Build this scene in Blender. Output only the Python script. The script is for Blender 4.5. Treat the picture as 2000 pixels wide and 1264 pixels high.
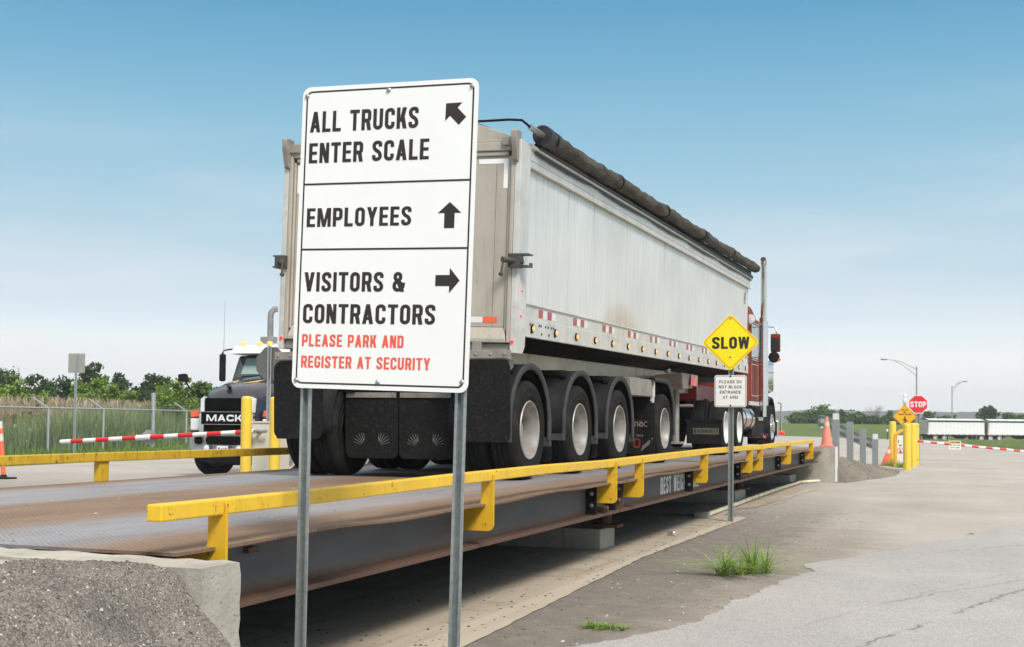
import bpy, math, random
import numpy as np
from mathutils import Vector, Matrix
from math import sin, cos, tan, pi, radians, sqrt, atan2, hypot

for _o in list(bpy.data.objects):
    bpy.data.objects.remove(_o, do_unlink=True)
SC = bpy.context.scene
COL = SC.collection
RND = random.Random(7)

def srgb(r, g, b):
    def f(c):
        c /= 255.0
        return c / 12.92 if c <= .04045 else ((c + .055) / 1.055) ** 2.4
    return (f(r), f(g), f(b), 1.0)

# ------------------------------------------------------------------ camera
YAW, PITCH, ROLL = radians(19.6638), radians(2.2), 0.010
F_ = Vector((-sin(YAW) * cos(PITCH), cos(YAW) * cos(PITCH), sin(PITCH)))
_r = Vector((cos(YAW), sin(YAW), 0)); _u = _r.cross(F_)
R_ = _r * cos(ROLL) + _u * sin(ROLL); U_ = -_r * sin(ROLL) + _u * cos(ROLL)
cam = bpy.data.cameras.new('camera'); camo = bpy.data.objects.new('camera', cam); COL.objects.link(camo)
camo.matrix_world = Matrix(((R_.x, U_.x, -F_.x, 0), (R_.y, U_.y, -F_.y, 0), (R_.z, U_.z, -F_.z, 1.5), (0, 0, 0, 1)))
cam.sensor_fit = 'HORIZONTAL'; cam.sensor_width = 36; cam.lens = 45
cam.shift_y = .046; cam.clip_start = .05; cam.clip_end = 12000
SC.camera = camo

# ------------------------------------------------------------------ world, sun, exposure
SUN_EL, SUN_AZ = radians(46), radians(136)       # azimuth clockwise from +Y: behind the camera, to its right
W = bpy.data.worlds.new('World'); SC.world = W; W.use_nodes = True
nt = W.node_tree; nt.nodes.clear()
wo = nt.nodes.new('ShaderNodeOutputWorld'); bg = nt.nodes.new('ShaderNodeBackground')
sk = nt.nodes.new('ShaderNodeTexSky'); sk.sky_type = 'NISHITA'; sk.sun_disc = False
sk.sun_elevation = SUN_EL; sk.sun_rotation = SUN_AZ; sk.air_density = 1.0; sk.dust_density = 2.0; sk.ozone_density = 1.0
SKY_STRENGTH = .12
EXPOSURE = .50
bg.inputs['Strength'].default_value = SKY_STRENGTH
tc = nt.nodes.new('ShaderNodeTexCoord'); sep = nt.nodes.new('ShaderNodeSeparateXYZ')
nrm = nt.nodes.new('ShaderNodeVectorMath'); nrm.operation = 'NORMALIZE'
nt.links.new(tc.outputs['Generated'], nrm.inputs[0]); nt.links.new(nrm.outputs[0], sep.inputs[0])
mr = nt.nodes.new('ShaderNodeMapRange'); mr.inputs['From Min'].default_value = 0; mr.inputs['From Max'].default_value = .34
nt.links.new(sep.outputs['Z'], mr.inputs['Value'])
rp = nt.nodes.new('ShaderNodeValToRGB'); cr = rp.color_ramp; cr.interpolation = 'B_SPLINE'
SKY = [(0, (255, 255, 255)), (.06, (246, 249, 254)), (.12, (234, 240, 247)), (.24, (213, 230, 240)), (.45, (178, 213, 231)), (.66, (141, 194, 221)), (.85, (107, 172, 208)), (1.0, (84, 153, 196))]
cr.elements[0].position = 0; cr.elements[0].color = srgb(*SKY[0][1])
cr.elements[1].position = 1; cr.elements[1].color = srgb(*SKY[-1][1])
for p, c in SKY[1:-1]:
    e = cr.elements.new(p); e.color = srgb(*c)
for e in cr.elements:            # the low sky is whitest
    k = 1 + .85 * max(0, 1 - e.position / .22); e.color = (e.color[0] * k, e.color[1] * k, e.color[2] * k, 1)
nt.links.new(mr.outputs[0], rp.inputs[0])
sc_ = nt.nodes.new('ShaderNodeVectorMath'); sc_.operation = 'SCALE'; sc_.inputs['Scale'].default_value = 1 / SKY_STRENGTH / 2 ** EXPOSURE
# faint streaks of thin cloud low in the sky
cm = nt.nodes.new('ShaderNodeMapping'); cm.inputs['Scale'].default_value = (1, 1, 7); nt.links.new(nrm.outputs[0], cm.inputs['Vector'])
c1 = nt.nodes.new('ShaderNodeTexNoise'); c1.inputs['Scale'].default_value = 3.1; c1.inputs['Detail'].default_value = 6; c1.inputs['Roughness'].default_value = .55; nt.links.new(cm.outputs[0], c1.inputs['Vector'])
c2 = nt.nodes.new('ShaderNodeMapRange'); c2.inputs['From Min'].default_value = .42; c2.inputs['From Max'].default_value = .68; c2.inputs['To Max'].default_value = .42; nt.links.new(c1.outputs['Fac'], c2.inputs['Value'])
c3 = nt.nodes.new('ShaderNodeMapRange'); c3.inputs['From Min'].default_value = .26; c3.inputs['From Max'].default_value = .10; nt.links.new(sep.outputs['Z'], c3.inputs['Value'])
c4 = nt.nodes.new('ShaderNodeMath'); c4.operation = 'MULTIPLY'; nt.links.new(c2.outputs[0], c4.inputs[0]); nt.links.new(c3.outputs[0], c4.inputs[1])
c5 = nt.nodes.new('ShaderNodeMix'); c5.data_type = 'RGBA'; c5.inputs['B'].default_value = (.86, .89, .93, 1); nt.links.new(c4.outputs[0], c5.inputs['Factor']); nt.links.new(rp.outputs[0], c5.inputs['A'])
nt.links.new(c5.outputs['Result'], sc_.inputs[0])
# high thin overcast over the Nishita sky: soft cloud, brightest overhead
cn = nt.nodes.new('ShaderNodeTexNoise'); cn.inputs['Scale'].default_value = 2.2; cn.inputs['Detail'].default_value = 5
nt.links.new(nrm.outputs[0], cn.inputs['Vector'])
cl = nt.nodes.new('ShaderNodeMix'); cl.data_type = 'RGBA'
cl.inputs['A'].default_value = (5.2, 5.1, 4.95, 1); cl.inputs['B'].default_value = (8.6, 8.3, 7.8, 1)
nt.links.new(cn.outputs['Fac'], cl.inputs['Factor'])
ov = nt.nodes.new('ShaderNodeMix'); ov.data_type = 'RGBA'; ov.inputs['Factor'].default_value = .8
nt.links.new(sk.outputs[0], ov.inputs['A']); nt.links.new(cl.outputs['Result'], ov.inputs['B'])
mz = nt.nodes.new('ShaderNodeMapRange'); mz.interpolation_type = 'SMOOTHSTEP'
mz.inputs['From Min'].default_value = .34; mz.inputs['From Max'].default_value = .62
nt.links.new(sep.outputs['Z'], mz.inputs['Value'])
mx = nt.nodes.new('ShaderNodeMix'); mx.data_type = 'RGBA'
nt.links.new(mz.outputs[0], mx.inputs['Factor']); nt.links.new(sc_.outputs[0], mx.inputs['A']); nt.links.new(ov.outputs['Result'], mx.inputs['B'])
nt.links.new(mx.outputs['Result'], bg.inputs['Color']); nt.links.new(bg.outputs[0], wo.inputs['Surface'])
sun = bpy.data.lights.new('sun', 'SUN'); sun.energy = 2.5; sun.angle = radians(16); sun.color = (1.0, .95, .88)
suno = bpy.data.objects.new('sun', sun); COL.objects.link(suno)
_sd = Vector((sin(SUN_AZ) * cos(SUN_EL), cos(SUN_AZ) * cos(SUN_EL), sin(SUN_EL)))
suno.rotation_euler = _sd.to_track_quat('Z', 'Y').to_euler(); suno.location = (20, -20, 40)
SC.view_settings.view_transform = 'Standard'; SC.view_settings.look = 'None'
SC.view_settings.exposure = EXPOSURE; SC.view_settings.gamma = 1
SC.cycles.max_bounces = 6; SC.cycles.diffuse_bounces = 3; SC.cycles.glossy_bounces = 3
SC.cycles.transmission_bounces = 4; SC.cycles.transparent_max_bounces = 12; SC.cycles.volume_bounces = 0
SC.cycles.use_denoising = True
SC.cycles.caustics_reflective = False; SC.cycles.caustics_refractive = False

# ------------------------------------------------------------------ scene helpers
def thing(name, label, cat, loc=(0, 0, 0), rot=(0, 0, 0), group=None):
    o = bpy.data.objects.new(name, None); COL.objects.link(o); o.empty_display_size = .2
    o.location = loc; o.rotation_euler = rot
    o['label'] = label; o['category'] = cat
    if group: o['group'] = group
    return o

def tag(o, label=None, cat=None, group=None, kind=None):
    if label: o['label'] = label
    if cat: o['category'] = cat
    if group: o['group'] = group
    if kind: o['kind'] = kind
    return o

KIDS = {}
def setparent(o, p):
    o.parent = p
    KIDS.setdefault(p.name, []).append(o)

def copy_tree(o, parent=None, label=None, group=None, loc=None, rot=None):
    c = o.copy(); COL.objects.link(c)
    if parent is not None: setparent(c, parent)
    if label: c['label'] = label
    if group: c['group'] = group
    if loc is not None: c.location = loc
    if rot is not None: c.rotation_euler = rot
    for k in KIDS.get(o.name, []): copy_tree(k, c)
    return c

class MB:
    """collects faces; build() links them as one mesh object"""
    def __init__(s): s.V = []; s.F = []; s.M = []; s.m = 0
    def add(s, vs, fs):
        n = len(s.V); s.V.extend([tuple(v) for v in vs])
        for f in fs: s.F.append([i + n for i in f]); s.M.append(s.m)
        return s
    def box(s, x0, x1, y0, y1, z0, z1):
        return s.add([(x0, y0, z0), (x1, y0, z0), (x1, y1, z0), (x0, y1, z0), (x0, y0, z1), (x1, y0, z1), (x1, y1, z1), (x0, y1, z1)],
                     [(0, 3, 2, 1), (4, 5, 6, 7), (0, 1, 5, 4), (1, 2, 6, 5), (2, 3, 7, 6), (3, 0, 4, 7)])
    def bar(s, a, b, w, h, up=(0, 0, 1)):
        a, b = Vector(a), Vector(b); d = (b - a).normalized(); up = Vector(up)
        if abs(d.dot(up)) > .99: up = Vector((0, 1, 0))
        x = d.cross(up).normalized() * (w / 2); z = x.normalized().cross(d).normalized() * (h / 2)
        vs = [a - x - z, a + x - z, b + x - z, b - x - z, a - x + z, a + x + z, b + x + z, b - x + z]
        return s.add(vs, [(0, 3, 2, 1), (4, 5, 6, 7), (0, 1, 5, 4), (1, 2, 6, 5), (2, 3, 7, 6), (3, 0, 4, 7)])
    def cyl(s, a, b, r, r2=None, n=16, cap=True):
        a, b = Vector(a), Vector(b); r2 = r if r2 is None else r2
        d = (b - a).normalized(); q = d.to_track_quat('Z', 'Y')
        x = q @ Vector((1, 0, 0)); y = q @ Vector((0, 1, 0))
        vs = [a + (x * cos(2 * pi * i / n) + y * sin(2 * pi * i / n)) * r for i in range(n)] + \
             [b + (x * cos(2 * pi * i / n) + y * sin(2 * pi * i / n)) * r2 for i in range(n)]
        fs = [(i, (i + 1) % n, n + (i + 1) % n, n + i) for i in range(n)]
        if cap: fs += [tuple(range(n))[::-1], tuple(range(n, 2 * n))]
        return s.add(vs, fs)
    def tube(s, pts, r, n=8, cap=True):
        P = [Vector(p) for p in pts]; rs = r if isinstance(r, (list, tuple)) else [r] * len(P)
        ref = Vector((0, 0, 1)); vs = []
        t0 = (P[1] - P[0]).normalized()
        if abs(t0.dot(ref)) > .9: ref = Vector((0, 1, 0))
        x = t0.cross(ref).normalized()
        for i, p in enumerate(P):
            t = (P[min(i + 1, len(P) - 1)] - P[max(i - 1, 0)]).normalized()
            x = (x - t * x.dot(t)).normalized(); y = t.cross(x)
            vs += [p + (x * cos(2 * pi * k / n) + y * sin(2 * pi * k / n)) * rs[i] for k in range(n)]
        fs = [(i * n + k, i * n + (k + 1) % n, (i + 1) * n + (k + 1) % n, (i + 1) * n + k) for i in range(len(P) - 1) for k in range(n)]
        if cap: fs += [tuple(range(n))[::-1], tuple(range((len(P) - 1) * n, len(P) * n))]
        return s.add(vs, fs)
    def lathe(s, prof, c, axis, n=32, cap=True):
        c = Vector(c); d = Vector(axis).normalized(); q = d.to_track_quat('Z', 'Y')
        x = q @ Vector((1, 0, 0)); y = q @ Vector((0, 1, 0)); vs = []
        for r, a in prof:
            vs += [c + d * a + (x * cos(2 * pi * k / n) + y * sin(2 * pi * k / n)) * max(r, 1e-4) for k in range(n)]
        fs = [(i * n + k, i * n + (k + 1) % n, (i + 1) * n + (k + 1) % n, (i + 1) * n + k) for i in range(len(prof) - 1) for k in range(n)]
        if cap:
            if prof[0][0] > .002: fs.append(tuple(range(n))[::-1])
            if prof[-1][0] > .002: fs.append(tuple(range((len(prof) - 1) * n, len(prof) * n)))
        return s.add(vs, fs)
    def prism(s, pts, fn, w0, w1):
        """extrude a 2-D outline (counter-clockwise); fn(u, v, w) gives the point"""
        n = len(pts)
        vs = [fn(u, v, w0) for u, v in pts] + [fn(u, v, w1) for u, v in pts]
        fs = [tuple(range(n))[::-1], tuple(range(n, 2 * n))] + [(i, (i + 1) % n, n + (i + 1) % n, n + i) for i in range(n)]
        return s.add(vs, fs)
    def poly(s, pts): return s.add(pts, [tuple(range(len(pts)))])
    def sweep(s, prof, path, close_prof=True, cap=True):
        """prof: (a, b) offsets; path: (point, avec, bvec) stations"""
        n = len(prof); vs = []
        for p, a, b in path:
            p, a, b = Vector(p), Vector(a), Vector(b)
            vs += [p + a * u + b * v for u, v in prof]
        m = n if close_prof else n - 1
        fs = [(i * n + k, i * n + (k + 1) % n, (i + 1) * n + (k + 1) % n, (i + 1) * n + k) for i in range(len(path) - 1) for k in range(m)]
        if cap and close_prof: fs += [tuple(range(n))[::-1], tuple(range((len(path) - 1) * n, len(path) * n))]
        return s.add(vs, fs)
    def grid(s, xs, ys, fn):
        nx, ny = len(xs), len(ys)
        vs = [fn(x, y) for y in ys for x in xs]
        return s.add(vs, [(j * nx + i, j * nx + i + 1, (j + 1) * nx + i + 1, (j + 1) * nx + i) for j in range(ny - 1) for i in range(nx - 1)])
    def xf(s, M):
        s.V = [tuple(M @ Vector(v)) for v in s.V]; return s
    def mat(s, i): s.m = i; return s
    def build(s, name, mats, parent=None, off=None, smooth=None, bevel=0, label=None, fix=True):
        me = bpy.data.meshes.new(name)
        V = s.V if off is None else [(v[0] - off[0], v[1] - off[1], v[2] - off[2]) for v in s.V]
        me.from_pydata(V, [], s.F)
        mats = mats if isinstance(mats, (list, tuple)) else [mats]
        for m in mats: me.materials.append(m)
        me.polygons.foreach_set('material_index', s.M)
        me.update()
        if fix:
            import bmesh
            b = bmesh.new(); b.from_mesh(me); bmesh.ops.recalc_face_normals(b, faces=b.faces); b.to_mesh(me); b.free()
        if smooth is not None:
            me.shade_smooth(); me.set_sharp_from_angle(angle=radians(smooth))
        o = bpy.data.objects.new(name, me); COL.objects.link(o)
        if parent is not None: setparent(o, parent)
        if bevel:
            md = o.modifiers.new('bevel', 'BEVEL'); md.width = bevel; md.segments = 2; md.limit_method = 'ANGLE'; md.angle_limit = radians(40)
            md.harden_normals = False
        if label: o['label'] = label
        return o

def quads(name, Q, mi, mats, parent=None, off=None, smooth=False):
    """Q (n,4,3) array of quads -> one mesh"""
    n = len(Q); me = bpy.data.meshes.new(name)
    co = Q.reshape(-1, 3).astype(np.float32)
    if off is not None: co = co - np.array(off, np.float32)
    me.vertices.add(4 * n); me.loops.add(4 * n); me.polygons.add(n)
    me.vertices.foreach_set('co', co.ravel())
    me.loops.foreach_set('vertex_index', np.arange(4 * n, dtype=np.int32))
    me.polygons.foreach_set('loop_start', np.arange(0, 4 * n, 4, dtype=np.int32))
    for m in mats: me.materials.append(m)
    me.polygons.foreach_set('material_index', np.asarray(mi, np.int32))
    me.update(calc_edges=True)
    o = bpy.data.objects.new(name, me); COL.objects.link(o)
    if parent is not None: setparent(o, parent)
    return o

# ------------------------------------------------------------------ materials
class NT:
    def __init__(s, name):
        s.m = bpy.data.materials.new(name); s.m.use_nodes = True
        s.t = s.m.node_tree; s.b = s.t.nodes['Principled BSDF']; s.out = s.t.nodes['Material Output']
        s._o = None; s._w = None
    def n(s, ty, **kw):
        x = s.t.nodes.new(ty)
        for k, v in kw.items(): setattr(x, k, v)
        return x
    def l(s, a, b): s.t.links.new(a, b)
    def obj(s):
        if not s._o: s._o = s.n('ShaderNodeTexCoord').outputs['Object']
        return s._o
    def world(s):
        if not s._w: s._w = s.n('ShaderNodeNewGeometry').outputs['Position']
        return s._w
    def mapped(s, src, sc=(1, 1, 1), rot=(0, 0, 0), loc=(0, 0, 0)):
        m = s.n('ShaderNodeMapping'); m.inputs['Scale'].default_value = sc; m.inputs['Rotation'].default_value = rot; m.inputs['Location'].default_value = loc
        s.l(src, m.inputs['Vector']); return m.outputs[0]
    def noise(s, src, scale=5, detail=4, rough=.55, dist=0):
        x = s.n('ShaderNodeTexNoise'); x.inputs['Scale'].default_value = scale; x.inputs['Detail'].default_value = detail
        x.inputs['Roughness'].default_value = rough; x.inputs['Distortion'].default_value = dist
        s.l(src, x.inputs['Vector']); return x.outputs['Fac']
    def vor(s, src, scale=5, feature='F1', out='Distance', rnd=1.0):
        x = s.n('ShaderNodeTexVoronoi'); x.feature = feature; x.inputs['Scale'].default_value = scale; x.inputs['Randomness'].default_value = rnd
        s.l(src, x.inputs['Vector']); return x.outputs[out]
    def mr(s, v, a, b, c=0, d=1, smooth=False):
        x = s.n('ShaderNodeMapRange'); x.inputs['From Min'].default_value = a; x.inputs['From Max'].default_value = b
        x.inputs['To Min'].default_value = c; x.inputs['To Max'].default_value = d
        if smooth: x.interpolation_type = 'SMOOTHSTEP'
        s.l(v, x.inputs['Value']); return x.outputs[0]
    def math(s, op, a, b=None, c=None):
        x = s.n('ShaderNodeMath', operation=op)
        for i, v in enumerate((a, b, c)):
            if v is None: continue
            if isinstance(v, (int, float)): x.inputs[i].default_value = v
            else: s.l(v, x.inputs[i])
        return x.outputs[0]
    def mix(s, fac, a, b, mode='MIX'):
        x = s.n('ShaderNodeMix', data_type='RGBA', blend_type=mode)
        for k, v in (('Factor', fac), ('A', a), ('B', b)):
            if isinstance(v, (int, float)): x.inputs[k].default_value = v
            elif isinstance(v, tuple): x.inputs[k].default_value = v if len(v) == 4 else (*v, 1)
            else: s.l(v, x.inputs[k])
        return x.outputs['Result']
    def sepx(s, v):
        x = s.n('ShaderNodeSeparateXYZ'); s.l(v, x.inputs[0]); return x.outputs
    def bump(s, h, strength=.3, dist=.01):
        x = s.n('ShaderNodeBump'); x.inputs['Strength'].default_value = strength; x.inputs['Distance'].default_value = dist
        s.l(h, x.inputs['Height']); s.l(x.outputs[0], s.b.inputs['Normal']); return x
    def col(s, c):
        if isinstance(c, tuple): s.b.inputs['Base Color'].default_value = c if len(c) == 4 else (*c, 1)
        else: s.l(c, s.b.inputs['Base Color'])
    def set(s, rough=.5, metal=0., spec=None, coat=0):
        if isinstance(rough, (int, float)): s.b.inputs['Roughness'].default_value = rough
        else: s.l(rough, s.b.inputs['Roughness'])
        if isinstance(metal, (int, float)): s.b.inputs['Metallic'].default_value = metal
        else: s.l(metal, s.b.inputs['Metallic'])
        if spec is not None: s.b.inputs['Specular IOR Level'].default_value = spec
        if coat: s.b.inputs['Coat Weight'].default_value = coat; s.b.inputs['Coat Roughness'].default_value = .08
        return s.m

def plain(name, c, rough=.5, metal=0., var=.12, scale=6, dirt=None, dirt_amt=.35, dscale=9, bump=0., bscale=80, spec=None, coat=0, emit=0, rvar=.1):
    """painted / plain surface with unevenness, optional grime patches and fine relief"""
    t = NT(name); o = t.obj()
    n1 = t.noise(o, scale, 5, .6)
    c0 = tuple(max(0, v * (1 - var)) for v in c[:3]); c1 = tuple(min(1, v * (1 + var)) for v in c[:3])
    cc = t.mix(t.mr(n1, .3, .7), c0, c1)
    if dirt:
        n2 = t.noise(o, dscale, 6, .68)
        cc = t.mix(t.mr(n2, .52, .75, 0, dirt_amt), cc, dirt)
    t.col(cc)
    if bump: t.bump(t.noise(o, bscale, 3, .6), bump, .004)
    if emit:
        t.b.inputs['Emission Color'].default_value = (*c[:3], 1); t.b.inputs['Emission Strength'].default_value = emit
    return t.set(t.mr(n1, .3, .7, max(.03, rough - rvar), min(1, rough + rvar)), metal, spec, coat)
# ------------------------------------------------------------------ material library
def mk_asphalt(name, c, speck=.35, sand=None, cracks=(), dscale=1.0, patchy=.25, strip=False):
    t = NT(name); w = t.world()
    big = t.noise(w, .35, 5, .6); mid = t.noise(w, 2.4, 5, .6)
    fine = t.noise(w, 95, 3, .75); vor = t.vor(w, 130, out='Color')
    vv = t.n('ShaderNodeSeparateColor'); t.l(vor, vv.inputs[0])
    a = tuple(v * (1 - patchy) for v in c); b = tuple(min(1, v * (1 + patchy * .7)) for v in c)
    cc = t.mix(t.mr(big, .32, .68), a, b)
    trk = t.noise(t.mapped(w, (.9, .10, 1), (0, 0, .12)), 1.0, 5, .6); cc = t.mix(t.mr(trk, .48, .68, 0, .30), cc, tuple(v * .74 for v in c))
    spl = t.noise(w, 1.1, 6, .72, .6); cc = t.mix(t.mr(spl, .60, .72, 0, .28), cc, tuple(v * .62 for v in c))
    cc = t.mix(t.mr(mid, .35, .7, 0, .35), cc, sand if sand else tuple(v * .82 for v in c))
    if strip:      # gritty dark dirt gathered along the slab
        xs = t.sepx(w); wv = t.math('MULTIPLY_ADD', t.math('SUBTRACT', mid, .5), 1.1, xs[0])
        sm = t.math('MULTIPLY', t.math('MULTIPLY', t.mr(wv, -1.75, -2.5, 0, 1, True), t.mr(xs[1], 30, 15, 0, 1, True)), t.mr(t.noise(w, 5, 5, .7), .25, .6, .35, .85))
        sh_ = t.math('MULTIPLY', t.math('MULTIPLY', t.mr(wv, -.75, -1.6, 0, 1, True), t.mr(xs[1], 24, 14, 0, 1, True)), t.mr(t.noise(w, 3, 5, .7), .2, .6, .5, .85))
        cc = t.mix(sh_, cc, (.25, .215, .178))
        cc = t.mix(sm, cc, (.165, .148, .128))
    sp = t.mix(t.mr(vv.outputs[0], 0, 1), (1 - speck, 1 - speck, 1 - speck), (1 + speck, 1 + speck * .98, 1 + speck * .95))
    cc = t.mix(1.0, cc, sp, 'MULTIPLY')
    # scattered dark pits and pale chips
    pit = t.vor(w, 34, out='Distance'); cc = t.mix(t.mr(pit, .10, .06, 0, .55), cc, tuple(v * .3 for v in c))
    if cracks:
        xyz = t.sepx(w)
        wob = t.math('SUBTRACT', t.noise(w, 1.6, 10, .82), .5)
        gate = t.noise(w, .8, 3, .6)
        for (x0, y0), (x1, y1), wd in cracks:
            L = hypot(x1 - x0, y1 - y0); nx, ny = -(y1 - y0) / L, (x1 - x0) / L
            d = t.math('ADD', t.math('MULTIPLY', xyz[0], nx), t.math('MULTIPLY_ADD', xyz[1], ny, -(x0 * nx + y0 * ny)))
            d = t.math('ABSOLUTE', t.math('MULTIPLY_ADD', wob, .45, d))
            al = t.math('ADD', t.math('MULTIPLY', xyz[0], (x1 - x0) / L), t.math('MULTIPLY_ADD', xyz[1], (y1 - y0) / L, -(x0 * (x1 - x0) + y0 * (y1 - y0)) / L))
            inside = t.math('MULTIPLY', t.mr(al, -.3, .2), t.mr(al, L + .3, L - .2))
            m = t.math('MULTIPLY', t.math('MULTIPLY', t.mr(d, wd, wd * .3), inside), t.mr(gate, .36, .48, 0, .8))
            cc = t.mix(m, cc, tuple(v * .25 for v in c))
    t.col(cc)
    h = t.math('ADD', t.math('MULTIPLY', fine, .6), t.math('MULTIPLY', vv.outputs[1], .5))
    t.bump(h, .55, .006 * dscale)
    return t.set(.93, 0, .25)

M = {}
M['yard'] = mk_asphalt('yard asphalt', (.42, .388, .35), .25, sand=(.44, .39, .33), patchy=.16, strip=True,
                       cracks=[((-1.9, 31), (3.5, 36), .02)])
M['grey_asphalt'] = mk_asphalt('grey worn asphalt', (.41, .392, .378), .30, patchy=.10, dscale=1.3,
                        cracks=[((-.69, 8.94), (.75, 13.6), .020), ((.15, 8.6), (1.3, 13.0), .010), ((-.72, 11.1), (2.2, 16.6), .009), ((-1.2, 9.6), (.3, 13.8), .006), ((-.3, 15.9), (3.6, 21.5), .008)])
M['far_road'] = mk_asphalt('pale far road', (.36, .35, .35), .1, patchy=.1)

def mk_slab():
    t = NT('stained concrete slab'); w = t.world(); x = t.sepx(w)
    big = t.noise(t.mapped(w, (2.4, .5, 1)), 1.0, 6, .62); fine = t.noise(w, 60, 4, .7)
    c = t.mix(t.mr(big, .3, .7), (.36, .30, .225), (.50, .435, .345))
    rust = t.noise(t.mapped(w, (5.0, .35, 1)), 1.0, 4, .5)
    c = t.mix(t.mr(rust, .55, .72, 0, .6), c, (.30, .19, .095))
    dark = t.noise(t.mapped(w, (.9, 2.8, 1)), 1.0, 5, .55)
    c = t.mix(t.mr(dark, .56, .76, 0, .55), c, (.16, .135, .11))
    c = t.mix(t.mr(fine, .35, .65, 0, .25), c, (.24, .20, .16))
    c = t.mix(t.math('MULTIPLY', t.mr(x[0], -3.47, -3.45), t.mr(fine, .3, .7, .45, .8)), c, (.52, .455, .365))
    t.col(c); t.bump(fine, .25, .004)
    return t.set(.9, 0, .25)
M['slab'] = mk_slab()

def mk_concrete(name, c, stain=(.2, .17, .13), amt=.4):
    t = NT(name); o = t.obj()
    n1 = t.noise(o, 2.5, 6, .62); n2 = t.noise(o, 45, 4, .7); n3 = t.noise(t.mapped(o, (4, 4, .6)), 2.2, 5, .6)
    cc = t.mix(t.mr(n1, .3, .7), tuple(v * .72 for v in c), tuple(min(1, v * 1.1) for v in c))
    cc = t.mix(t.mr(n2, .42, .62, 0, .22), cc, tuple(v * .62 for v in c))
    cc = t.mix(t.mr(n3, .55, .75, 0, amt), cc, stain)
    pits = t.vor(o, 24); cc = t.mix(t.mr(pits, .12, .07, 0, .8), cc, tuple(v * .35 for v in c))
    t.col(cc); t.bump(t.math('ADD', n2, t.mr(pits, .0, .16)), .6, .012)
    return t.set(.9, 0, .25)
M['concrete'] = mk_concrete('weathered concrete', (.50, .465, .40), amt=.6)
M['concrete_dark'] = mk_concrete('grey concrete', (.36, .34, .30), amt=.55)
M['apron'] = mk_concrete('pale concrete apron', (.52, .47, .39))

def mk_mound():
    t = NT('crumbled asphalt'); w = t.world()
    v = t.vor(w, 150, out='Color'); sc = t.n('ShaderNodeSeparateColor'); t.l(v, sc.inputs[0])
    n1 = t.noise(w, 3, 5, .6); n2 = t.noise(w, 60, 4, .75)
    c = t.mix(t.mr(n1, .3, .7), (.155, .142, .128), (.25, .23, .205))
    c = t.mix(1.0, c, t.mix(sc.outputs[0], (.50, .50, .50), (1.5, 1.47, 1.43)), 'MULTIPLY')
    c = t.mix(t.mr(sc.outputs[1], .972, .99), c, (.55, .52, .48))
    c = t.mix(t.mr(n2, .40, .33, 0, .6), c, (.05, .045, .04))
    t.col(c); t.bump(t.math('ADD', t.math('MULTIPLY', sc.outputs[2], .8), n2), .8, .012)
    return t.set(.95, 0, .2)
M['mound'] = mk_mound()
M['gravel'] = mk_asphalt('sandy gravel bank', (.235, .205, .165), .3, patchy=.25, dscale=2)

def mk_deck():
    t = NT('worn tread plate'); w = t.world(); x = t.sepx(w)
    wob = t.math('MULTIPLY', t.math('SUBTRACT', t.noise(t.mapped(w, (1, .25, 1)), 1.2, 4, .6), .5), .34)
    xx = t.math('ADD', x[0], wob)
    def band(a, b, soft=.2):
        return t.math('MULTIPLY', t.mr(xx, a - soft, a + soft, 0, 1, True), t.mr(xx, b + soft, b - soft, 0, 1, True))
    worn = t.math('MINIMUM', t.math('ADD', band(-7.55, -6.35, .22), band(-4.98, -4.02, .25)), 1.0)
    pt = t.noise(t.mapped(w, (1.6, .7, 1)), 2.6, 7, .7); worn = t.math('MULTIPLY', t.mr(pt, .66, .46, .68, 1.0), worn); worn = t.math('MAXIMUM', worn, t.mr(pt, .38, .26, 0, .45))
    n1 = t.noise(t.mapped(w, (2, .4, 1)), 1.4, 6, .65); n2 = t.noise(w, 22, 4, .7)
    rust = t.mix(t.mr(n1, .3, .7), (.155, .092, .058), (.265, .185, .125))
    rust = t.mix(t.mr(n2, .45, .7, 0, .5), rust, (.13, .07, .04))
    steel = t.mix(t.mr(n1, .3, .75), (.225, .212, .22), (.335, .318, .322)); steel = t.mix(t.mr(n2, .55, .75, 0, .35), steel, (.26, .20, .16))
    c = t.mix(worn, rust, steel)
    # raised lozenges of the tread plate
    a = t.math('SINE', t.math('MULTIPLY', t.math('ADD', x[0], x[1]), 78)); b = t.math('SINE', t.math('MULTIPLY', t.math('SUBTRACT', x[0], x[1]), 100))
    loz = t.math('MULTIPLY', a, b)
    loz = t.math('MULTIPLY', t.mr(loz, .25, .75, 0, 1), t.mr(x[2], .864, .868))
    c = t.mix(t.math('MULTIPLY', loz, .8), c, t.mix(worn, (.34, .24, .155), (.46, .45, .46)))
    t.col(c); t.bump(t.math('ADD', loz, t.math('MULTIPLY', n2, .3)), .55, .006)
    return t.set(t.mix(worn, (.85, .85, .85), (.5, .5, .5)), t.math('MULTIPLY', worn, .15), .4)
M['deck'] = mk_deck()

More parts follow.
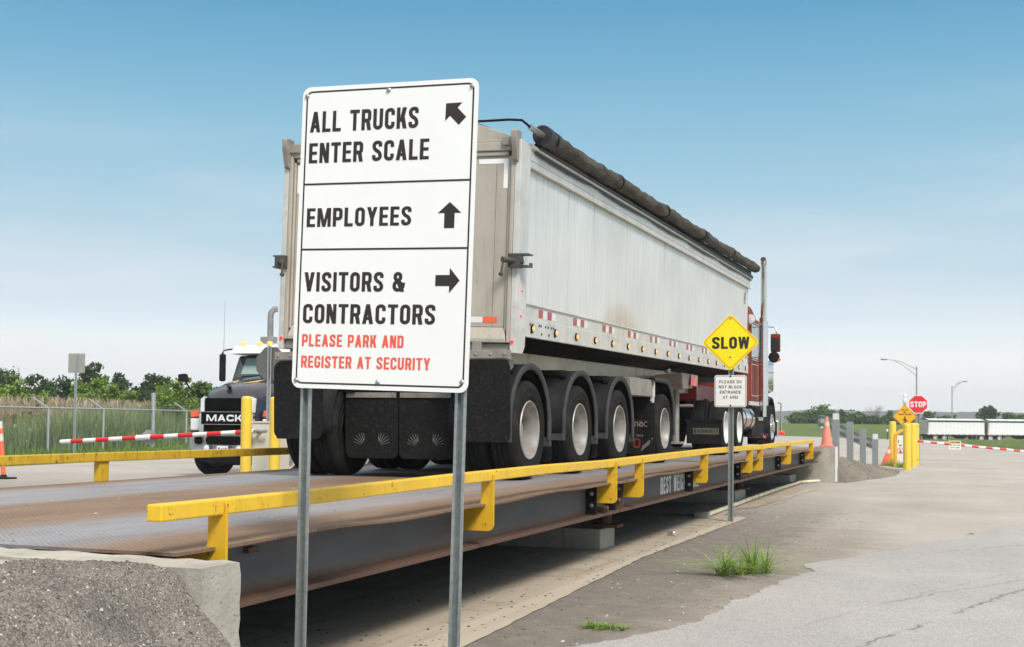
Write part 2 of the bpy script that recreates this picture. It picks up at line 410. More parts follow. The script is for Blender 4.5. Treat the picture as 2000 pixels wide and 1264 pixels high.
def mk_beam():
    t = NT('grey painted beam with rusting foot'); w = t.world(); x = t.sepx(w)
    n1 = t.noise(t.mapped(w, (1, .5, 2)), 1.5, 5, .6); n2 = t.noise(t.mapped(w, (1, 2.5, .7)), 3.5, 6, .7)
    c = t.mix(t.mr(n1, .3, .7), (.082, .080, .084), (.125, .122, .127))
    edge = t.math('MULTIPLY_ADD', t.math('SUBTRACT', n2, .5), .11, x[2])
    c = t.mix(t.mr(edge, .66, .58, 0, .55), c, (.15, .135, .105))
    c = t.mix(t.mr(edge, .605, .555, 0, 1), c, t.mix(n2, (.145, .075, .045), (.085, .055, .042)))
    c = t.mix(t.mr(edge, .845, .868, 0, .8), c, (.16, .08, .045))
    t.col(c); t.bump(n2, .1, .004)
    return t.set(.6, 0, .35)
M['beam'] = mk_beam()
def mk_rust():
    t = NT('rusted steel'); o = t.world(); n1 = t.noise(o, 7, 6, .7); n2 = t.noise(t.mapped(o, (1, .4, 3)), 3, 4, .6)
    c = t.mix(t.mr(n1, .3, .7), (.085, .050, .036), (.165, .090, .058)); c = t.mix(t.mr(n2, .5, .75, 0, .6), c, (.07, .055, .05))
    t.col(c); t.bump(n1, .25, .004); return t.set(.85, 0, .3)
M['rust'] = mk_rust()

def mk_yellow(name, c, chip=.64, amt=1.0, grime=.35):
    t = NT(name); o = t.world()
    n1 = t.noise(o, 3, 5, .6); n2 = t.noise(o, 16, 6, .72); n3 = t.noise(t.mapped(o, (6, 6, 1.5)), 2.2, 5, .65)
    cc = t.mix(t.mr(n1, .3, .7), tuple(v * .9 for v in c), tuple(min(1, v * 1.08) for v in c))
    cc = t.mix(t.mr(n3, .52, .75, 0, grime), cc, (.22, .14, .03))
    cc = t.mix(t.mr(n2, chip, chip + .03, 0, amt), cc, (.12, .045, .02))
    dn = t.noise(o, 70, 4, .7); cc = t.mix(t.mr(dn, .68, .74, 0, .6), cc, (.3, .16, .03))
    t.col(cc); t.bump(n2, .12, .003); return t.set(t.mr(n1, .3, .7, .36, .6), 0, .4)
M['rail_yellow'] = mk_yellow('chipped yellow rail paint', (.80, .50, .03), chip=.635, grime=.35)
M['rail_yellow_worn'] = mk_yellow('scuffed dirty yellow rail', (.62, .39, .03), chip=.60, grime=.75)
M['bracket_yellow'] = mk_yellow('rust flecked yellow bracket', (.68, .40, .02), chip=.62, grime=.5)
M['bollard_yellow'] = plain('yellow bollard sleeve', (.80, .56, .06), .42, var=.06, dirt=(.45, .32, .08), dirt_amt=.3, dscale=4)
M['bollard_orange'] = plain('orange yellow pipe', (.80, .38, .03), .45, var=.08, dirt=(.3, .14, .03))

def mk_alu():
    t = NT('brushed aluminium trailer side'); o = t.obj(); x = t.sepx(o)
    st = t.noise(t.mapped(o, (1, 2.6, .16)), 3.0, 6, .68); fine = t.noise(t.mapped(o, (1, 26, .22)), 2.0, 3, .6); big = t.noise(t.mapped(o, (1, .55, .8)), 1.1, 4, .55)
    c = t.mix(t.mr(st, .25, .75), (.74, .72, .68), (.93, .91, .865))
    c = t.mix(t.mr(big, .35, .65, 0, .40), c, (.60, .575, .53))
    c = t.mix(t.mr(fine, .57, .74, 0, .28), c, (.40, .375, .34))
    sy = t.math('MULTIPLY_ADD', t.math('SUBTRACT', big, .5), .22, x[1])
    seam = t.math('PINGPONG', sy, .305); seam = t.mr(seam, .009, .003, 0, .38)
    c = t.mix(t.math('MULTIPLY', seam, t.mr(st, .35, .6)), c, (.30, .285, .265))
    drip = t.noise(t.mapped(o, (1, 7, .3)), 1.6, 6, .75)
    low = t.mr(x[2], 2.4, 1.7, 0, 1); high = t.mr(x[2], 2.7, 3.3, 0, 1)
    c = t.mix(t.math('MULTIPLY', t.mr(drip, .5, .7), t.math('MULTIPLY_ADD', low, .42, .10)), c, (.34, .27, .19))
    c = t.mix(t.math('MULTIPLY', t.mr(drip, .46, .34), t.math('MULTIPLY_ADD', high, .5, .04)), c, (.24, .23, .22))
    # warm reflection low on the wall, painted into the colour
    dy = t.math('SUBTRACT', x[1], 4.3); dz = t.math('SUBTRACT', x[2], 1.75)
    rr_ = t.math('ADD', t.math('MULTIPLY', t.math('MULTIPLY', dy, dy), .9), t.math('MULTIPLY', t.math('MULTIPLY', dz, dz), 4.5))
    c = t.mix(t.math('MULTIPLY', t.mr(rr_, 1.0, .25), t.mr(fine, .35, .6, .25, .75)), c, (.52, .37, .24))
    t.col(c); b = t.math('ADD', t.math('MULTIPLY', fine, .25), t.math('MULTIPLY', st, .7)); b = t.math('SUBTRACT', b, t.math('MULTIPLY', seam, .5)); b = t.math('ADD', b, t.math('MULTIPLY', big, 2.2))
    t.bump(b, .22, .014)
    return t.set(t.mr(st, .3, .7, .32, .52), .42, .5)
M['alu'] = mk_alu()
M['alu_rail'] = plain('aluminium rail', (.66, .64, .60), .42, .3, var=.12, scale=3, dirt=(.32, .29, .25), dirt_amt=.5, dscale=5, bump=.06, bscale=20)
M['alu_frame'] = plain('dull polished frame', (.50, .46, .39), .38, .6, var=.2, scale=1.6, dirt=(.16, .13, .10), dirt_amt=.8, dscale=3)
def mk_gate():
    t = NT('dusty beige tailgate paint'); o = t.obj(); st = t.noise(t.mapped(o, (5, 5, .35)), 2.2, 6, .66); n = t.noise(o, 1.4, 4, .6); g = t.noise(o, 9, 6, .7)
    c = t.mix(t.mr(n, .3, .7), (.40, .36, .30), (.50, .455, .39)); c = t.mix(t.mr(st, .5, .72, 0, .4), c, (.25, .21, .165))
    c = t.mix(t.mr(g, .6, .74, 0, .4), c, (.17, .15, .125))
    t.col(c); t.bump(g, .06, .004); return t.set(.5, .1, .4)
M['gate'] = mk_gate()
M['gate_steel'] = plain('grimy grey steel', (.30, .275, .24), .55, .2, var=.2, scale=3, dirt=(.10, .085, .07), dirt_amt=.7, dscale=4)
M['rubber'] = plain('dusty tyre rubber', (.017, .0165, .016), .85, var=.25, scale=5, dirt=(.07, .064, .057), dirt_amt=.45, dscale=6, bump=.2, bscale=60, spec=.12)
M['flap'] = plain('scuffed rubber mudflap', (.012, .012, .012), .75, var=.3, scale=4, dirt=(.055, .053, .05), dirt_amt=.7, dscale=30, bump=.3, bscale=70, spec=.12)
M['fender'] = plain('black plastic fender', (.010, .010, .011), .6, var=.2, dirt=(.045, .042, .04), dirt_amt=.5, dscale=5, spec=.12)
M['fender_rim'] = plain('greyed fender edge', (.065, .065, .068), .7, var=.2, dirt=(.02, .02, .02), dirt_amt=.5, spec=.15)
M['black'] = plain('black steel', (.010, .010, .011), .6, .0, var=.3, dirt=(.04, .036, .032), dirt_amt=.5, spec=.15)
M['black_gloss'] = plain('black gloss paint', (.010, .010, .011), .3, var=.1, spec=.3, coat=.25, dirt=(.05, .05, .05), dirt_amt=.15)
M['rim_grey'] = plain('pale grey wheel rim', (.40, .385, .36), .40, .45, var=.15, scale=4, dirt=(.15, .13, .10), dirt_amt=.7, dscale=6)
M['rim_white'] = plain('white wheel rim', (.72, .72, .71), .4, .1, var=.06, dirt=(.35, .32, .28), dirt_amt=.3)
M['chrome'] = plain('polished chrome', (.74, .74, .74), .14, 1.0, var=.05, rvar=.05)
M['steel'] = plain('dull bare steel', (.42, .41, .40), .4, .8, var=.15, dirt=(.15, .13, .11), dirt_amt=.4)
def mk_galv(name='galvanised steel', c=(.36, .39, .385)):
    t = NT(name); o = t.obj(); v = t.vor(o, 55, out='Color'); s = t.n('ShaderNodeSeparateColor'); t.l(v, s.inputs[0]); n = t.noise(t.mapped(o, (8, 8, 1.2)), 2, 5, .65)
    cc = t.mix(s.outputs[0], tuple(k * .86 for k in c), tuple(k * 1.12 for k in c)); cc = t.mix(t.mr(n, .5, .75, 0, .45), cc, tuple(k * .55 for k in c))
    t.col(cc); return t.set(t.mr(s.outputs[1], 0, 1, .38, .55), .55, .5)
M['galv'] = mk_galv(); M['galv_light'] = mk_galv('pale galvanised steel', (.50, .52, .53)); M['galv_dull'] = mk_galv('weathered sign back', (.42, .41, .38))
M['galv_dark'] = mk_galv('dull sign back', (.20, .195, .18))
M['canvas'] = None
def mk_canvas():
    t = NT('weathered tarp canvas'); o = t.obj(); n = t.noise(t.mapped(o, (3, .8, 3)), 2.2, 6, .66); f = t.noise(t.mapped(o, (6, 2.2, 6)), 4, 5, .6, 1.2)
    c = t.mix(t.mr(n, .3, .7), (.045, .040, .032), (.155, .138, .108)); c = t.mix(t.mr(f, .52, .7, 0, .6), c, (.055, .05, .042))
    t.col(c); t.bump(f, 1.0, .06); return t.set(.8, 0, .3)
M['canvas'] = mk_canvas()
M['tarp_dark'] = plain('black tarp', (.02, .02, .022), .5, var=.3, dirt=(.06, .06, .06), dirt_amt=.5, bump=.4, bscale=12)
M['sign_white'] = plain('white reflective sheeting', (.86, .86, .85), .4, var=.012, scale=2, dirt=(.74, .73, .70), dirt_amt=.25, dscale=3)
M['sign_ink'] = plain('black brown lettering', (.028, .020, .016), .45, var=.1)
M['sign_red'] = plain('faded red lettering', (.80, .115, .07), .45, var=.06)
M['sign_yellow'] = plain('fluorescent yellow sheeting', (.93, .80, .012), .4, var=.02, scale=2, dirt=(.8, .62, .02), dirt_amt=.2)
M['sign_amber'] = plain('amber sheeting', (.87, .43, .012), .42, var=.05, dirt=(.6, .3, .02), dirt_amt=.3)
M['sign_stop'] = plain('stop red sheeting', (.72, .03, .045), .4, var=.04)
M['ink'] = plain('plain black print', (.02, .02, .02), .5, var=.1)
M['green_ink'] = plain('faded green black print', (.10, .10, .05), .5, var=.3)
M['white_paint'] = plain('white paint', (.80, .80, .79), .4, var=.03, dirt=(.55, .53, .48), dirt_amt=.25, dscale=4)
M['cream'] = plain('cream cabinet paint', (.70, .67, .56), .4, var=.03, dirt=(.45, .4, .3), dirt_amt=.25)
M['red_band'] = plain('red reflective band', (.66, .02, .02), .4, var=.05)
M['tape_red'] = plain('red reflective tape', (.44, .05, .05), .35, var=.1, dirt=(.25, .08, .07), dirt_amt=.4)
M['tape_white'] = plain('white reflective tape', (.75, .75, .75), .35, var=.05, dirt=(.5, .48, .45), dirt_amt=.4)
M['tape_orange'] = plain('orange red tape', (.85, .14, .05), .4, var=.05)
M['orange'] = plain('orange cone plastic', (.82, .16, .06), .55, var=.08, dirt=(.5, .16, .1), dirt_amt=.5, dscale=5)
M['orange_faded'] = plain('faded salmon cone plastic', (.80, .24, .17), .6, var=.08, dirt=(.55, .25, .2), dirt_amt=.5, dscale=5)
M['cone_band'] = plain('dirty reflective collar', (.55, .55, .30), .5, var=.2, dirt=(.3, .3, .2))
M['cone_band_white'] = plain('white reflective collar', (.62, .60, .57), .5, var=.1)
M['amber_lamp'] = plain('lit amber lens', (1.0, .42, .10), .25, var=.05, emit=.75)
M['red_lamp'] = plain('lit red lens', (1.0, .03, .04), .25, var=.05, emit=.7)
M['red_reflection'] = plain('red reflection', (.55, .02, .02), .25, var=.05)  # colour of the painted reflection on the tool box
M['clear_lamp'] = plain('clear headlamp lens', (.80, .82, .84), .12, .2, var=.05)
M['cab_red'] = plain('brick red metallic paint', (.235, .040, .016), .5, .0, var=.08, scale=2, dirt=(.16, .05, .03), dirt_amt=.2, spec=.15)
M['cab_red_dark'] = plain('dark red frame paint', (.30, .02, .015), .4, var=.15)
M['navy'] = plain('dark navy truck paint', (.020, .021, .033), .28, var=.12, coat=.8, dirt=(.05, .048, .045), dirt_amt=.3, dscale=3)
M['gold'] = plain('gold decal', (.62, .44, .14), .35, var=.2)
M['brown_seat'] = plain('dark cab interior', (.03, .03, .03), .7)
def mk_glass(name, c, rough=.05):
    t = NT(name); t.col(c); t.b.inputs['Transmission Weight'].default_value = .0
    n = t.noise(t.obj(), 2, 3, .5); t.b.inputs['Coat Weight'].default_value = .5
    t.col(t.mix(n, tuple(v * .8 for v in c), c)); return t.set(rough, .0, .8)
M['glass'] = mk_glass('tinted cab glass', (.03, .05, .05)); M['glass_pale'] = mk_glass('pale green light through glass', (.30, .42, .40))
M['pvc'] = plain('yellowed pvc conduit', (.78, .70, .52), .5, var=.12, scale=8, dirt=(.45, .28, .12), dirt_amt=.5, dscale=6)
M['grime_pipe'] = plain('grey fitting', (.30, .29, .27), .6)
M['faded_print'] = plain('faded grey print', (.19, .185, .175), .7, var=.4, scale=25)
M['deep_black'] = plain('matt black mesh', (.006, .006, .006), .9, spec=.03, var=.3)
M['latch'] = plain('dark greasy steel', (.085, .075, .066), .5, .3, var=.3, dirt=(.03, .027, .024), dirt_amt=.5)
M['old_plate'] = plain('dull bronze plate', (.15, .135, .105), .5, .2, var=.15)
M['can'] = plain('crushed drink can', (.70, .71, .73), .3, .7, dirt=(.05, .05, .05), dirt_amt=.7, dscale=25)
M['stone_dark'] = plain('dark stone chips', (.075, .068, .06), .9, var=.4, scale=20)
M['stone_grey'] = plain('grey stone chips', (.21, .195, .175), .9, var=.35, scale=20)
M['stone_brown'] = plain('brown grey gravel', (.20, .172, .138), .9, var=.3, scale=20)
M['stone_pale'] = plain('pale stone chips', (.50, .47, .42), .9, var=.25, scale=20)

def leaf(name, c, var=.3, trans=.25):
    t = NT(name); n = t.noise(t.world(), .9, 4, .6); n2 = t.noise(t.world(), 9, 2, .6)
    cc = t.mix(t.mr(n, .3, .7), tuple(v * (1 - var) for v in c), tuple(v * (1 + var) for v in c))
    cc = t.mix(t.mr(n2, .45, .7, 0, .35), cc, tuple(v * .6 for v in c))
    t.col(cc); m = t.set(.6, 0, .25)
    tr = t.n('ShaderNodeBsdfTranslucent'); t.l(cc, tr.inputs[0]); ms = t.n('ShaderNodeMixShader'); ms.inputs[0].default_value = trans
    t.l(t.b.outputs[0], ms.inputs[1]); t.l(tr.outputs[0], ms.inputs[2]); t.l(ms.outputs[0], t.out.inputs['Surface'])
    return m
M['leaf_dark'] = leaf('dark green leaves', (.072, .125, .036)); M['leaf_mid'] = leaf('mid green leaves', (.125, .21, .042)); M['leaf_lime'] = leaf('yellow green leaves', (.22, .33, .05))
M['leaf_deep'] = leaf('deep green leaves', (.052, .088, .034)); M['leaf_blue'] = leaf('blue green leaves', (.05, .085, .06))
M['reed_green'] = leaf('reed leaves', (.27, .36, .16)); M['reed_deep'] = leaf('deep green reed leaves', (.17, .24, .11)); M['reed_tan'] = leaf('tan reed plumes', (.46, .36, .25)); M['reed_straw'] = leaf('dry reed stems', (.38, .34, .2))  # reed_deep is a deeper green given to blades at random
M['blade'] = leaf('fresh grass blades', (.33, .47, .10)); M['blade_dark'] = leaf('grass blade bases', (.20, .32, .06)); M['flower'] = leaf('yellow flower heads', (.65, .40, .02)); M['flower_white'] = leaf('white flower heads', (.65, .65, .58))
M['bark'] = plain('grey brown bark', (.085, .07, .055), .9, var=.3, bump=.4, bscale=30)
M['dead_bark'] = plain('pale dead bark', (.20, .18, .165), .9, var=.2)
def mk_grass():
    t = NT('mown field grass'); w = t.world(); n = t.noise(w, .06, 5, .6); n2 = t.noise(t.mapped(w, (.3, 1.2, 1)), .6, 6, .7)
    c = t.mix(t.mr(n, .3, .7), (.075, .125, .028), (.13, .175, .045)); c = t.mix(t.mr(n2, .45, .75, 0, .6), c, (.17, .155, .075)); n3 = t.noise(w, 14, 3, .8)
    c = t.mix(t.mr(n3, .4, .65, 0, .35), c, (.05, .085, .02)); t.col(c); t.bump(n3, .5, .05); return t.set(.95, 0, .15)
M['grass'] = mk_grass()
def mk_hill():
    t = NT('distant wooded hill'); w = t.world(); n = t.noise(w, .06, 6, .7); n2 = t.noise(w, .22, 5, .7)
    c = t.mix(t.mr(n, .3, .7), (.022, .042, .018), (.055, .085, .03)); c = t.mix(t.mr(n2, .45, .7, 0, .5), c, (.015, .03, .015)); t.col(c); return t.set(.95, 0, .1)
M['hill'] = mk_hill()
def mk_mesh():
    t = NT('chain link wire'); o = t.obj(); x = t.sepx(o)
    a = t.math('PINGPONG', t.math('ADD', x[1], x[2]), .035); b = t.math('PINGPONG', t.math('SUBTRACT', x[1], x[2]), .035)
    f = t.math('LESS_THAN', t.math('MINIMUM', a, b), .0016)
    t.col((.38, .39, .39)); t.set(.5, .6)
    tr = t.n('ShaderNodeBsdfTransparent'); ms = t.n('ShaderNodeMixShader'); t.l(f, ms.inputs[0]); t.l(tr.outputs[0], ms.inputs[1]); t.l(t.b.outputs[0], ms.inputs[2])
    t.l(ms.outputs[0], t.out.inputs['Surface']); return t.m
M['wire'] = mk_mesh()
# ------------------------------------------------------------------ lettering: stroke letters drawn as flat ribbons
def fillet(pts, r, closed=False, n=7):
    out = []; m = len(pts)
    for i, p in enumerate(pts):
        if not closed and i in (0, m - 1): out.append(p); continue
        a, b = pts[i - 1], pts[(i + 1) % m]
        da = hypot(a[0] - p[0], a[1] - p[1]); db = hypot(b[0] - p[0], b[1] - p[1])
        k = min(r, da * .499, db * .499)
        A = (p[0] + (a[0] - p[0]) / da * k, p[1] + (a[1] - p[1]) / da * k); B = (p[0] + (b[0] - p[0]) / db * k, p[1] + (b[1] - p[1]) / db * k)
        for j in range(n + 1):
            t = j / n
            C1 = [A[q] + (p[q] - A[q]) * .56 for q in (0, 1)]; C2 = [B[q] + (p[q] - B[q]) * .56 for q in (0, 1)]
            out.append(tuple((1 - t) ** 3 * A[q] + 3 * t * (1 - t) ** 2 * C1[q] + 3 * t * t * (1 - t) * C2[q] + t ** 3 * B[q] for q in (0, 1)))
    return out

def ribbon(pts, t, closed=False):
    P = [pts[0]]
    for p in pts[1:]:
        if hypot(p[0] - P[-1][0], p[1] - P[-1][1]) > 1e-5: P.append(p)
    if closed and hypot(P[0][0] - P[-1][0], P[0][1] - P[-1][1]) < 1e-5: P.pop()
    n = len(P); L = []; Rr = []
    for i, p in enumerate(P):
        a = P[i - 1] if (i > 0 or closed) else None; b = P[(i + 1) % n] if (i < n - 1 or closed) else None
        ds = []
        for q0, q1 in ((a, p), (p, b)):
            if q0 is None or q1 is None: continue
            l = hypot(q1[0] - q0[0], q1[1] - q0[1]); ds.append(((q1[0] - q0[0]) / l, (q1[1] - q0[1]) / l))
        if len(ds) == 1: ds = ds * 2
        nx, ny = -(ds[0][1] + ds[1][1]), ds[0][0] + ds[1][0]; l = hypot(nx, ny) or 1
        nx /= l; ny /= l; k = 1 / max(.4, nx * -ds[0][1] + ny * ds[0][0])
        L.append((p[0] + nx * k * t / 2, p[1] + ny * k * t / 2)); Rr.append((p[0] - nx * k * t / 2, p[1] - ny * k * t / 2))
    return [[Rr[i], Rr[(i + 1) % n], L[(i + 1) % n], L[i]] for i in range(n if closed else n - 1)]

def glyph(ch, w, t):
    """list of strokes, each a list of quads, in a cell w wide and 1 tall; and its advance"""
    h = t / 2; y0, y1 = h, 1 - h; r = .26
    def S(pts, closed=False, rr=r): return ribbon(fillet(pts, rr, closed), t, closed)
    def D(xa, xb, tw=None, a=0., b=1.):
        tw = tw or t * 1.1; return [[(xa, a), (xa + tw, a), (xb + tw, b), (xb, b)]]
    def B(x0, x1, ya, yb): return [[(x0, ya), (x1, ya), (x1, yb), (x0, yb)]]
    x0, x1 = h, w - h
    if ch == ' ': return [], .26
    if ch == 'I': return [B(0, t, 0, 1)], t
    if ch in 'MW':
        w = w * 1.42; T = t * .92
        if ch == 'M': return [B(0, t * .95, 0, 1), B(w - t * .95, w, 0, 1), D(w / 2 - T / 2, t * .30, T, 0, .999), D(w / 2 - T / 2, w - t * .30 - T, T, 0, .998)], w
        return [D(w * .27 - T / 2, 0, T), D(w * .27 - T / 2, w / 2 - T / 2, T, 0, .999), D(w * .73 - T / 2, w / 2 - T / 2, T), D(w * .73 - T / 2, w - T, T, 0, .999)], w
    if ch == 'A':
        w = w * 1.1; T = t * 1.08
        return [D(0, w / 2 - T / 2, T), D(w - T, w / 2 - T / 2, T), B(w * .24, w * .76, .20, .20 + t * .85)], w
    if ch == 'V':
        w = w * 1.08; T = t * 1.08; return [D(w / 2 - T / 2, 0, T), D(w / 2 - T / 2, w - T, T)], w
    if ch == 'Y':
        w = w * 1.06; T = t * 1.05; return [B(w / 2 - t / 2, w / 2 + t / 2, 0, .45), D(w / 2 - T / 2, 0, T, .40, 1), D(w / 2 - T / 2, w - T, T, .40, 1)], w
    if ch == 'X':
        T = t * 1.1; return [D(0, w - T, T), D(w - T, 0, T)], w
    if ch == 'N': return [B(0, t * .95, 0, 1), B(w - t * .95, w, 0, 1), D(w - t * 1.15, 0, t * 1.15)], w
    if ch == 'H': return [B(0, t, 0, 1), B(w - t, w, 0, 1), B(t, w - t, .5 - h * .9, .5 + h * .9)], w
    if ch == 'K': return [B(0, t, 0, 1), D(t * .8, w - t * 1.2, t * 1.2, .33, 1), D(w - t * 1.05, w * .36, t * 1.15, 0, .64)], w
    if ch == 'L': w *= .88; return [B(0, t, 0, 1), B(t, w, 0, t * .92)], w
    if ch == 'T': return [B(0, w, 1 - t * .92, 1), B(w / 2 - h, w / 2 + h, 0, 1 - t * .92)], w
    if ch == 'E': w *= .90; return [B(0, t, 0, 1), B(t, w, 0, t * .9), B(t, w, 1 - t * .9, 1), B(t, w * .94, .5 - h * .85, .5 + h * .9)], w
    if ch == 'F': w *= .88; return [B(0, t, 0, 1), B(t, w, 1 - t * .9, 1), B(t, w * .92, .46 - h, .46 + h)], w
    if ch in 'O0': return [S([(x0, y0), (x1, y0), (x1, y1), (x0, y1)], True)], w
    if ch == 'C': return [S([(x1, .66), (x1, y1), (x0, y1), (x0, y0), (x1, y0), (x1, .34)])], w
    if ch == 'G': return [S([(x1, .68), (x1, y1), (x0, y1), (x0, y0), (x1, y0), (x1, .50)]), B(w * .52, w - t * .5, .36, .36 + t * .85)], w
    if ch == 'S': return [S([(x1, .70), (x1, y1), (x0, y1), (x0, .585), (x1, .415), (x1, y0), (x0, y0), (x0, .30)], rr=.22)], w
    if ch == 'U': return [S([(x0, 1), (x0, y0), (x1, y0), (x1, 1)])], w
    if ch == 'J': return [S([(x1, 1), (x1, y0), (x0, y0), (x0, .3)])], w
    if ch == 'D': return [B(0, t, 0, 1), S([(t, y0), (x1, y0), (x1, y1), (t, y1)])], w
    if ch == 'P': return [B(0, t, 0, 1), S([(t, .42), (x1, .42), (x1, y1), (t, y1)], rr=.22)], w
    if ch == 'R': return [B(0, t, 0, 1), S([(t, .46), (x1, .46), (x1, y1), (t, y1)], rr=.22), D(w - t * 1.05, w * .46, t * 1.1, 0, .44)], w
    if ch == 'B': return [B(0, t, 0, 1), S([(t, .53), (x1 * .96, .53), (x1 * .96, y1), (t, y1)], rr=.2), S([(t, y0), (x1, y0), (x1, .53), (t, .53)], rr=.2)], w
    if ch == '&':
        w = w * 1.22; x1 = w - h
        return [S([(w * .20, .585), (w * .64, .585), (w * .64, y1), (w * .20, y1)], True, .17), S([(x0, y0), (w * .70, y0), (w * .70, .50), (x0, .50)], True, .2), D(w - t * 1.3, w * .24, t * 1.25, 0, .62), S([(w * .66, y0 + .02), (w * .84, .20), (w * .90, .46)], rr=.2)], w
    if ch == '6': return [S([(x1, .72), (x1, y1), (x0, y1), (x0, y0), (x1, y0), (x1, .56), (x0 + .02, .56)], rr=.22)], w
    if ch == '1': return [B(w / 2 - h, w / 2 + h, 0, 1)], w * .8
    if ch == '2': return [S([(x0, .7), (x0, y1), (x1, y1), (x1, .55), (x0, y0), (w, y0)], rr=.2)], w
    if ch == '4': return [B(w * .62, w * .62 + t, 0, 1), B(0, w, .22, .22 + t), D(0, w * .5, t, .3, 1)], w
    if ch == 'n': return [B(0, t, 0, 1), S([(t * .9, y1), (x1, y1), (x1, 0)])], w
    if ch == 'a': return [S([(x1, .62), (x0, .62), (x0, y0), (x1, y0)], rr=.2), S([(x1, 0), (x1, y1), (x0 * .6, y1)])], w
    if ch == 'c': return [S([(x1 + h * .6, y1), (x0, y1), (x0, y0), (x1 + h * .6, y0)])], w
    if ch == '-': return [B(0, w * .6, .42, .42 + t)], w * .6
    return [B(0, w, 0, 1)], w

def text_width(s, w=.5, t=.17, gap=.1):
    return sum(glyph(c, w, t)[1] for c in s) + gap * (len(s) - 1)

def letters(mb, s, o, xd, yd, height, w=.5, t=.17, gap=.1, length=None, lift=.0012):
    """adds the lettering to mb; o = lower left corner, xd/yd unit vectors; length squeezes or stretches to fit"""
    o, xd, yd = Vector(o), Vector(xd).normalized(), Vector(yd).normalized(); nn = xd.cross(yd)
    L = text_width(s, w, t, gap) * height; kx = (length / L) if length else 1.0
    cx = 0; k = 0
    for c in s:
        st, adv = glyph(c, w, t)
        for q in st:
            for quad in q:
                mb.poly([o + xd * ((cx + u) * height * kx) + yd * (v * height) + nn * (lift + (k % 4) * .00022) for u, v in quad])
            k += 1
        cx += adv + gap
    return mb

def round_rect(w, h, r, n=6, cx=0, cy=0):
    pts = []
    for (x, y, a) in ((w / 2 - r, -h / 2 + r, -90), (w / 2 - r, h / 2 - r, 0), (-w / 2 + r, h / 2 - r, 90), (-w / 2 + r, -h / 2 + r, 180)):
        for i in range(n + 1):
            b = radians(a + 90 * i / n); pts.append((cx + x + r * cos(b), cy + y + r * sin(b)))
    return pts

def ring(mb, pts, t, fn, w):
    """flat closed band of width t along the outline pts, at height w"""
    for q in ribbon(pts, t, True): mb.poly([fn(u, v, w) for u, v in q])

def upost(mb, p0, p1, facing=(0, -1, 0), w=.06, d=.035, th=.006):
    """U-channel sign post: web, two sides and outward lips"""
    p0, p1 = Vector(p0), Vector(p1); up = (p1 - p0).normalized(); f = Vector(facing); f = (f - up * f.dot(up)).normalized(); x = f.cross(up).normalized() * -1
    hw = w / 2; a = hw * .52
    prof = [(-hw, 0), (-a, 0), (-a * .8, -d), (a * .8, -d), (a, 0), (hw, 0), (hw, -th), (a + th, -th), (a * .8 + th * .6, -d - th), (-a * .8 - th * .6, -d - th), (-a - th, -th), (-hw, -th)]
    mb.sweep(prof, [(p0, x, f), (p1, x, f)])
# ------------------------------------------------------------------ terrain: one sheet to the horizon
def st(x, y): return (-sin(YAW) * x + cos(YAW) * y, cos(YAW) * x + sin(YAW) * y)     # along / across the line of sight
def xy(s, t): return (-sin(YAW) * s + cos(YAW) * t, cos(YAW) * s + sin(YAW) * t)
def sstep(a, b, v):
    v = max(0, min(1, (v - a) / (b - a))); return v * v * (3 - 2 * v)
def terrain(s, t):
    side = sstep(0, 26, t)
    z = -.03 - .86 * sstep(126, 166, s) * side
    z += 2.22 * sstep(193, 224, s) * side
    z += 1.3 * sstep(44, 75, s) * sstep(-8, -18, t) * .2
    return z
S_ = [-60, -20, 0, 10, 20, 30, 40, 50, 60, 70, 80, 90, 100, 110, 118, 124, 130, 136, 142, 148, 154, 160, 166, 176, 190, 195, 200, 206, 212, 218, 224, 235, 260, 320, 450, 700, 1100, 1800, 3200, 6000]
T_ = [-5000, -2000, -900, -400, -200, -120, -80, -60, -45, -35, -26, -20, -14, -8, -4, 0, 5, 10, 15, 20, 26, 32, 38, 45, 52, 60, 70, 80, 95, 120, 160, 250, 450, 900, 2000, 5000]
g = MB(); g.grid(S_, T_, lambda s, t: (*xy(s, t), terrain(s, t)))
tag(g.build('ground', M['grass'], smooth=60), 'mown grass ground reaching out to the horizon', 'ground', kind='structure')

YARD = [(16, -14), (12, 10), (9.5, 30), (5.6, 55), (2.9, 75), (.5, 98), (-1.4, 116), (-4.5, 125), (-9.1, 130), (-18.3, 144), (-30, 152), (-36, 120), (-32, 80), (-28.5, 55), (-26.6, 34), (-26, 28), (-26, -14)]
def soften(pts, seg, amp, seed):
    rr = random.Random(seed); out = []
    for i, p in enumerate(pts):
        q = pts[(i + 1) % len(pts)]; L = hypot(q[0] - p[0], q[1] - p[1]); n = max(1, int(L / seg)); nx, ny = -(q[1] - p[1]) / L, (q[0] - p[0]) / L
        for k in range(n):
            a = rr.uniform(-amp, amp) if k else 0; out.append((p[0] + (q[0] - p[0]) * k / n + nx * a, p[1] + (q[1] - p[1]) * k / n + ny * a))
    return out
g = MB(); g.poly([(x, y, 0) for x, y in soften(YARD, 3.0, .12, 3)])
tag(g.build('yard_pavement', M['yard']), 'dusty brown grey asphalt yard around the scale', 'pavement', kind='structure')
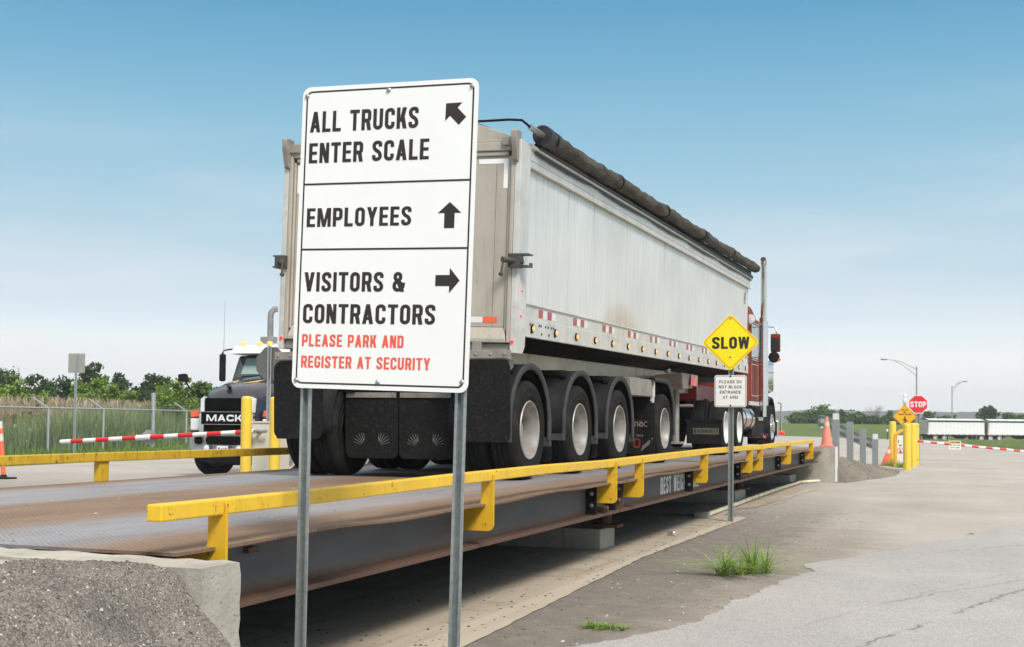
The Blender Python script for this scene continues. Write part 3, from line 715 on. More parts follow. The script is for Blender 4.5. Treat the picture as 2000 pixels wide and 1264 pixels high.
# the newer grey asphalt lies over it with a ragged edge
edge = [(-3.0, 6.6), (-2.62, 7.6), (-2.39, 8.26), (-2.2, 8.75), (-1.93, 9.5), (-1.83, 10.31), (-1.88, 10.75), (-1.78, 11.25), (-1.66, 12.1), (-1.62, 12.9), (-1.50, 13.25), (-1.62, 13.77), (-1.52, 14.2), (-1.26, 14.76), (-.75, 16.1), (-.2, 17.9), (.78, 21.12), (3.2, 27.5), (6.5, 36)]
rr = random.Random(5); e2 = []
for i in range(len(edge) - 1):
    p, q = edge[i], edge[i + 1]; n = max(2, int(hypot(q[0] - p[0], q[1] - p[1]) / .07))
    for k in range(n):
        e2.append((p[0] + (q[0] - p[0]) * k / n + rr.uniform(-.022, .022) + .03 * sin(i * 2.1 + k * .35), p[1] + (q[1] - p[1]) * k / n + rr.uniform(-.03, .03)))
g = MB(); g.poly([(x, y, .006) for x, y in e2 + [(8.6, 36), (11.7, 10), (12, -8), (-1.2, -8), (-2.0, 3.5)]])
tag(g.build('asphalt_road', M['grey_asphalt']), 'paler grey asphalt lane with cracks and a ragged edge', 'road', kind='structure')
# concrete slab under the scale, broken edge towards the lane
rr = random.Random(9)
xe = lambda y: float(np.interp(y, [3, 7.9, 13.8, 20.2, 20.5, 22.3, 22.6, 29.7, 29.9, 33], [-3.0, -3.13, -3.38, -3.27, -3.72, -3.78, -3.52, -3.24, -3.95, -3.95]))
ys = np.linspace(3.2, 32.9, 190)
g = MB(); g.poly([(-9.2, 3.2, .008)] + [(xe(y) + rr.uniform(-.010, .010), y, .008) for y in ys] + [(-9.2, 32.9, .008)])
tag(g.build('concrete_slab', M['slab']), 'stained concrete slab running under the truck scale', 'slab', kind='structure')
g = MB(); g.box(-8.3, -8.05, 4.9, 33.0, .008, .56)  # added wall that keeps light from coming in under the deck
tag(g.build('light_block_wall', M['concrete_dark']), 'added low concrete wall blocking light under the far side of the scale', 'wall', kind='structure')
# road beyond the yard, with its trucks
g = MB(); g.grid([167, 186], list(range(-40, 260, 10)), lambda s, t: (*xy(s, t), terrain(s, t) + .06))
tag(g.build('far_road', M['far_road']), 'pale road crossing beyond the yard', 'road', kind='structure')
# approaches: level concrete lane at either end of the scale and the asphalt banks beside them
g = MB(); g.box(-8.2, -3.35, -6, 4.665, .0, .852)
tag(g.build('approach_lane', M['apron'], bevel=.01), 'level concrete approach lane onto the scale', 'approach', kind='structure')
rr = random.Random(21)
def noise2(x, y, k=1.0):
    return .5 * sin(x * 5.1 * k + 1.3 * sin(y * 3.7 * k)) + .35 * sin(y * 7.3 * k + 2 * sin(x * 4.9 * k)) + .3 * sin((x + y) * 13.1 * k)
def bank(x, y):
    # profile across the bank: flat shoulder, rounded lip, slope
    prof = [(-4.0, .885), (-3.6, .89), (-3.35, .875), (-3.21, .845), (-3.17, .82), (-3.12, .76), (-3.04, .67), (-2.95, .60), (-2.86, .52), (-2.5, .22), (-2.2, .03), (-1.9, -.05)]
    sh = .10 * sin(y * 2.2) * sstep(4.5, 3.6, y) + .05 * sin(y * 5.3) * sstep(4.6, 4.2, y); xx = x - sh
    for (a, za), (b, zb) in zip(prof, prof[1:]):
        if a <= xx <= b: z = za + (zb - za) * (xx - a) / (b - a); break
    else: z = .885 if xx < -4 else -.05
    z += -.055 * sstep(-3.72, -3.86, x) - .05 * sstep(4.5, 4.7, y) * sstep(-3.4, -3.6, x)
    return z + .010 * noise2(x, y) + .006 * noise2(x + 3, y + 1, 4.3) + rr.uniform(-.0055, .0055) + (rr.uniform(0, .012) if rr.random() < .04 else 0)
g = MB(); g.grid(list(np.linspace(-4.1, -1.85, 190)), list(np.linspace(.2, 4.665, 340)), lambda x, y: (x, y, bank(x, y)))
tag(g.build('near_embankment', M['mound'], smooth=80), 'crumbled dark asphalt bank beside the near scale end', 'embankment', kind='structure')
def far_bank(u, v):
    if u < 0:
        p = far_bank(0, v); return (p[0], 33.18, -.05)
    y = 33.2 + 10.6 * u; top = .70 * (1 - u) ** .9; xr = -3.30 + .72 * u; foot = -2.98 + .95 * min(1, u * 2.2) + .0 * u
    if v < .35: x = -5.2 + (xr + 5.2) * v / .35; z = top + .05 * (1 - v / .35)
    else:
        k = (v - .35) / .65; x = xr + (foot + .12 - xr) * k; z = top * (1 - k) ** 1.25 - .03 * k
    return (x + rr.uniform(-.01, .01), y, z + .022 * noise2(x, y) * (1 if v > .1 else 0) + .010 * noise2(x + 2, y, 3.1) + rr.uniform(-.006, .006))
g = MB(); g.grid([-1] + list(np.linspace(0, 1, 110)), list(np.linspace(0, 1, 70)), far_bank)
tag(g.build('far_embankment', M['gravel'], smooth=70), 'sandy gravel bank falling away behind the far scale end', 'embankment', kind='structure')
g = MB(); g.box(-8.2, -3.40, 33.32, 33.9, 0, .852); g.add([(-8.2, 33.9, .852), (-5.0, 33.9, .852), (-5.0, 46, 0), (-8.2, 46, 0)], [(0, 1, 2, 3)])
tag(g.build('exit_lane', M['apron']), 'concrete exit lane leaving the scale', 'approach', kind='structure')
# wooded hills far off
hz = random.Random(4)
ph = [(hz.uniform(0, 6.28), hz.uniform(.004, .03), hz.uniform(.5, 1)) for _ in range(10)]
def hill(k, t):
    base = 13.5 + 2.2 * sin(t * .0042 + .6) + 1.5 * sin(t * .011 + 2.0) + sum(.45 * a * sin(t * f * 3 + p) for p, f, a in ph) + hz.uniform(-.75, .75) + hz.uniform(-.4, .4)
    prof = [0, .34, .66, .86, .97, 1.0, .55][k]
    return (*xy(1300 + k * 26 + hz.uniform(-5, 5), t), base * prof - .2)
g = MB(); g.grid(list(np.linspace(-1500, 1500, 900)), list(range(7)), lambda t, k: hill(int(k), t))
tag(g.build('hills', M['hill'], smooth=50), 'low wooded hills along the far horizon', 'hills', kind='structure')
# ------------------------------------------------------------------ the truck scale
DZ = .87
t_ = thing('truck_scale', 'long grey steel truck scale with rusty tread plate deck under the trailer', 'truck scale', (-5.65, 18, 0))
OFF = t_.location
# deck: four plates with slightly wavy edges
rr = random.Random(11)
for k, (ya, yb) in enumerate(((5.07, 13.42), (13.435, 22.1), (22.115, 32.88))):
    n = 26; ysd = [ya + (yb - ya) * i / n for i in range(n + 1)]
    wv = [.012 * sin(y * 1.3 + k) + .008 * sin(y * 3.1) for y in ysd]
    g = MB()
    xs = [-7.88, -7.0, -6.2, -5.4, -4.6, -3.8, -3.45]
    vs = []
    for lay, z in ((0, DZ), (1, DZ - .016)):
        for j, y in enumerate(ysd):
            for i, x in enumerate(xs):
                vs.append((x + (wv[j] if i == 6 else 0), y, z + (wv[j] * .9 - .004 if i == 6 else 0)))
    nx = len(xs); N = nx * len(ysd); fs = []
    for j in range(n):
        for i in range(nx - 1):
            a = j * nx + i; fs += [(a, a + 1, a + nx + 1, a + nx), (N + a, N + a + nx, N + a + nx + 1, N + a + 1)]
        a = j * nx + nx - 1; fs.append((a, N + a, N + a + nx, a + nx)); a = j * nx; fs.append((a, a + nx, N + a + nx, N + a))
    for i in range(nx - 1):
        fs.append((i, N + i, N + i + 1, i + 1)); b = n * nx + i; fs.append((b, b + 1, N + b + 1, N + b))
    g.add(vs, fs); g.build('deck_plate', M['deck'], t_, OFF)
# longitudinal I beams
def ibeam(xw, ya, yb, inner=False):
    g = MB(); s = 1 if xw > -5.65 else -1
    g.box(xw - .008, xw + .008, ya, yb, .545, DZ - .0165)
    g.box(xw - .13, xw + .13, ya, yb, .515, .545)
    return g
for k, (ya, yb) in enumerate(((5.3, 13.40), (13.46, 22.07), (22.15, 32.8))):
    ibeam(-3.68, ya, yb).build('side_beam', M['beam'], t_, OFF)
    ibeam(-7.65, ya, yb).build('side_beam', M['beam'], t_, OFF)
    g = MB()
    for x in (-4.6, -5.65, -6.7):
        g.box(x - .01, x + .01, ya, yb, .545, DZ - .0165); g.box(x - .12, x + .12, ya, yb, .515, .545)
    for y in np.arange(ya + .2, yb, 1.2):
        for x0, x1 in ((-7.64, -6.71), (-6.69, -5.66), (-5.64, -4.61), (-4.59, -3.69)): g.box(x0, x1, y - .01, y + .01, .56, DZ - .02)
    g.build('underdeck_framing', M['beam'], t_, OFF)
# maker's lettering on the beam
g = MB(); letters(g, 'BEST WEIGH', (-3.672, 15.88, .575), (0, 1, 0), (0, 0, 1), .215, w=.42, t=.17, gap=.10, length=1.52, lift=.002)
g.build('painted_lettering', M['white_paint'], t_, OFF); g = MB(); letters(g, 'CALE', (-3.672, 17.78, .575), (0, 1, 0), (0, 0, 1), .15, w=.42, t=.14, gap=.12, length=.52, lift=.002)
g.build('painted_lettering', M['white_paint'], t_, OFF)
# stiffener plates with bolts
for y in (12.55, 13.30, 13.62, 17.35, 21.25, 22.3, 26.05, 29.95):
    g = MB(); g.box(-3.671, -3.56, y - .012, y + .012, .546, .852); s_ = g.build('stiffener', M['rust'] if y in (13.62, 22.3) else M['black'], t_, OFF)
    for z in (.64, .76):
        b = MB(); b.lathe([(.022, 0), (.022, .010), (.012, .013), (.012, .022), (0, .024)], (-3.61, y - .012, z), (0, -1, 0), 10); b.build('bolt', M['steel'], s_, OFF, smooth=40)
for y in (12.95, 21.75):       # hanging bumper bolts
    g = MB(); g.box(-3.671, -3.58, y - .05, y + .05, .546, .60); g.lathe([(.03, 0), (.03, .03), (0, .035)], (-3.58, y, .585), (1, 0, 0), 10); g.build('bumper_bolt', M['rust'], t_, OFF)
# small rust clip near the first bracket
g = MB(); g.box(-3.671, -3.64, 6.02, 6.12, .77, .80); g.build('clip', M['rust'], t_, OFF)
# guide rails with brackets
def bracket_bm(y, right=True):
    g = MB(); s = 1 if right else -1; x0 = -3.42 if right else -7.88
    f = (lambda u, v, w: (x0 + s * u, y + w, v))
    arc = fillet([(-.25, .655), (.028, .655)], .01) + [(.028, 1.082), (.018, 1.088), (.0165, 1.03), (-.075, 1.03)] + fillet([(-.075, 1.0), (-.075, .835), (-.25, .835)], .07)
    arc = [(-.25, .655)] + fillet([(-.25, .655), (.028, .655), (.028, 1.0)], .05)[1:] + arc[2:]
    pts = arc if right else arc[::-1]
    g.prism(arc, f, -.011, .011)
    return g
def rail(path, m, name, ys_b, right, mats_b):
    g = MB(); hw, hh = .041, .039
    prof = [(-hw, -hh), (hw, -hh), (hw, hh), (-hw, hh)]
    st_ = []
    for i, p in enumerate(path):
        a = Vector(path[min(i + 1, len(path) - 1)]) - Vector(path[max(i - 1, 0)]); a.normalize(); x = Vector((a.y, -a.x, 0)).normalized()
        st_.append((p, x, (0, 0, 1)))
    g.sweep(prof, st_); R = g.build(name, m, t_, OFF, bevel=.008)
    for i, y in enumerate(ys_b): bracket_bm(y, right).build('bracket', mats_b, R, OFF, bevel=.003)
    return R
pr = [(-3.447, y, 1.070 + .008 * sin(y * .8) + (.010 if 13.4 < y < 22 else 0)) for y in (4.89, 6.5, 8.5, 10.5, 12.5, 13.6, 15.5, 18, 20, 21.8, 22.4, 25, 28, 30.45)]
rail(pr, M['rail_yellow'], 'guide_rail', (5.41, 9.12, 12.72, 13.86, 17.55, 21.42, 22.55, 26.3, 30.25), True, M['bracket_yellow'])
pl = [(-7.85, y, 1.104 - .003 * max(0, y - 10)) for y in (4.6, 8, 10.3, 13.7, 17, 20.5, 22, 26, 30.4)]
g = MB(); hw, hh = .041, .043
g.sweep([(-hw, -hh), (hw, -hh), (hw, hh), (-hw, hh)], [(p, (1, 0, 0), (0, 0, 1)) for p in pl]); RL = g.build('guide_rail', M['rail_yellow_worn'], t_, OFF, bevel=.008, label='scuffed dirty guide rail on the far side')
for y in (5.6, 10.31, 14.9, 19.6, 24.3, 29.0):
    g = MB(); g.box(-7.90, -7.83, y - .08, y + .06, DZ, pl[0][2] - .045); g.build('post', M['rail_yellow_worn'], RL, OFF, bevel=.004)
# load cell stands under the beams
for y in (14.6, 23.9, 31.0, 5.6):
    for x in (-3.95, -7.35):
        if y > 30.95 or y < 5.5: continue
        g = MB(); g.box(x - .26, x + .1, y - .14, y + .14, .255, .29); g.cyl((x - .08, y, .29), (x - .08, y, .515), .075, n=12); g.box(x - .24, x + .08, y - .12, y + .12, .475, .514); g.build('load_cell_stand', M['rust'], t_, OFF)

# ------------------------------------------------------------------ concrete piers, abutments
grp = 'concrete piers under the scale'
def pier(y0, y1, label):
    p = thing('concrete_pier', label, 'pier', (-4.6, (y0 + y1) / 2, 0), group=grp)
    g = MB(); g.box(-5.3, -4.02, y0, y1, .0, .245); g.build('block', M['concrete'], p, p.location, bevel=.015)
pier(14.35, 14.98, 'nearest rust streaked concrete pier under the scale beam')
pier(23.4, 24.55, 'middle concrete pier under the scale behind the SLOW post')
pier(31.0, 32.1, 'farthest concrete pier below the end of the scale beam')
def abut(name, label, pts, y0, y1, ztop, m, seed, slope=0):
    rr = random.Random(seed); a = thing(name, label, 'abutment', ((pts[0] + pts[1]) / 2, (y0 + y1) / 2, 0))
    nx, nz = 60, 14; g = MB(); x0, x1 = pts
    def P(x, y, z): return (x + rr.uniform(-.006, .006), y + rr.uniform(-.004, .004) + slope * (x - x1), z + rr.uniform(-.005, .005))
    zs = [ztop * i / nz for i in range(nz + 1)]; xs = [x0 + (x1 - x0) * i / nx for i in range(nx + 1)]; ysn = [y0 + (y1 - y0) * i / 4 for i in range(5)]
    V = {}
    def at(i, j, k):
        if (i, j, k) not in V: V[(i, j, k)] = len(g.V); g.V.append(P(xs[i], ysn[j], zs[k]))
        return V[(i, j, k)]
    def q(*c): g.F.append([at(*k) for k in c]); g.M.append(0)
    for i in range(nx):
        for k in range(nz): q((i, 0, k), (i + 1, 0, k), (i + 1, 0, k + 1), (i, 0, k + 1)); q((i, 4, k), (i, 4, k + 1), (i + 1, 4, k + 1), (i + 1, 4, k))
        for j in range(4): q((i, j, nz), (i + 1, j, nz), (i + 1, j + 1, nz), (i, j + 1, nz))
    for j in range(4):
        for k in range(nz): q((nx, j, k), (nx, j + 1, k), (nx, j + 1, k + 1), (nx, j, k + 1)); q((0, j, k), (0, j, k + 1), (0, j + 1, k + 1), (0, j + 1, k))
    g.build('wall', m, a, a.location, smooth=35)
    return a
ab = abut('concrete_abutment', 'near concrete abutment wall at the corner of the dark asphalt bank', (-8.3, -3.045), 4.672, 4.972, .858, M['concrete'], 2, slope=-.045)
g = MB(); g.lathe([(.0, 0), (.022, .004), (.018, .03), (.008, .045), (0, .046)], (-3.05, 4.96, .43), (.8, .5, 0), 10); g.build('form_tie', M['concrete'], ab, ab.location, smooth=50)
ab2 = abut('concrete_abutment', 'far concrete abutment block carrying the salmon traffic cone', (-8.3, -3.17), 32.95, 33.3, .90, M['concrete'], 3)
g = MB(); g.box(-3.165, -3.13, 33.0, 33.28, .02, .90); g.build('edge_strip', M['white_paint'], ab2, ab2.location)
# ------------------------------------------------------------------ wheels
TYRE_P = [(.300, -.105), (.315, -.128), (.352, -.140), (.358, -.146), (.368, -.147), (.374, -.143), (.43, -.147), (.437, -.151), (.447, -.151), (.454, -.146), (.485, -.138), (.508, -.122), (.518, -.105), (.52, -.062), (.507, -.058), (.507, -.046), (.52, -.042), (.52, -.008), (.507, -.004), (.507, .008), (.52, .012), (.52, .046), (.507, .05), (.507, .062), (.52, .066), (.518, .105), (.508, .122), (.485, .138), (.454, .146), (.447, .151), (.437, .151), (.43, .147), (.374, .143), (.368, .147), (.358, .146), (.352, .140), (.315, .128), (.300, .105)]
DISH_P = [(.303, -.12), (.303, .118), (.312, .132), (.305, .142), (.290, .134), (.283, .10), (.272, .055), (.262, -.02), (.255, -.095), (.235, -.118), (.17, -.12), (.145, -.10), (.14, -.02), (.13, .0), (.09, .005), (.085, .03), (.0, .032)]
CONVEX_P = [(.303, -.12), (.303, .118), (.312, .132), (.305, .142), (.29, .13), (.275, .105), (.255, .10), (.235, .115), (.15, .125), (.145, .12), (.14, .17), (.12, .19), (.06, .195), (.0, .196)]
def _mk(prof, name, m, n=40, extra=None):
    g = MB(); g.lathe(prof, (0, 0, 0), (1, 0, 0), n, cap=False)
    if extra: extra(g)
    o = g.build(name, m, smooth=32); COL.objects.unlink(o); return o
def nuts(g):
    for i in range(10):
        a = 2 * pi * i / 10; g.cyl((.115, .195 * cos(a), .195 * sin(a)), (.155, .195 * cos(a), .195 * sin(a)), .017, .010, 8)
def holes(g):
    for i in range(10):
        a = 2 * pi * i / 10; g.cyl((-.095, .195 * cos(a), .195 * sin(a)), (-.065, .195 * cos(a), .195 * sin(a)), .016, n=6)
TY = _mk(TYRE_P, 'wheel', M['rubber'])
RIMS = {'dark': _mk(DISH_P, 'rim', M['black']), 'grey': _mk(DISH_P, 'rim', M['rim_grey'], extra=holes), 'white': _mk(DISH_P, 'rim', M['rim_white'], extra=holes),
        'chrome': _mk(CONVEX_P, 'rim', M['chrome'], extra=nuts), 'steer': _mk(CONVEX_P, 'rim', M['rim_grey'], extra=nuts)}
def wheel(parent, loc, side, rim, k=1.0, yaw=0.):
    """side +1: outer face towards +x"""
    w = TY.copy(); w.name = 'wheel'; COL.objects.link(w); setparent(w, parent); w.location = loc
    w.rotation_euler = (RND.uniform(0, 6), 0, (0 if side > 0 else pi) + yaw); w.scale = (k, k, k)
    w.rotation_euler = (0, 0, (0 if side > 0 else pi) + yaw)
    r = RIMS[rim].copy(); r.name = 'rim'; COL.objects.link(r); setparent(r, w)
    return w

# ------------------------------------------------------------------ the aluminium dump trailer on the scale
T = thing('dump_trailer', 'long aluminium dump trailer on the scale with rolled tarp and beige tailgate', 'trailer', (-5.675, 12.2, DZ + .003))
BM = Matrix.Translation((0, 0, 1.55)) @ Matrix.Rotation(.027, 4, 'Y') @ Matrix.Rotation(.0105, 4, 'X') @ Matrix.Translation((0, 0, -1.55))
def bb(g, name, m, parent=T, **k): return g.xf(BM).build(name, m, parent, **k)
LEN = 14.45
# shell
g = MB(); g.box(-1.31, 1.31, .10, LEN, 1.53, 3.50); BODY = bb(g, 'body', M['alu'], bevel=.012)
for s in (1, -1):
    g = MB(); x0, x1 = sorted((s * 1.31, s * 1.345)); g.box(x0, x1, .30, LEN + .01, 3.285, 3.50)
    g.cyl((s * 1.35, .3, 3.285), (s * 1.35, LEN, 3.285), .012, n=8); g.cyl((s * 1.345, .3, 3.36), (s * 1.345, LEN, 3.36), .006, n=6)
    g.cyl((s * 1.345, .3, 3.50), (s * 1.345, LEN, 3.50), .03, n=10); bb(g, 'top_rail', M['alu_rail'], smooth=30)
    g = MB(); x0, x1 = sorted((s * 1.31, s * 1.352)); g.box(x0, x1, .27, LEN + .01, 1.53, 1.70)
    x0, x1 = sorted((s * 1.31, s * 1.338)); g.box(x0, x1, .27, LEN + .01, 1.702, 1.865)
    for z, r in ((1.865, .013), (1.702, .010), (1.53, .012)): g.cyl((s * 1.343, .27, z), (s * 1.343, LEN + .01, z), r, n=8)
    bb(g, 'bottom_rail', M['alu_rail'], smooth=30)
    # row of rivet holes near the rear
    g = MB()
    for y in (.44, .52, .74, .80, .96, 1.05, 1.17, 1.24):
        g.lathe([(.016, 0), (.014, .005), (0, .007)], (s * 1.352, y, 1.66), (s, 0, 0), 8); 
        if y in (.44, .80, 1.05, 1.24): g.lathe([(.016, 0), (.014, .005), (0, .007)], (s * 1.352, y + .03, 1.575), (s, 0, 0), 8)
    bb(g, 'rivets', M['black'])
    for i in range(18):                                   # amber side markers
        y = .50 + .80 * i
        g = MB(); g.lathe([(.043, 0), (.043, .014), (.034, .02), (.033, .014)], (s * 1.352, y, 1.615), (s, 0, 0), 18, cap=False); mk = bb(g, 'marker_light', M['black'], smooth=40)
        g = MB(); g.lathe([(.034, .006), (.031, .018), (.02, .025), (0, .028)], (s * 1.352, y, 1.615), (s, 0, 0), 18, cap=False); bb(g, 'lens', M['amber_lamp'], mk, smooth=60)
    for i in range(11):                                   # reflective tape in four squares
        y = .75 + 1.265 * i
        g = MB()
        for k in range(4):
            g.mat(k % 2); x = s * 1.3395; yy = y + k * .152
            q = [(x, yy, 1.745), (x, yy + .142, 1.745), (x, yy + .142, 1.832), (x, yy, 1.832)]
            g.poly(q if s > 0 else q[::-1])
        bb(g, 'reflective_tape', [M['tape_red'], M['tape_white']], fix=False)
    # rear corner post with its plate
    g = MB(); x0, x1 = sorted((s * 1.30, s * 1.362))
    g.prism([(-.03, 1.335), (.20, 1.335), (.27, 1.42), (.28, 3.51), (-.03, 3.51)], lambda u, v, w: (w, u, v), x0, x1)
    bb(g, 'corner_post', M['alu_rail'], bevel=.006)
    for y, z, r in ((.10, 1.72, .012), (.12, 1.98, .010)):
        g = MB(); g.lathe([(r, 0), (r, .01), (0, .02)], (s * 1.362, y, z), (s, 0, 0), 10); bb(g, 'red_marker', M['red_lamp'], smooth=50)
    g = MB(); g.lathe([(.019, 0), (.018, .01), (.0, .018)], (s * 1.325, -.03, 1.45), (0, -1, 0), 14); bb(g, 'rear_marker', M['red_lamp'], smooth=50)
    # tailgate hinge horn
    g = MB(); g.prism(fillet([(-.06, 3.28), (.02, 3.28), (.10, 3.50), (.10, 3.60), (-.10, 3.60)], .03, True), lambda u, v, w: (s * (1.31 + w), -.05 - u * .9, v), -.028, .028)
    g.box(*sorted((s * 1.16, s * 1.33)), -.06, .06, 3.45, 3.54); bb(g, 'gate_hinge', M['gate_steel'], bevel=.006)
    # latch clamp half way up
    g = MB(); g.box(*sorted((s * 1.28, s * 1.40)), -.10, .02, 2.20, 2.34); g.box(*sorted((s * 1.365, s * 1.47)), -.02, .12, 2.335, 2.35); g.box(*sorted((s * 1.365, s * 1.47)), -.02, .12, 2.215, 2.23); g.box(*sorted((s * 1.455, s * 1.47)), .05, .12, 2.23, 2.26)
    g.cyl((s * 1.25, -.19, 2.27), (s * 1.40, .0, 2.27), .03, n=10); g.tube([(s * 1.26, -.18, 2.27), (s * 1.245, -.20, 2.12)], .012); g.lathe([(.02, -.02), (.02, .02)], (s * 1.245, -.20, 2.12), (0, 1, 0), 8)
    bb(g, 'latch', M['latch'], smooth=30)
# brand bird on the side, near the front
g = MB()
for k, (dy, dz, a) in enumerate(((0, 0, .35), (.05, .02, .55), (.10, .0, .2), (-.05, .0, .1))):
    g.poly([(1.3125 + k * .0004, 13.95 + dy, 3.0 + dz - .02), (1.3125 + k * .0004, 14.0 + dy, 3.0 + dz - .02), (1.3125 + k * .0004, 14.04 + dy + a * .12, 3.17 + dz), (1.3125 + k * .0004, 14.02 + dy + a * .12, 3.19 + dz)])
g.poly([(1.3128, 13.93, 2.93), (1.3128, 14.12, 2.93), (1.3128, 14.10, 2.975), (1.3128, 13.95, 2.975)])
bb(g, 'side_emblem', M['gate_steel'], fix=False)
# tailgate: frame, recessed planks, header and gable
g = MB()
for s in (1, -1):
    g.box(*sorted((s * 1.255, s * 1.298)), -.035, .09, 1.44, 3.49)
    g.box(*sorted((s * 1.225, s * 1.252)), -.012, .09, 1.56, 3.35)
g.box(-1.253, 1.253, -.03, .09, 3.40, 3.49); g.box(-1.223, 1.223, -.012, .09, 3.352, 3.398)
g.add([(-1.253, -.04, 1.44), (1.253, -.04, 1.44), (1.253, -.04, 1.48), (-1.253, -.04, 1.48), (-1.223, .012, 1.60), (1.223, .012, 1.60), (-1.253, .09, 1.44), (1.253, .09, 1.44), (-1.223, .09, 1.60), (1.223, .09, 1.60)],
      [(0, 1, 2, 3), (3, 2, 5, 4), (0, 6, 7, 1), (4, 5, 9, 8), (6, 8, 9, 7), (0, 3, 4, 8, 6), (1, 7, 9, 5, 2)])
GATE = bb(g, 'tailgate', M['gate'], bevel=.010)
g = MB(); xs = [-1.222, -1.085, -.81, -.54, -.27, 0, .27, .54, .81, 1.085, 1.222]
for a, b in zip(xs, xs[1:]): g.box(a + .002, b - .002, .012, .095, 1.602, 3.350)
bb(g, 'gate_planks', M['gate'], GATE, bevel=.002)
g = MB(); g.prism([(-1.27, 3.495), (1.27, 3.495), (1.24, 3.56), (.0, 3.985), (-1.24, 3.56)], lambda u, v, w: (u, w, v), -.0, .06); bb(g, 'gable', M['gate'], GATE, bevel=.006)
for s in (1, -1):
    g = MB(); g.prism([(.89, 3.275), (1.165, 3.275), (1.165, 3.02), (1.215, 3.02), (1.215, 3.325), (.89, 3.325)], lambda u, v, w: (s * u, w, v), .0085, .0115)
    bb(g, 'corner_tape', M['sign_white'], GATE)
for s in (1, -1):
    g = MB(); g.mat(0); x0, x1 = sorted((s * .985, s * 1.14)); g.poly([(x0, .0088, 1.645), (x1, .0088, 1.645), (x1, .0088, 1.705), (x0, .0088, 1.705)])
    g.mat(1); x0, x1 = sorted((s * .83, s * .984)); g.poly([(x0, .0088, 1.645), (x1, .0088, 1.645), (x1, .0088, 1.705), (x0, .0088, 1.705)])
    bb(g, 'conspicuity_tape', [M['tape_orange'], M['tape_white']], GATE, fix=False)
# sill below the gate and rear cross member
g = MB(); g.box(-1.295, 1.295, .0, .16, 1.335, 1.435); g.box(-1.27, 1.27, .06, .20, 1.17, 1.333); bb(g, 'rear_sill', M['gate_steel'], bevel=.012)
for x in (-.9, .45, .95, -.3):
    g = MB(); g.box(x - .05, x + .05, -.05, .02, 1.28, 1.44); g.cyl((x - .06, -.03, 1.33), (x + .06, -.03, 1.33), .03, n=10); bb(g, 'gate_lug', M['gate_steel'], bevel=.004)
# tarp: bowed cover, side gutter, roll, stops
ys = np.linspace(.12, LEN, 40); us = np.linspace(-1, 1, 15)
g = MB(); g.grid(list(us), list(ys), lambda u, y: (1.30 * u, y, 3.52 + .42 * (1 - abs(u) ** 1.4) + .015 * sin(y * 4.1) * (1 - u * u)))
bb(g, 'tarp_cover', M['canvas'], smooth=60)
g = MB(); rr = random.Random(3)
top = []; bot = []
for i in range(90):
    y = .42 + (LEN + .05 - .42) * i / 89; sag = .03 + .05 * abs(sin(y * 1.18)) + rr.uniform(0, .015)
    top.append((1.352, y, 3.59 + .004 * y)); bot.append((1.366, y, 3.475 - sag * .6 + .001 * y))
n = len(top); g.add(top + bot, [(i, i + 1, n + i + 1, n + i) for i in range(n - 1)])
g.tube([(1.345, .5, 3.53), (1.345, 7, 3.53), (1.345, LEN + .1, 3.53)], .045, 10); bb(g, 'tarp_flap', M['tarp_dark'], smooth=50)
# the roll itself, creased and slightly sagging between its stops
rr = random.Random(8); path = []; rad = []; n = 150
g = MB(); N = 18; prof = []
for i in range(n):
    y = .46 + (14.62 - .46) * i / (n - 1); cz = 3.640 + .0065 * (y - .72) - .012 * abs(sin((y - 1.2) * pi / 2.65)); r0 = .090 + .005 * sin(y * 2.3) + .004 * sin(y * 7.7 + 1)
    ring_ = []
    for k in range(N):
        a = 2 * pi * k / N; f = .006 * sin(3 * a + y * 5.0 + 2 * sin(y * 2.1)) + .006 * sin(4 * a - y * 11 + 2 * sin(y * 3.3)) + rr.uniform(-.0025, .0025)
        rr_ = r0 + f
        for hy in (3.46, 6.1, 8.85, 11.6):
            if abs(y - hy) < .09: rr_ -= .014 * (1 - abs(y - hy) / .09)
        ring_.append((1.42 + rr_ * cos(a), y, cz + rr_ * sin(a)))
    prof += ring_
g.add(prof, [(i * N + k, i * N + (k + 1) % N, (i + 1) * N + (k + 1) % N, (i + 1) * N + k) for i in range(n - 1) for k in range(N)] + [tuple(range(N))[::-1], tuple(range((n - 1) * N, n * N))])
ROLL = bb(g, 'tarp_roll', M['canvas'], smooth=60)
g = MB(); g.cyl((1.42, .44, 3.64), (1.42, .60, 3.642), .108, n=20); bb(g, 'end_cap', M['tarp_dark'], ROLL, smooth=30)
g = MB(); g.cyl((1.42, 14.60, 3.731), (1.42, 14.72, 3.732), .085, n=14); g.box(1.36, 1.48, 14.66, 14.75, 3.67, 3.78); bb(g, 'end_fitting', M['black'], ROLL)
g = MB(); g.cyl((1.42, .06, 3.645), (1.42, .48, 3.64), .032, n=12); bb(g, 'crank_socket', M['steel'], ROLL, smooth=30)
g = MB(); g.tube([(1.42, .08, 3.645), (1.36, -.04, 3.70), (1.2, .02, 3.725), (.8, .06, 3.73), (.3, .06, 3.74), (-.2, .06, 3.98)], .013, 8); bb(g, 'crank_cable', M['black'], ROLL, smooth=60)
for hy in (.72, 3.46, 6.1, 8.85, 11.6):
    g = MB(); z0 = 3.64 + .0065 * (hy - .72)
    pts = [(1.34, hy, 3.44 + .006 * hy)] + [(1.42 + .098 * cos(a), hy, z0 + .098 * sin(a)) for a in np.linspace(-2.1, 1.1, 9)]
    g.sweep([(-.006, -.022), (.006, -.022), (.006, .022), (-.006, .022)], [(p, (cos(-2.1 + .4 * (i - 1)), 0, sin(-2.1 + .4 * (i - 1))) if i else (.9, 0, -.3), (0, 1, 0)) for i, p in enumerate(pts)]); bb(g, 'tarp_stop', M['black'])
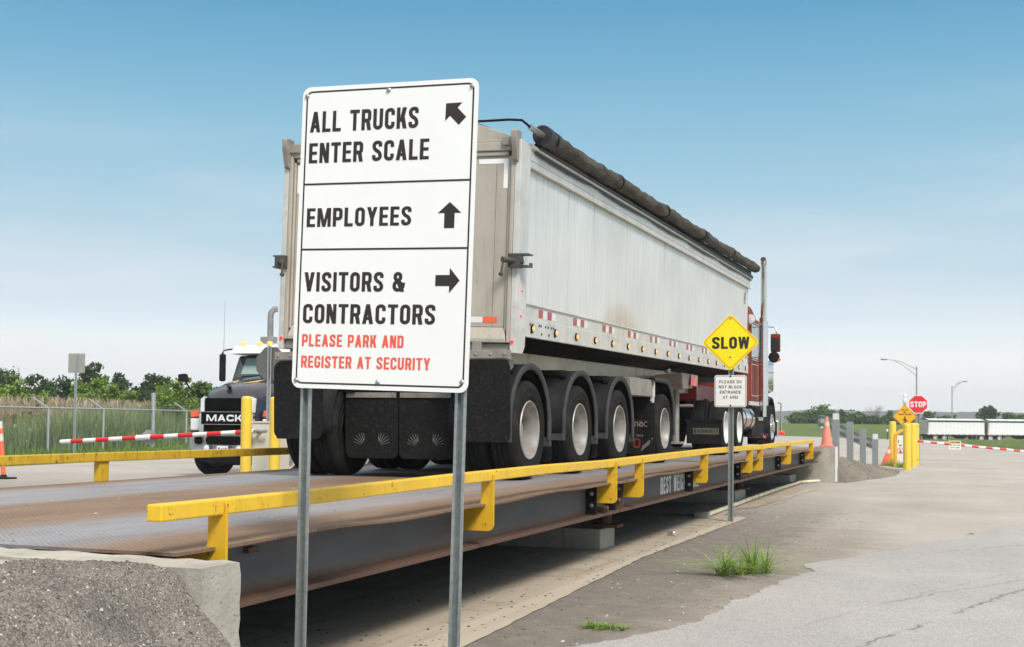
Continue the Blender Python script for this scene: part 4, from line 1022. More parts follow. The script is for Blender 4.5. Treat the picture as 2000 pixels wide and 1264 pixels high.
# running gear
g = MB()
for s in (1, -1):
    g.box(*sorted((s * .50, s * .64)), .5, 12.8, 1.05, 1.46)
bb(g, 'chassis_frame', M['alu_frame'], bevel=.01)
g = MB(); g.add([(-1.30, .2, 1.53), (1.30, .2, 1.53), (.66, .2, 1.42), (-.66, .2, 1.42), (-1.30, LEN, 1.53), (1.30, LEN, 1.53), (.66, LEN, 1.42), (-.66, LEN, 1.42)], [(0, 1, 2, 3), (4, 7, 6, 5), (1, 5, 6, 2), (2, 6, 7, 3), (3, 7, 4, 0)]); bb(g, 'underside', M['black'])
AX = (.57, 2.42, 4.25, 6.92)
for k, y in enumerate(AX):
    g = MB(); g.cyl((-1.0, y, .52), (1.0, y, .52), .065, n=12); g.box(-.62, .62, y - .3, y + .3, .78, 1.04); g.cyl((-.52, y + .05, .56), (-.52, y + .05, 1.0), .13, n=14); g.cyl((.52, y + .05, .56), (.52, y + .05, 1.0), .13, n=14); g.build('axle', M['black'], T, smooth=30)
    for s in (1, -1):
        wheel(T, (s * 1.182, y, .52), s, 'grey'); wheel(T, (s * .868, y, .52), -s, 'dark')
        # half round fender with a grey lip
        if k < 3:
            arc = [(y + (.66 + (.03 if k else 0)) * cos(a), .565 + .645 * sin(a)) for a in np.linspace(pi * 1.0, 0, 22)]
            arc = [(arc[0][0], .46)] + arc + [(arc[-1][0], .40)]
        else:
            arc = [(y - .75, 1.255), (y - .2, 1.255)] + [(y + .62 * cos(a), .62 + .635 * sin(a)) for a in np.linspace(pi / 2, .15, 12)] + [(y + .63, .42)]
        outer = arc; inner = [(u, v - .012) if 2 < i < len(arc) - 3 else (u + (.012 if i <= 2 else -.012), v) for i, (u, v) in enumerate(arc)]
        g = MB(); n = len(arc); xa, xb = sorted((s * .66, s * 1.33))
        vs = []
        for x in (xa, xb): vs += [(x, u, v) for u, v in arc]
        g.add(vs, [(i, i + 1, n + i + 1, n + i) for i in range(n - 1)]); fo = g.build('fender', M['fender'], T, smooth=50)
        md = fo.modifiers.new('thickness', 'SOLIDIFY'); md.thickness = .012; md.offset = 0
        g = MB(); st_ = []
        cy, cz = y, .52
        for i, (u, v) in enumerate(arc):
            d = Vector((0, u - cy, v - cz)).normalized(); st_.append(((s * 1.325, u, v), d, (s, 0, 0)))
        g.sweep([(-.05, -.016), (.012, -.016), (.018, .0), (.012, .014), (-.04, .014), (-.055, .0)], st_); g.build('lip', M['fender_rim'], fo, smooth=50)
        if k < 3:
            g = MB(); g.box(*sorted((s * 1.2, s * 1.335)), arc[0][0] - (.05 if k else -.01), arc[0][0] + .05, .40, .475); g.build('fender_bracket', M['fender_rim'], fo); g = MB(); g.box(*sorted((s * 1.2, s * 1.335)), arc[-1][0] - .04, arc[-1][0] + .03, .34, .44); g.build('fender_bracket', M['fender_rim'], fo)
            g = MB(); g.cyl((s * .66, y - .34, 1.17), (s * 1.22, y - .34, 1.17), .045, n=10); g.cyl((s * 1.2, y - .36, 1.15), (s * 1.26, y - .36, 1.15), .06, n=10); g.build('fender_arm', M['black'], fo)
        # flap behind the next axle
        if k < 2:
            g = MB(); g.prism(fillet([(.70, .16), (1.30, .16), (1.30, .62), (.70, .62)], .04, True), lambda u, v, w: (s * u, y + .80 + w, v), -.006, .006); g.build('mudflap', M['flap'], T)
            g = MB(); g.box(*sorted((s * .7, s * 1.30)), y + .79, y + .83, .60, .66); g.build('flap_bar', M['black'], T)
# rear mudflaps with their clamp bars
for s in (1, -1):
    g = MB(); g.prism(fillet([(.76, .40), (1.345, .40), (1.345, 1.23), (.76, 1.23)], .09, True), lambda u, v, w: (s * u, -.135 + w + .03 * (1.2 - v), v), -.007, .007); fl = g.build('rear_mudflap', M['flap'], T, smooth=30)
    g = MB(); g.box(*sorted((s * .78, s * 1.33)), -.155, -.145, 1.245, 1.325)
    g.box(*sorted((s * .66, s * 1.31)), -.145, .06, 1.235, 1.33)
    for x in (.82, .98, 1.14, 1.29): g.lathe([(.016, 0), (.014, .01), (0, .014)], (s * x, -.155, 1.285), (0, -1, 0), 8)
    g.build('clamp_bar', M['gate_steel'], fl, bevel=.003)
for xa, xb in ((-.685, -.065), (-.05, .565)):
    g = MB(); g.prism(fillet([(xa, .20), (xb, .20), (xb, .86), (xa, .86)], .07, True), lambda u, v, w: (u, .25 + w + .05 * (.86 - v), v), -.007, .007); fl = g.build('centre_mudflap', M['flap'], T, smooth=30)
    g = MB(); g.box(xa + .02, xb - .01, .225, .242, .85, .905)
    for i in range(3): g.lathe([(.013, 0), (.012, .008), (0, .012)], (xa + .05 + i * (xb - xa - .1) / 2, .225, .878), (0, -1, 0), 8)
    g.build('clamp_bar', M['gate_steel'], fl, bevel=.002)
    # pair of feathered wings printed on the flap
    g = MB(); cx = (xa + xb) / 2
    for s in (1, -1):
        for i in range(6):
            a = radians(95 + 14 * i); L_ = .075 + .035 * sin(i * .45); bx_ = .085 + .006 * i; bz = .345 + .010 * (5 - i); w_ = .0038
            p = (bx_ - .0 * i, bz); q = (bx_ - L_ * cos(a), bz + L_ * sin(a) * .95); z = .25 - .0095 - .0002 * i
            pts = [(cx + s * (p[0] - w_), p[1]), (cx + s * (p[0] + w_), p[1]), (cx + s * (q[0] + w_ * .4), q[1]), (cx + s * (q[0] - w_ * .6), q[1] + .004)]
            g.poly([(u, z + .05 * (.86 - v), v) for u, v in pts])
    g.build('wing_print', M['faded_print'], fl, fix=False)
g = MB(); g.box(-.72, .66, .26, .34, .90, .97); g.box(-.66, -.56, .2, .4, .9, 1.3); g.box(.56, .66, .2, .4, .9, 1.3); g.build('flap_crossbar', M['black'], T)
# box and printed black panel ahead of the third wheel
for s in (1, -1):
    g = MB(); g.box(*sorted((s * .72, s * 1.275)), 4.98, 6.30, .985, 1.235); g.build('side_box', M['gate_steel'], T, bevel=.01)
    g = MB(); g.box(*sorted((s * .70, s * 1.30)), 6.30, 6.335, .14, .985); pf = g.build('printed_mudflap', M['flap'], T)
    g = MB(); g.box(*sorted((s * 1.24, s * 1.30)), 6.295, 6.335, .90, 1.24); g.build('flap_edge', M['rim_white'], pf)
    xx = lambda u: (.70 + u) if s > 0 else (-1.30 + u)
    g = MB(); letters(g, 'nac', (xx(.30), 6.298, .545), (1, 0, 0), (0, 0, 1), .075, w=.7, t=.2, gap=.12, length=.20); g.build('flap_print', M['rim_grey'], pf, fix=False); g = MB(); letters(g, '2014', (xx(.33), 6.298, .40), (1, 0, 0), (0, 0, 1), .025, length=.1)
    g.build('flap_print', M['rim_grey'], pf, fix=False); g = MB()
    for i in range(7): g.poly([(xx(.40 + .004 * i), 6.2965, .19 + .012 * i), (xx(.412 + .004 * i), 6.2965, .19 + .012 * i), (xx(.585 - .01 * abs(i - 6)), 6.2965, .36 + .016 * i - .08), (xx(.575 - .01 * abs(i - 6)), 6.2965, .365 + .016 * i - .08)])
    g.build('flap_print', M['rim_grey'], pf, fix=False)
    g = MB(); g.poly([(xx(.30), 6.2965, .63), (xx(.50), 6.2965, .63), (xx(.50), 6.2965, .636), (xx(.30), 6.2965, .636)])
    ring(g, round_rect(.085, .12, .03, cx=0, cy=0), .02, lambda u, v, w: (xx(.34) + u, 6.2965, .30 + v), 0)
    g.build('flap_print', M['cab_red_dark'], pf, fix=False)
    for y in (6.36, 6.18): 
        g = MB(); g.cyl((s * 1.28, y, .16), (s * 1.28, y, .92), .012, n=6); g.build('flap_stay', M['black'], T)
g = MB(); g.cyl((.9, 9.6, .28), (.9, 9.6, 1.2), .06, n=10); g.cyl((-.9, 9.6, .28), (-.9, 9.6, 1.2), .06, n=10); g.box(.78, 1.02, 9.48, 9.72, .24, .28); g.box(-1.02, -.78, 9.48, 9.72, .24, .28); g.cyl((-1.1, 9.6, .9), (1.2, 9.6, .9), .025, n=8); g.build('landing_gear', M['gate_steel'], T, smooth=30)
g = MB(); g.add([(.72, 8.7, 1.40), (1.2, 8.7, 1.44), (1.2, 9.9, 1.44), (.72, 9.9, 1.40), (.72, 9.0, 1.18), (1.15, 9.0, 1.16), (1.15, 9.8, 1.20), (.72, 9.8, 1.2)], [(0, 3, 2, 1), (4, 5, 6, 7), (0, 1, 5, 4), (1, 2, 6, 5), (2, 3, 7, 6), (3, 0, 4, 7)]); g.build('tool_box', M['gate_steel'], T, bevel=.02)
g = MB(); g.box(1.205, 1.215, 9.35, 9.9, 1.24, 1.43); g.build('red_reflection_panel', M['red_reflection'], T)  # red panel added for the reflection on the metal box
g = MB(); g.lathe([(.05, 0), (.05, .05), (.03, .07)], (1.1, 8.05, 1.47), (0, 0, -1), 12); g.build('work_lamp', M['steel'], T, smooth=40)
# ------------------------------------------------------------------ the red tractor pulling the trailer
K = thing('truck_tractor', 'brick red conventional truck tractor coupled to the trailer on the scale', 'truck', (-5.66, 28.0, DZ + .003))
def kb(g, name, m, parent=K, **k): return g.build(name, m, parent, **k)
g = MB()
for s in (1, -1): g.box(*sorted((s * .36, s * .46)), -4.9, 3.6, .62, .90)
for y in (-4.8, -3.6, -2.1, -.8, .5): g.box(-.36, .36, y - .05, y + .05, .66, .86)
kb(g, 'frame', M['black'])
g = MB(); g.box(-.45, .45, -3.35, -2.45, 1.0, 1.10); g.box(-.5, .5, -3.1, -2.7, .90, 1.0); kb(g, 'fifth_wheel', M['black'], bevel=.02)
g = MB(); g.box(.40, .78, -3.9, -3.5, 1.02, 1.32); g.box(.50, .7, -3.5, -1.0, .92, 1.36); g.build('red_frame_box', M['cab_red_dark'], K, bevel=.02)
for y in (-3.6, -2.13):
    g = MB(); g.cyl((-.95, y, .52), (.95, y, .52), .075, n=12); g.lathe([(.12, -.2), (.24, -.1), (.26, 0), (.24, .1), (.12, .2)], (0, y, .54), (0, 1, 0), 16); g.build('axle', M['black'], K, smooth=40)
    for s in (1, -1): wheel(K, (s * 1.16, y, .52), s, 'white'); wheel(K, (s * .84, y, .52), -s, 'dark')
g = MB(); g.cyl((-.9, 2.9, .48), (.9, 2.9, .48), .06, n=10); g.build('axle', M['black'], K)
for s in (1, -1): wheel(K, (s * 1.09, 2.9, .52), s, 'chrome')
for s in (1, -1):
    fl = None
    g = MB(); g.box(*sorted((s * .72, s * 1.37)), -4.52, -4.505, .22, .65); fl = g.build('mudflap', M['flap'], K)
    x0 = .72 if s > 0 else -1.37
    g = MB(); g.box(x0 + .12, x0 + .60, -4.526, -4.5205, .395, .51); pl = g.build('nameplate', M['old_plate'], fl)
    g = MB(); letters(g, 'KENWORTH', (x0 + .20, -4.5265, .42), (1, 0, 0), (0, 0, 1), .065, w=.62, t=.19, gap=.14, length=.385)
    g.poly([(x0 + .135, -4.5275, .415), (x0 + .175, -4.5275, .415), (x0 + .175, -4.5275, .49), (x0 + .135, -4.5275, .49)]); g.build('lettering', M['ink'], pl, fix=False)
    g = MB(); g.box(*sorted((s * .70, s * 1.39)), -4.53, -4.48, .62, .67); g.box(*sorted((s * .80, s * .86)), -4.52, -4.49, .67, 1.05); g.box(*sorted((s * 1.04, s * 1.10)), -4.52, -4.49, .67, 1.05)
    for x in (.75, .93, 1.12, 1.33): g.lathe([(.012, 0), (.01, .008), (0, .01)], (s * x, -4.53, .645), (0, -1, 0), 8)
    g.build('flap_hanger', M['black'], fl)
    g = MB(); g.cyl((s * .93, -1.25, .70), (s * .93, .32, .70), .305, n=32); tk = g.build('fuel_tank', M['chrome'], K, smooth=40, bevel=.02)
    g = MB()
    for y in (-.9, -.1): g.cyl((s * .93, y - .03, .70), (s * .93, y + .03, .70), .31, n=32)
    g.build('tank_strap', M['black'], tk, smooth=40)
    # front fender
    g = MB(); arc = [(2.9 - .68, .36)] + [(2.9 + .68 * cos(a), .62 + .66 * sin(a)) for a in np.linspace(pi, 0, 18)] + [(3.58, .36)]
    vs = []; n = len(arc)
    for x in (.62, .86, 1.12, 1.22): vs += [(s * x, 2.9 + (u - 2.9) * (1 if x < 1.2 else .97), v - (0 if x < 1.1 else (.015 if x < 1.2 else .06)) + (.03 if x < .7 else 0)) for u, v in arc]
    g.add(vs, [(j * n + i, j * n + i + 1, (j + 1) * n + i + 1, (j + 1) * n + i) for j in range(3) for i in range(n - 1)])
    ff = g.build('front_fender', M['black_gloss'], K, smooth=60); md = ff.modifiers.new('thickness', 'SOLIDIFY'); md.thickness = .02
    g = MB(); g.box(*sorted((s * .8, s * 1.16)), .35, 2.24, .30, .66); g.add([(s * .7, 1.6, .66), (s * 1.18, 1.6, .66), (s * 1.18, 2.25, .9), (s * .7, 2.25, .9), (s * .7, 2.25, .66), (s * 1.18, 2.25, .66)], [(0, 1, 2, 3), (3, 2, 5, 4), (1, 5, 2), (0, 3, 4)]); g.build('step_box', M['black'], K, bevel=.015)
    g = MB(); g.box(*sorted((s * 1.16, s * 1.22)), .9, 1.55, .66, .74); g.box(*sorted((s * 1.16, s * 1.24)), 1.5, 2.15, .29, .36); g.build('step_plate', M['chrome'], K, bevel=.006)
    g = MB(); g.box(*sorted((s * .86, s * 1.32)), 1.55, 1.56, .12, .36); mf = g.build('front_mudflap', M['flap'], K)
    x0 = .88 if s > 0 else -1.30
    g = MB(); g.box(x0, x0 + .42, 1.54, 1.549, .255, .345); rp_ = g.build('nameplate', M['cab_red_dark'], mf)
    g = MB(); letters(g, 'KENWORTH', (x0 + .10, 1.539, .272), (1, 0, 0), (0, 0, 1), .05, w=.62, t=.17, gap=.14, length=.29); g.poly([(x0 + .03, 1.538, .27), (x0 + .075, 1.538, .27), (x0 + .075, 1.538, .325), (x0 + .03, 1.538, .325)]); g.build('lettering', M['rim_white'], rp_, fix=False)
# cab shell with rounded roof
def sec(y, zt, hw=1.10):
    r = .22; pts = [(-hw, 1.06), (hw, 1.06)]
    for i in range(7): a = radians(90 * i / 6); pts.append((hw - r + r * cos(a), zt - r + r * sin(a)))
    for i in range(7): a = radians(90 + 90 * i / 6); pts.append((-hw + r + r * cos(a), zt - r + r * sin(a)))
    return [(x, y, z) for x, z in pts]
g = MB(); stn = [(0, 3.20), (.02, 3.25), (.35, 3.29), (.80, 3.27), (1.15, 3.16), (1.40, 2.98), (1.55, 2.78), (1.72, 2.20), (1.74, 1.6)]
secs = [sec(y, z) for y, z in stn]; m_ = len(secs[0]); vs = [v for q in secs for v in q]
g.add(vs, [(i * m_ + k, i * m_ + (k + 1) % m_, (i + 1) * m_ + (k + 1) % m_, (i + 1) * m_ + k) for i in range(len(secs) - 1) for k in range(m_)] + [tuple(range(m_))[::-1], tuple(range((len(secs) - 1) * m_, len(secs) * m_))])
CAB = kb(g, 'cab', M['cab_red'], smooth=35)
g = MB(); g.prism([(-.85, 1.5), (.85, 1.5), (.85, 2.95), (-.85, 2.95)], lambda u, v, w: (u, w, v), -.006, 0); g.build('rear_window', M['glass'], CAB)
for s in (1, -1):
    g = MB(); x0, x1 = sorted((s * 1.098, s * 1.112)); g.box(x0, x1, .36, 1.56, 1.10, 2.95); d = g.build('door', M['cab_red'], CAB, bevel=.01)
    g = MB(); x0, x1 = sorted((s * 1.108, s * 1.118)); g.box(x0, x1, .50, 1.42, 2.05, 2.82); g.build('window', M['glass'], d, bevel=.004)
    g = MB()
    for (ya, yb, za, zb) in ((.50, 1.42, 2.02, 2.85), (.48, 1.44, 1.22, 1.92)):
        ring(g, round_rect(yb - ya, zb - za, .06, cx=(ya + yb) / 2, cy=(za + zb) / 2), .012, lambda u, v, w: (s * w, u, v), 1.1195)
    g.build('chrome_trim', M['chrome'], d, fix=False)
    g = MB(); x0, x1 = sorted((s * 1.098, s * 1.105)); g.box(x0, x1, .0, 1.7, 1.945, 2.03); g.build('stripe', M['black_gloss'], CAB)
    g = MB(); x0, x1 = sorted((s * 1.09, s * 1.13)); g.box(x0, x1, -.02, 1.7, 1.0, 1.09); g.build('sill_trim', M['chrome'], CAB)
    # stack with muffler and heat shield
    g = MB(); g.tube([(s * 1.34, .78, .75), (s * 1.34, .78, 4.13), (s * 1.34, .76, 4.21), (s * 1.34, .69, 4.27)], .068, 16); stq = g.build('exhaust_stack', M['chrome'], K, smooth=50)
    g = MB(); g.cyl((s * 1.34, .71, 4.25), (s * 1.34, .682, 4.275), .060, n=14); g.build('outlet', M['ink'], stq)
    g = MB(); g.cyl((s * 1.34, .78, 1.0), (s * 1.34, .78, 2.88), .102, n=20); g.build('muffler_shield', M['chrome'], stq, smooth=40)
    # air cleaner
    g = MB(); g.lathe([(.10, 0), (.18, .04), (.19, .10), (.19, .72), (.18, .80), (.12, .86), (0, .88)], (s * 1.12, 2.55, 1.32), (0, 0, 1), 22); ac = g.build('air_cleaner', M['chrome'], K, smooth=40)
    g = MB()
    for z in (.18, .46, .66): g.cyl((s * 1.12, 2.55, 1.32 + z), (s * 1.12, 2.55, 1.35 + z), .195, n=22)
    g.build('band', M['steel'], ac, smooth=40)
    # mirror on its bracket
    g = MB(); g.box(*sorted((s * 1.37, s * 1.59)), 1.60, 1.70, 2.24, 2.66); mrr = g.build('mirror', M['cab_red'], K, bevel=.03)
    g = MB(); g.box(*sorted((s * 1.385, s * 1.575)), 1.592, 1.60, 2.26, 2.56); g.build('mirror_glass', M['ink'], mrr)
    g = MB(); g.lathe([(.125, -.05), (.13, 0), (.11, .07), (0, .10)], (s * 1.45, 1.64, 2.12), (0, 1, 0), 18); g.build('convex_mirror', M['black_gloss'], mrr, smooth=60)
    g = MB(); g.tube([(s * 1.10, 1.66, 2.82), (s * 1.4, 1.66, 2.82), (s * 1.49, 1.66, 2.79), (s * 1.50, 1.66, 2.66)], .014); g.tube([(s * 1.10, 1.64, 2.12), (s * 1.36, 1.64, 2.12)], .014); g.build('mirror_bracket', M['chrome'], mrr, smooth=50)
    g = MB(); g.lathe([(.03, 0), (.035, .02), (0, .05)], (s * 1.57, 1.62, 2.06), (0, -1, 0), 10); g.build('marker_lamp', M['red_lamp'], mrr, smooth=50)
    g = MB(); g.cyl((s * 1.13, 1.75, 1.9), (s * 1.13, 1.75, 4.4), .007, n=6); g.lathe([(0, -.05), (.035, -.03), (.035, .03), (0, .05)], (s * 1.13, 1.75, 3.0 + .0), (0, 0, 1), 10); g.build('antenna', M['black'], K)
    g = MB(); g.lathe([(.11, 0), (.10, .10), (.05, .16), (0, .17)], (s * 1.14, .22, 2.90), (0, 1, 0), 18); g.tube([(s * 1.10, .3, 2.78), (s * 1.14, .30, 2.84)], .02); g.build('spot_lamp', M['chrome'], CAB, smooth=50)
    g = MB(); g.lathe([(.10, .0), (.0, .012)], (s * 1.14, .218, 2.90), (0, -1, 0), 18); g.build('spot_lens', M['clear_lamp'], CAB, smooth=60)
    g = MB(); g.box(*sorted((s * 1.0, s * 1.12)), 2.42, 2.50, 1.30, 1.41); g.box(*sorted((s * 1.03, s * 1.09)), 2.43, 2.49, 1.20, 1.30); g.build('turn_lamp', M['tape_orange'], K, bevel=.012)
    g = MB(); g.lathe([(0, -.07), (.06, -.04), (.07, 0), (.06, .04), (0, .07)], (s * 1.30, 4.05, .50 - .13), (0, 0, 1), 12); g.build('corner_marker', M['red_lamp'], K, smooth=60)
    g = MB(); g.tube([(s * 1.28, 3.6, 1.1), (s * 1.32, 3.75, 1.1), (s * 1.32, 3.78, .40), (s * 1.22, 3.7, .40)], .018); g.build('bumper_guide', M['chrome'], K, smooth=50)
# hood, grille, bumper at the far end
g = MB(); hs = [(1.72, .80, 2.02), (2.6, .74, 1.92), (3.6, .66, 1.78), (3.75, .62, 1.70)]; vs = []
for y, hw, z in hs:
    for x, zz in ((-hw, .95), (-hw, z - .22), (-hw + .18, z), (hw - .18, z), (hw, z - .22), (hw, .95)): vs.append((x, y, zz))
g.add(vs, [(i * 6 + k, i * 6 + k + 1, (i + 1) * 6 + k + 1, (i + 1) * 6 + k) for i in range(3) for k in range(5)] + [(23, 22, 21, 20, 19, 18)]); kb(g, 'hood', M['cab_red'], bevel=.03)
g = MB(); g.box(-.55, .55, 3.74, 3.80, .65, 1.66); kb(g, 'grille', M['chrome'], bevel=.02)
g = MB(); g.box(-1.24, 1.24, 3.86, 3.98, .28, .68); kb(g, 'bumper', M['chrome'], bevel=.03)

# ------------------------------------------------------------------ the dark truck waiting in the next lane, facing us
Q = thing('truck_tractor', 'dark navy truck tractor with white roof visor waiting behind the barrier arm', 'truck', (-17.0, 27.0, 0))
HW = 1.08
def qb(g, name, m, parent=Q, **k): return g.build(name, m, parent, **k)
# hood: loft from the grille back to the windscreen
def hsec(y, hw, zb, zs, zt, r=.22):
    pts = [(-hw - .06, zb), (-hw, zs)]
    for i in range(1, 8):
        a = pi - pi * i / 8; pts.append((hw * .96 * cos(a), zs + (zt - zs) * sin(a) ** .75))
    pts += [(hw, zs), (hw + .06, zb)]
    return [(x, y, z) for x, z in pts]
rows = [hsec(-.02, .62, 1.15, 1.74, 1.96), hsec(.06, .70, 1.10, 1.84, 2.12), hsec(.4, .80, 1.0, 1.98, 2.30), hsec(1.1, .92, 1.0, 2.14, 2.46), hsec(1.85, 1.0, 1.0, 2.28, 2.58)]
m_ = len(rows[0]); g = MB(); g.add([v for r_ in rows for v in r_], [(i * m_ + k, i * m_ + k + 1, (i + 1) * m_ + k + 1, (i + 1) * m_ + k) for i in range(len(rows) - 1) for k in range(m_ - 1)])
HOOD = qb(g, 'hood', M['navy'], smooth=50)
g = MB()                                                   # gold scroll decals on the hood
rr = random.Random(2)
for s in (1, -1):
    for k in range(3):
        pts = [(s * (.12 + .55 * t + .05 * sin(t * 9 + k)), .5 + 1.15 * t + .1 * k, 2.33 + .17 * t - .16 * (.12 + .55 * t) ** 2 + .012) for t in np.linspace(0, 1, 10)]
        g.tube(pts, [.006 + .030 * sin(pi * i / 9) for i in range(10)], 5)
g.build('scroll_decal', M['gold'], HOOD, smooth=60)
g = MB(); letters(g, '06', (.735, .30, 1.60), (.25, .95, 0), (0, 0, 1), .16, w=.6, t=.16, gap=.14, lift=.02); g.build('number', M['gold'], HOOD, fix=False)
g = MB(); g.box(-.02, .03, .02, .16, 2.10, 2.17); g.tube([(0, .14, 2.17), (0, .08, 2.23), (0, .01, 2.26), (0, -.02, 2.22)], [.035, .04, .035, .015], 8); g.tube([(.02, .14, 2.16), (.02, .14, 2.26)], .012); g.build('hood_ornament', M['black_gloss'], HOOD, smooth=60)
# grille with its name bar
g = MB(); g.box(-.60, .60, -.06, .02, 1.02, 1.96); GR = qb(g, 'grille', M['deep_black'], bevel=.03)
g = MB()
for z in np.arange(1.06, 1.94, .045): g.box(-.57, .57, -.066, -.058, z, z + .012)
for x in np.arange(-.55, .56, .06): g.box(x, x + .008, -.064, -.058, 1.05, 1.94)
g.build('mesh_bars', M['deep_black'], GR)
g = MB(); g.box(-.66, .66, -.11, -.04, 1.31, 1.63); nb = g.build('name_bar', M['deep_black'], GR, bevel=.02)
g = MB(); g.box(-.66, .66, -.116, -.108, 1.31, 1.325); g.build('bar_edge', M['steel'], nb); g = MB(); g.box(-.66, .66, -.116, -.108, 1.615, 1.63); g.build('bar_edge', M['steel'], nb)
g = MB(); letters(g, 'MACK', (-.50, -.112, 1.395), (1, 0, 0), (0, 0, 1), .16, w=1.05, t=.26, gap=.16, length=1.0, lift=.004); g.build('lettering', M['clear_lamp'], nb, fix=False)
for s in (1, -1):
    g = MB(); g.add([(s * .60, -.07, 1.60), (s * .72, -.05, 1.60), (s * .75, .0, 1.94), (s * .63, -.04, 2.0), (s * .60, .1, 1.60), (s * .74, .1, 1.60), (s * .77, .1, 1.94), (s * .63, .1, 2.0)], [(0, 1, 2, 3), (4, 7, 6, 5), (0, 4, 5, 1), (1, 5, 6, 2), (2, 6, 7, 3), (3, 7, 4, 0)]); qb(g, 'grille_wing', M['clear_lamp'], bevel=.015)
    g = MB(); g.box(*sorted((s * .62, s * .76)), -.05, .1, 1.02, 1.58); qb(g, 'cheek', M['chrome'], bevel=.02)
    # fender with headlamp
    arc = [(1.05 + .72 * cos(a), .74 + .70 * sin(a)) for a in np.linspace(pi * 1.05, -.1, 16)]; n = len(arc); vs = []
    for x, dz in ((.66, .16), (.95, .10), (1.18, .0), (1.24, -.06)): vs += [(s * x, u, v + dz) for u, v in arc]
    g = MB(); g.add(vs, [(j * n + i, j * n + i + 1, (j + 1) * n + i + 1, (j + 1) * n + i) for j in range(3) for i in range(n - 1)]); fe = qb(g, 'fender', M['navy'], smooth=60); md = fe.modifiers.new('thickness', 'SOLIDIFY'); md.thickness = .02
    g = MB(); g.box(*sorted((s * .80, s * 1.20)), .22, .55, 1.08, 1.68); hp = qb(g, 'headlamp_pod', M['navy'], bevel=.06)
    g = MB(); g.add([(s * .86, .212, 1.52), (s * 1.16, .212, 1.48), (s * 1.18, .212, 1.64), (s * .90, .212, 1.66), (s * .86, .28, 1.52), (s * 1.16, .30, 1.48), (s * 1.18, .33, 1.64), (s * .90, .31, 1.66)], [(0, 1, 2, 3), (4, 7, 6, 5), (0, 4, 5, 1), (1, 5, 6, 2), (2, 6, 7, 3), (3, 7, 4, 0)]); g.build('turn_lens', M['tape_orange'], hp, bevel=.01)
    g = MB(); g.box(*sorted((s * .86, s * 1.17)), .20, .26, 1.16, 1.46); g.build('headlamp', M['clear_lamp'], hp, bevel=.04)
    # big west coast mirror and the round one on the hood
    g = MB(); g.box(*sorted((s * 1.19, s * 1.36)), 1.72, 1.84, 2.42, 3.14); mi_ = qb(g, 'mirror', M['black'], bevel=.05)
    g = MB(); g.tube([(s * 1.30, 1.78, 3.12), (s * 1.28, 1.82, 3.22), (s * 1.16, 1.9, 3.26), (s * .98, 1.98, 3.26)], .02); g.build('mirror_arm', M['black'], mi_, smooth=50)
    g = MB(); g.add([(s * 1.34, .28, 2.36), (s * 1.60, .26, 2.38), (s * 1.62, .28, 2.56), (s * 1.40, .30, 2.58), (s * 1.34, .40, 2.36), (s * 1.58, .40, 2.38), (s * 1.60, .40, 2.54), (s * 1.40, .42, 2.56)], [(0, 1, 2, 3), (4, 7, 6, 5), (0, 4, 5, 1), (1, 5, 6, 2), (2, 6, 7, 3), (3, 7, 4, 0)]); hm = qb(g, 'hood_mirror', M['black'], bevel=.03)
    g = MB(); g.tube([(s * .74, .6, 1.80), (s * .9, .5, 1.88), (s * 1.32, .38, 2.20), (s * 1.42, .34, 2.38)], .018); g.lathe([(.07, 0), (.08, .06), (.03, .14)], (s * .74, .62, 1.78), (s * .3, -.3, 1), 10); g.build('mirror_stalk', M['black'], hm, smooth=50)
    g = MB(); x0, x1 = sorted((s * 1.0, s * 1.10)); g.box(x0, x1, 2.1, 3.5, 1.0, 2.4); dd = qb(g, 'door', M['navy'], bevel=.03)
    g = MB(); x0, x1 = sorted((s * 1.06, s * 1.085)); g.box(x0, x1, 2.25, 3.3, 2.42, 3.05); g.build('window', M['glass'], dd)
    wheel(Q, (s * .98, 1.05, .52), s, 'steer', yaw=radians(-34))
    g = MB(); g.cyl((s * .95, 2.4, .58), (s * .95, 3.8, .58), .31, n=26); qb(g, 'fuel_tank', M['chrome'], smooth=40)
    for y in (5.3, 6.6): wheel(Q, (s * 1.0, y, .52), s, 'grey'); wheel(Q, (s * .70, y, .52), -s, 'grey')
g = MB(); g.cyl((-.9, 1.05, .48), (.9, 1.05, .48), .07, n=10); g.box(-.46, -.36, -.0, 7.2, .62, .9); g.box(.36, .46, 0, 7.2, .62, .9); g.box(-.5, .5, .3, 1.9, .32, .8); g.box(-.75, .75, .02, .25, .40, .70); qb(g, 'frame', M['black'])
# bumper with oval openings
g = MB(); g.prism(round_rect(2.02, .42, .12, cx=0, cy=.87), lambda u, v, w: (u, w + .10 * (abs(u) / 1.1) ** 2, v), -.16, -.06); BP = qb(g, 'bumper', M['steel'], bevel=.02)
g = MB()
for cx, w_ in ((0, .98), (-.72, .24), (.72, .24)): g.prism(round_rect(w_, .21, .09, cx=cx, cy=.93), lambda u, v, w: (u, w + .10 * (abs(u) / 1.1) ** 2, v), -.164, -.155)
g.build('bumper_opening', M['deep_black'], BP)
for s in (1, -1):
    g = MB(); g.lathe([(.075, 0), (.07, .02), (0, .03)], (s * .45, -.16, .74), (0, -1, 0), 16); g.build('fog_lamp', M['clear_lamp'], BP, smooth=50)
g = MB(); g.box(-.155, .155, -.172, -.166, .66, .80); lp = g.build('licence_plate', M['white_paint'], BP)
g = MB(); letters(g, '4L-216', (-.125, -.1722, .695), (1, 0, 0), (0, 0, 1), .065, length=.25, t=.2); g.build('lettering', M['ink'], lp, fix=False)
